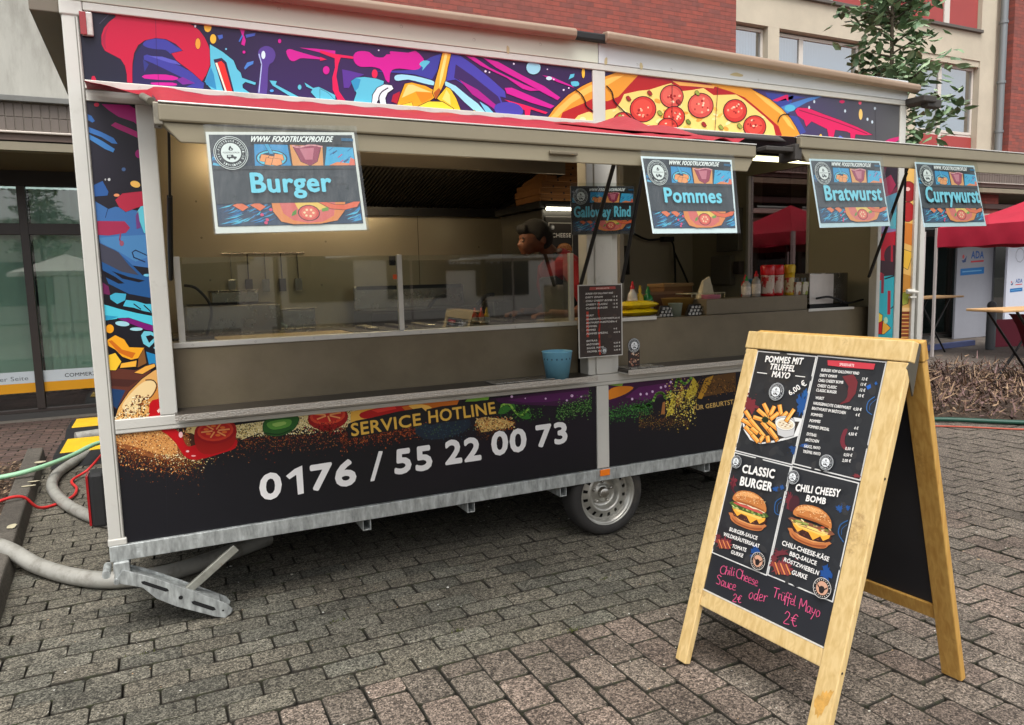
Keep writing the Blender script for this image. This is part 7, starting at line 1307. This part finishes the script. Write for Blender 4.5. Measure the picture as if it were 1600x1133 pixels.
# street-level glazing
M_STW = mat('white_band', (196, 204, 208), .5); M_STO = mat('orange_band', (216, 150, 12), .5); M_BLIND = mat('vertical_blind', (216, 226, 219), .7)
bpart('head_beam', lambda b: b.box(-14, 34, 7.22, 7.4, 2.92, 3.099), mat('dark_head', (44, 42, 44), .6)); bpart('transom', lambda b: b.box(-14, 34, 7.245, 7.34, 2.315, 2.455), M_DKF, .004); bpart('plinth', lambda b: b.box(-14, 34, 7.20, 7.4, .0, .075), mat('dark_plinth', (58, 56, 54), .7))
bpart('lower_rail', lambda b: b.box(-14, 34, 7.25, 7.34, .0755, .12), M_DKF, .004)
for i in range(22):
    x = -5.94+1.2*i; bpart('mullion', lambda b: b.box(x-.045, x+.045, 7.235, 7.35, .121, 2.919), M_DKF, .004)
    for z0, z1 in ((.121, 2.314), (2.456, 2.919)): bpart('pane', lambda b: b.box(x+.046, x+1.154, 7.29, 7.296, z0, z1), M_SGL)
    if x < 1:
        bpart('window_band', lambda b: b.box(x+.046, x+1.154, 7.285, 7.2895, .452, .60), M_STW); bpart('window_band', lambda b: b.box(x+.046, x+1.154, 7.285, 7.2895, .33, .4515), M_STO)
        for k in range(12): bpart('blind_slat', lambda b: b.hexa([(x+.06+k*.09, 7.42, .30), (x+.145+k*.09, 7.47, .30), (x+.145+k*.09, 7.475, .30), (x+.06+k*.09, 7.425, .30), (x+.06+k*.09, 7.42, 2.9), (x+.145+k*.09, 7.47, 2.9), (x+.145+k*.09, 7.475, 2.9), (x+.06+k*.09, 7.425, 2.9)]), M_BLIND)
bt = Art((0, 7.2845, 0), (1, 0, 0), (0, 0, 1), (0, -1, 0)); bt.tx('COMMERZBANK', -.86, .495, .56, .052, (52, 56, 60), .018); bt.tx('rer Seite', -1.60, .49, .34, .058, (90, 96, 100), .004); o = bt.build('window_lettering', PAPER, BD); o.location = (-4, -7.3, 0)
bpart('room_back', lambda b: b.box(-14, 34, 9.2, 9.3, 0, 3.1).box(-14, 34, 7.5, 9.2, 0, .02), M_ROOM)
# upper storey right of the brick: render, windows, red panels
WY = 6.2
bpart('render_wall', lambda b: b.box(9.391, 15.929, WY, WY+.3, 5.82, 6.36).box(9.391, 16.4, WY+.05, WY+.3, 3.6, 3.93).box(10.11, 10.37, WY, WY+.3, 4.401, 5.819).box(12.50, 13.98, WY, WY+.3, 3.6, 5.819).box(15.93, 16.4, WY, WY+.3, 3.6, 9.5).box(9.391, 12.5, WY, WY+.3, 3.6, 4.4).box(16.4, 16.69, WY+.03, WY+.3, 3.6, 9.5), M_BEIGE)
bpart('ledge', lambda b: b.box(9.4, 15.92, WY-.06, WY+.2, 6.361, 6.42), mat('ledge_dark', (92, 86, 80), .7), .006)
def window(x0, x1, z0, z1, muls, curtain=True):
    w = empty('window', (x0-4, WY+.12-7.3, z0), BD); W_ = x1-x0; H_ = z1-z0; fr_ = .055
    b = MB(); b.box(0, W_, 0, .06, 0, fr_).box(0, W_, 0, .06, H_-fr_, H_).box(0, fr_, 0, .06, fr_, H_-fr_).box(W_-fr_, W_, 0, .06, fr_, H_-fr_)
    for m_ in muls: b.box(m_-x0-.05, m_-x0+.05, 0, .06, fr_, H_-fr_)
    b.build('frame', M_WF, w, bev=.004); b = MB(); b.box(fr_, W_-fr_, .025, .03, fr_, H_-fr_); b.build('pane', M_WGL, w)
    b = MB(); n_ = int(W_/.07)
    for k in range(n_): xx = fr_+k*(W_-2*fr_)/n_; b.add([(xx, .12, 0), (xx+.035, .15, 0), (xx+.035, .15, H_), (xx, .12, H_)], [(0, 1, 2, 3)]); b.add([(xx+.035, .15, 0), (xx+(W_-2*fr_)/n_, .12, 0), (xx+(W_-2*fr_)/n_, .12, H_), (xx+.035, .15, H_)], [(0, 1, 2, 3)])
    b.build('curtain', M_CURT, w)
window(9.41, 10.11, 4.4, 5.80, []); window(10.37, 12.49, 4.4, 5.79, [11.02]); window(13.99, 15.92, 4.35, 5.70, [14.86])
bpart('window_head', lambda b: b.box(13.985, 15.925, WY+.02, WY+.3, 5.701, 5.8195), M_BEIGE)
for x0, x1 in ((14.03, 14.82), (14.92, 15.9)): bpart('red_panel', lambda b: b.box(x0, x1, WY+.10, WY+.14, 3.94, 4.30), M_REDP)
bpart('panel_frame', lambda b: b.box(13.99, 15.92, WY+.13, WY+.17, 3.931, 4.345).box(14.83, 14.91, WY+.095, WY+.13, 3.931, 4.345), M_WF)
for k, (x0, x1) in enumerate(((9.45, 11.6), (11.75, 13.2), (13.3, 14.78), (14.96, 15.86))): bpart('red_panel', lambda b: b.box(x0, x1, WY+.05, WY+.10, 6.421, 7.25), M_REDP)
bpart('panel_frame', lambda b: b.box(9.40, 15.92, WY+.09, WY+.2, 6.4215, 9.5).box(14.79, 14.95, WY+.03, WY+.09, 6.4215, 9.5).box(9.41, 15.92, WY+.03, WY+.09, 7.251, 7.33), M_WF)
dp = tag(empty('downpipe', (16.5, 6.1, 0)), 'grey rain downpipe running down beside the red brick column', 'downpipe'); b = MB(); b.tube([(0, 0, 3.3), (0, 0, 9.5)], .07, 12); b.build('pipe', mat('zinc_pipe', (128, 132, 134), .5, metal=.5), dp); 
for z in (4.4, 5.4, 6.6): b = MB(); b.tube([(0, 0, z), (0, 0, z+.05)], .085, 12); b.build('clamp', mat('zinc_pipe', (128, 132, 134), .5), dp)
bpart('brick_column', lambda b: b.box(16.68, 17.40, 6.0, 6.5, 3.6, 9.5).box(15.6, 16.35, 5.95, 6.3, 2.7, 3.25), M_BRK); bpart('far_wall', lambda b: b.box(17.41, 34, 6.25, 6.5, 3.6, 9.5), M_BEIGE)
for x0 in (17.6, 19.6): 
    for z0, z1, m in ((5.0, 6.0, M_WGL), (4.0, 4.9, M_REDP), (6.7, 7.5, M_REDP)): bpart('far_panel', lambda b: b.box(x0, x0+1.7, 6.2, 6.249, z0, z1), m)
bpart('upper_back', lambda b: b.box(2.3, 34, 6.61, 6.7, 3.15, 9.6), M_ROOM)
bpart('flat_roof', lambda b: b.box(-14, 34, 5.9, 12, 9.5, 9.7), M_CONC)
bpart('canopy_roof', lambda b: b.box(-14, 34, 5.79, 6.0, 3.50, 3.58), M_CONC)

# ---------------------------------------------------------------- tents, partitions, tables, bollard
M_TENT = mat('crimson_tent_cloth', (170, 24, 52), .7, var=.1, vscale=3, bump=.3, bscale=5); M_LEG = mat('white_tent_leg', (196, 188, 184), .4, metal=.3)
def tent(loc, w, d, zv, zt, zp, label):
    t = tag(empty('canopy_tent', loc), label, 'tent', 'red pop-up tents'); ap = Vector((w/2, d/2, zp)); C = [(0, 0), (w, 0), (w, d), (0, d)]
    b = MB(); n = 10
    for k in range(4):
        a_, c_ = Vector((*C[k], zt)), Vector((*C[(k+1) % 4], zt)); vs_ = []; fs_ = []
        for i in range(n+1):
            for j in range(n+1):
                p = a_.lerp(c_, j/n).lerp(ap, i/n); p.z -= .10*math.sin(math.pi*i/n)*1.0; vs_.append(p)
        for i in range(n):
            for j in range(n): q = i*(n+1)+j; fs_.append((q, q+1, q+n+2, q+n+1))
        b.cs = True; b.add(vs_, fs_)
    b.build('roof', M_TENT, t)
    b = MB(); b.cs = True
    for k in range(4):
        a_, c_ = Vector((*C[k], 0)), Vector((*C[(k+1) % 4], 0)); nn = 30; dv = (c_-a_).normalized().cross(Vector((0, 0, 1))); vs_ = []
        for i in range(nn+1):
            p = a_.lerp(c_, i/nn); o_ = .012*math.sin(i*1.3+k); vs_ += [tuple(p+Vector((0, 0, zt))), tuple(p+dv*(o_+.01)+Vector((0, 0, (zv+zt)/2))), tuple(p-dv*o_+Vector((0, 0, zv+.01*math.sin(i*.7))))]
        b.add(vs_, [f for i in range(nn) for f in ((i*3, i*3+3, i*3+4, i*3+1), (i*3+1, i*3+4, i*3+5, i*3+2))])
    b.build('valance', M_TENT, t)
    for x, y in C: b = MB(); b.box(x-.02, x+.02, y-.02, y+.02, 0, zt); b.build('leg', M_LEG, t)
tent((12.95, 1.95, 0), 3.0, 3.0, 1.97, 2.32, 3.1, 'crimson pop-up tent at the right edge of the view'); tent((7.3, 2.9, 0), 2.4, 2.4, 1.93, 2.10, 2.55, 'red pop-up tent seen through the open end door of the trailer')
def ada(loc, w, h, col_, label, logo_y, s_):
    t = tag(empty('display_panel', loc), label, 'display panel'); b = MB(); b.box(0, w, 0, .05, 0, h); b.build('panel', mat('panel_%d' % col_[0], col_, .5, var=.03), t, bev=.004); b = MB(); b.box(w, w+.05, -.01, .06, 0, h); b.build('edge_post', mat('grey_post', (86, 88, 92), .5), t)
    a = Art((0, -.001, 0), (1, 0, 0), (0, 0, 1), (0, -1, 0)); x = .30*w; y = logo_y
    a.tx('ADA', x+.12*s_, y, .62*s_, .24*s_, (44, 92, 160), .03); a.poly([(x+.12*s_, y-.12*s_), (x+.74*s_, y-.10*s_), (x+.74*s_, y-.05*s_), (x+.12*s_, y-.07*s_)], (196, 60, 70)); a.poly([(x-.35*s_, y-.5*s_), (x+.78*s_, y-.46*s_), (x+.78*s_, y-.26*s_), (x-.35*s_, y-.30*s_)], (30, 110, 176)); a.line([(x-.25*s_, y-.39*s_), (x+.65*s_, y-.36*s_)], .035*s_, (110, 168, 210))
    a.poly([(x-.32*s_, y-.05*s_), (x-.25*s_, y-.12*s_), (x-.12*s_, y-.1*s_), (x-.08*s_, y+.1*s_), (x-.14*s_, y+.02*s_), (x-.22*s_, y-.04*s_)], (60, 80, 130)); a.ell(x-.24*s_, y+.06*s_, .05*s_, .06*s_, (200, 90, 90))
    a.build('print', PAPER, t); return t
ada((16.45, 6.85, 0), 1.30, 2.5, (150, 152, 160), 'grey display panel with blue ADA lettering under the tent', 1.80, .75)
t = ada((17.70, 6.5, 0), .95, 2.5, (206, 210, 222), 'white display panel with small ADA lettering, rightmost under the tent', 1.22, .42); a = Art((0, -.0015, 0), (1, 0, 0), (0, 0, 1), (0, -1, 0)); a.T = IDT
for k in range(9): a.line([(.45+.16*math.cos(k*.7), 1.85+.16*math.sin(k*.7)), (.45+.16*math.cos(k*.7+.7), 1.85+.16*math.sin(k*.7+.7))], .025, (170, 174, 186))
a.build('emblem', PAPER, t)
def folding_table(loc, l, z, label, rz=0):
    t = tag(empty('folding_table', loc, rz=rz), label, 'table', 'folding tables'); b = MB(); b.box(-l/2, l/2, -.28, .28, z-.035, z); b.build('table_top', mat('beech_top', (200, 160, 112), .5, var=.08), t, bev=.01)
    for y in (-.22, .22): b = MB(); b.tube([(-l*.32, y, z-.04), (l*.22, y, .0)], .017, 8); b.build('leg', M_BLKP, t); b = MB(); b.tube([(l*.30, y+.03, z-.04), (-l*.20, y+.03, .0)], .017, 8); b.build('leg', M_BLKP, t)
folding_table((13.55, 5.55, 0), 1.5, 1.07, 'folding table with beech top standing right behind the trailer end'); folding_table((10.75, 2.05, 0), 1.6, 1.06, 'folding table with beech top cut by the right edge of the view', -.2)
ch = tag(empty('folding_chair', (10.6, 1.95, 0)), 'burgundy canvas sling under the folding table at the right edge', 'chair'); sheet(lambda u, v: (-.12+.5*u, -.25+.5*v, .98-.75*u+.12*math.sin(3.1*u)), 8, 3, 'sling', mat('burgundy_canvas', (120, 24, 50), .8), ch); b = MB(); b.tube([(-.14, -.26, 1.0), (-.05, -.26, .5), (.25, -.26, 0)], .018, 8, sub=4); b.build('frame', M_BLKP, ch)
bo = tag(empty('bollard', (14.9, 5.1, 0)), 'dark round-headed bollard in front of the display panels', 'bollard'); b = MB(); b.lathe([(.085, 0), (.085, .74), (.05, .76), (.04, .80)], 16); b.build('post', mat('iron_grey', (70, 72, 74), .55), bo); b = MB(); b.sphere((0, 0, .86), .085, 14); b.build('ball', mat('iron_grey', (70, 72, 74), .55), bo)
b = MB(); b.box(-2.2, 1.0, -.06, .06, 0, .10); o = b.build('stage_edge', mat('blue_white_edge', (86, 96, 140), .6)); o.location = (14.5, 5.75, 0); o.rotation_euler = (0, 0, .08); tag(o, 'low blue edged floor strip behind the bollard', 'floor edge')
b = MB(); b.box(0, 2.0, 0, .04, 0, .55); o = b.build('red_fence_panel', mat('red_panel_low', (120, 30, 50), .7)); o.location = (15.4, 5.3, 0); o.rotation_euler = (0, 0, -.3); tag(o, 'low crimson cloth barrier below the white display panel', 'barrier')
# brown shrub bed at the right
rr = random.Random(31); C4 = [(6.3, 3.4), (8.9, -.6), (13.0, 2.0), (10.0, 5.0)]
def inbed():
    u, v = rr.random(), rr.random(); p = Vector(C4[0]).lerp(Vector(C4[1]), u); q = Vector(C4[3]).lerp(Vector(C4[2]), u); return p.lerp(q, v), v
b = MB(); b.add([(*C4[0], .012), (*C4[1], .012), (*C4[2], .012), (*C4[3], .012)], [(0, 1, 2, 3)]); tag(b.build('shrub_bed_soil', M_MULCH), kind='structure')
b = MB()
for i in range(9000):
    p, v = inbed(); h = rr.uniform(.06, .40)*(1-.35*v); a_ = rr.uniform(0, 6.28); l = rr.uniform(.04, .14); z0 = rr.uniform(0, h); d = Vector((math.cos(a_)*l, math.sin(a_)*l, rr.uniform(-.05, .12))); w_ = Vector((-math.sin(a_), math.cos(a_), .5))*rr.uniform(.004, .012); o_ = Vector((p.x, p.y, z0+.01)); b.m(rr.randrange(4)).add([o_-w_, o_+d-w_*.3, o_+d+w_*.3, o_+w_], [(0, 1, 2, 3)])
tag(b.build('brown_ground_shrubs', [mat('twig_brown', (98, 74, 60), .9), mat('twig_mauve', (112, 88, 84), .9), mat('twig_dark', (58, 44, 36), .9), mat('twig_tan', (150, 124, 98), .9)]), 'low brown twiggy shrubs filling the bed right of the trailer', 'shrubs', kind='stuff')
def hose(name, label, pts, r_, m, sub=8): b = MB(); b.tube(pts, r_, 10, sub=sub); return tag(b.build(name, m), label, 'hose')
hose('green_hose', 'dark green hose lying along the front of the brown shrub bed', [(6.9, 1.55, .03), (7.6, 1.15, .03), (8.1, .62, .03), (8.8, .1, .03), (9.4, -.6, .03)], .024, mat('dark_green_hose', (24, 70, 56), .5)); hose('orange_cable', 'orange cable on the paving in front of the brown shrub bed', [(6.8, 1.35, .02), (7.4, .95, .012), (7.8, .52, .012), (8.2, .2, .012), (9.0, -.5, .012)], .008, mat('orange_cable', (176, 74, 52), .6))
# ---------------------------------------------------------------- tree behind the trailer
tree = tag(empty('young_tree', (7.75, 1.95, 0)), 'slender leafy green tree rising behind the right end of the trailer', 'tree'); rr = random.Random(77)
b = MB(); b.tube([(0, 0, 0), (.03, .02, 1.5), (-.02, 0, 2.7), (.02, .03, 3.6), (-.05, 0, 4.6), (-.02, 0, 5.4)], [.05, .045, .036, .026, .016, .006], 8, sub=3); tips = []
for i in range(52):
    z = rr.uniform(2.3, 4.9); a_ = rr.uniform(0, 6.28); l = rr.uniform(.2, .66)*(1.1 if z < 4 else .9); p0 = Vector((0, 0, z)); p1 = p0+Vector((math.cos(a_)*l*.5, math.sin(a_)*l*.5, l*.22)); p2 = p0+Vector((math.cos(a_)*l, math.sin(a_)*l, l*rr.uniform(.25, .6))); b.tube([p0, p1, p2], [.012, .008, .003], 5, sub=2); tips += [p1.lerp(p2, t_) for t_ in (0, .35, .6, .8, 1.0)]
b.build('trunk', mat('tree_bark', (86, 76, 62), .9, var=.2, vscale=30), tree)
b = MB()
for p in tips:
    for k in range(rr.randrange(5, 9)):
        a_ = rr.uniform(0, 6.28); el = rr.uniform(-.9, .5); d = Vector((math.cos(a_)*math.cos(el), math.sin(a_)*math.cos(el), math.sin(el))); o_ = p+Vector((rr.gauss(0, .07), rr.gauss(0, .07), rr.gauss(0, .07))); L_ = rr.uniform(.10, .19); sd = d.cross(Vector((rr.uniform(-.4, .4), rr.uniform(-.4, .4), 1))).normalized()*L_*.27; up = sd.cross(d).normalized()*L_*.07
        b.m(rr.randrange(3)).add([o_, o_+d*L_*.3+sd*.8-up, o_+d*L_*.65+sd*.7, o_+d*L_, o_+d*L_*.65-sd*.7, o_+d*L_*.3-sd*.8-up, o_+d*L_*.5+up], [(0, 1, 6), (1, 2, 6), (2, 3, 6), (3, 4, 6), (4, 5, 6), (5, 0, 6)])
b.build('crown', [mat('leaf_dark', (92, 116, 86), .45, var=.15), mat('leaf_mid', (122, 148, 108), .45, var=.15), mat('leaf_light', (158, 178, 142), .45, var=.15)], tree)
# ---------------------------------------------------------------- the plaza behind the viewer (seen in the reflections)
pb = tag(empty('plaza_building', (0, -26, 0)), 'pale building across the plaza, reflected in the glass', 'building'); b = MB(); b.box(-30, 30, -8, 0, 0, 5.2); b.build('wall', mat('pale_render', (232, 227, 214), .8, var=.06), pb)
for i in range(14):
    for z in (.9,): b = MB(); b.box(-27+i*4, -24.4+i*4, .0, .05, z, z+2.2); b.build('window', mat('plaza_window', (50, 56, 60), .15), pb)
ss = Art((0, .06, 0), (-1, 0, 0), (0, 0, 1), (0, 1, 0)); ss.tx('Westfale', -14.3, 2.32, 2.55, .30, (244, 244, 240), .02); ss.build('shop_lettering', PAPER, pb); b = MB(); b.box(10.6, 15.2, .0, .055, 2.05, 2.85); b.build('shop_fascia', mat('dark_fascia', (40, 38, 36), .6), pb)
for i, (x, y) in enumerate(((-6.5, -11), (-2.6, -13.5), (5.5, -12), (9.5, -15))):
    t = tag(empty('cafe_parasol', (x, y, 0)), ('white cafe parasol', 'white cafe parasol', 'white cafe parasol', 'white cafe parasol')[i]+' on the plaza, '+('leftmost in the reflection', 'second in the reflection', 'third in the reflection', 'last in the reflection')[i], 'parasol', 'cafe parasols'); b = MB(); b.tube([(0, 0, 0), (0, 0, 2.9)], .03, 8); b.build('pole', M_LEG, t); b = MB(); b.lathe([(1.9, 2.15), (1.88, 2.3), (.0001, 2.95)], 8, None, False); b.build('canopy', mat('parasol_white', (224, 220, 208), .8), t)

wp = tag(empty('white_banner', (1.43, -6.0, 0)), 'white banner panel on the plaza, reflected in the left glass pane', 'banner'); b = MB(); b.box(-.19, .19, -.02, .02, .05, 1.88); b.build('banner', mat('banner_white', (226, 224, 216), .7), wp, bev=.004); b = MB(); b.box(-.22, .22, -.12, .12, 0, .05); b.build('foot', M_BLKP, wp)
for i, (x, y, s_) in enumerate(((-3.6, -16, 1.25), (3.4, -17.5, 1.3), (8.2, -14, 1.15))):
    t = tag(empty('plaza_tree', (x, y, 0), rz=1.3*i+.5), ('leafy tree on the plaza, left one in the reflection', 'leafy tree on the plaza, middle one in the reflection', 'leafy tree on the plaza, right one in the reflection')[i], 'tree', 'plaza trees'); t.scale = (s_*1.5, s_*1.5, s_)
    for c in list(tree.children): linked(c, t)
sh = tag(empty('potted_shrub', (1.85, -6.3, 0)), 'potted green shrub on the plaza beside the white banner', 'shrub'); b = MB(); b.lathe([(.0001, 0), (.16, 0), (.2, .34), (.18, .34), (.0001, .3)], 16); b.build('pot', mat('dark_pot', (60, 56, 52), .6), sh); b = MB(); rr = random.Random(8)
for k in range(420):
    p = Vector((rr.gauss(0, .16), rr.gauss(0, .16), .62+rr.gauss(0, .16))); a_ = rr.uniform(0, 6.28); d = Vector((math.cos(a_), math.sin(a_), rr.uniform(-.2, .8)))*.09; q = Vector((-math.sin(a_), math.cos(a_), 0))*.018; b.add([p, p+d*.5+q, p+d, p+d*.5-q], [(0, 1, 2, 3)])
b.build('leaves', mat('leaf_mid', (122, 148, 108), .45), sh)
# ================================================================ SMALL THINGS left of the trailer and on the paving
M_GP = mat('grey_ribbed_conduit', (150, 148, 140), .45, var=.12, vscale=8, dirt=((96, 90, 78), 9, .5, .8))
hose('drain_pipe', 'thick grey plastic pipe running in from the left under the trailer corner', [(-1.15, 1.62, .19), (-.68, 1.32, .14), (-.44, 1.05, .06), (-.22, .78, .045), (0, .62, .045), (.3, .62, .045), (.8, .9, .045)], .046, M_GP)
hose('drain_pipe', 'thinner grey pipe bending in a loop behind the trailer corner', [(.25, 1.55, .04), (-.04, 1.72, .04), (-.21, 1.95, .04), (-.43, 2.45, .04), (-.585, 3.05, .04), (-.60, 3.55, .04), (-.52, 3.95, .04), (-.42, 4.3, .05)], .042, M_GP)
hose('garden_hose', 'pale green garden hose crossing the bed at the left', [(-1.5, 3.1, .13), (-.95, 3.14, .15), (-.70, 3.24, .17), (-.50, 3.6, .17), (-.31, 4.1, .17), (-.1, 4.3, .12), (.3, 4.4, .05)], .020, mat('pale_green_hose', (150, 200, 160), .45))
hose('red_cable', 'red cable winding over the kerb to the tail lamp', [(-1.0, 2.25, .08), (-.83, 2.38, .14), (-.70, 2.46, .135), (-.60, 2.52, .02), (-.43, 2.70, .02), (-.41, 2.99, .02), (-.47, 3.30, .02), (-.36, 3.48, .06), (-.2, 3.3, .25), (-.03, 2.4, .5)], .011, mat('red_cable', (200, 44, 44), .45))
def ramp(loc, w, d, label, rz):
    t = tag(empty('cable_ramp', loc, rz=rz), label, 'cable ramp', 'yellow and black cable ramps'); b = MB(); b.prism([(-d/2, 0), (-d*.28, .075), (d*.28, .075), (d/2, 0)], 'x', 0, w); b.build('rubber_base', M_BLACK, t, bev=.006); b = MB(); b.box(.05, w-.03, -d*.26, d*.26, .0755, .086); b.build('yellow_lid', mat('yellow_lid', (222, 178, 24), .5, var=.1, vscale=8), t, bev=.004)
ramp((-.73, 6.0, 0), .9, 1.15, 'yellow lidded cable ramp nearest the bank windows', .0); ramp((-.70, 4.62, 0), .9, 1.35, 'yellow lidded cable ramp nearest the kerb', .0)
b = MB(); b.tube([(-.60, 5.2, .05), (-.3, 5.3, .05)], .06, 12); tag(b.build('pipe_stub', M_GP), 'short grey pipe end between the two yellow ramps', 'pipe')
# crumbs, grit and moss on the paving
rr = random.Random(5); b = MB()
for i in range(420):
    x, y = rr.uniform(-.4, 5), rr.uniform(-2.4, 1.0); s_ = rr.uniform(.002, .006)*(2.2 if rr.random() < .06 else 1); a_ = rr.uniform(0, 3); b.m(rr.randrange(3)).add([(x+s_*math.cos(a_+k*1.57)*rr.uniform(.5, 1.3), y+s_*math.sin(a_+k*1.57)*rr.uniform(.5, 1.3), .004+rr.uniform(0, .002)) for k in range(4)], [(0, 1, 2, 3)])
tag(b.build('paving_grit', [mat('grit_pale', (196, 190, 176), .8), mat('grit_tan', (170, 140, 104), .8), mat('grit_white', (214, 212, 204), .7)]), 'pale grit and crumbs scattered over the paving', 'grit', kind='stuff')
b = MB()
for (x, y, n_) in ((1.42, -.72, 16), (.95, -.35, 14), (2.35, -.55, 12), (1.9, -.97, 22), (.35, .3, 20), (-.25, 2.7, 50), (.12, -.24, 12)):
    for k in range(n_):
        px_, py_ = x+rr.gauss(0, .03), y+rr.gauss(0, .008); h = rr.uniform(.004, .012); a_ = rr.uniform(0, 6.28); b.add([(px_-.004, py_, -.006), (px_+.004, py_, -.006), (px_+h*math.cos(a_), py_+h*math.sin(a_), h)], [(0, 1, 2)])
tag(b.build('joint_moss', mat('moss', (78, 82, 40), .9, var=.2)), 'small tufts of moss in the paving joints', 'moss', kind='stuff')
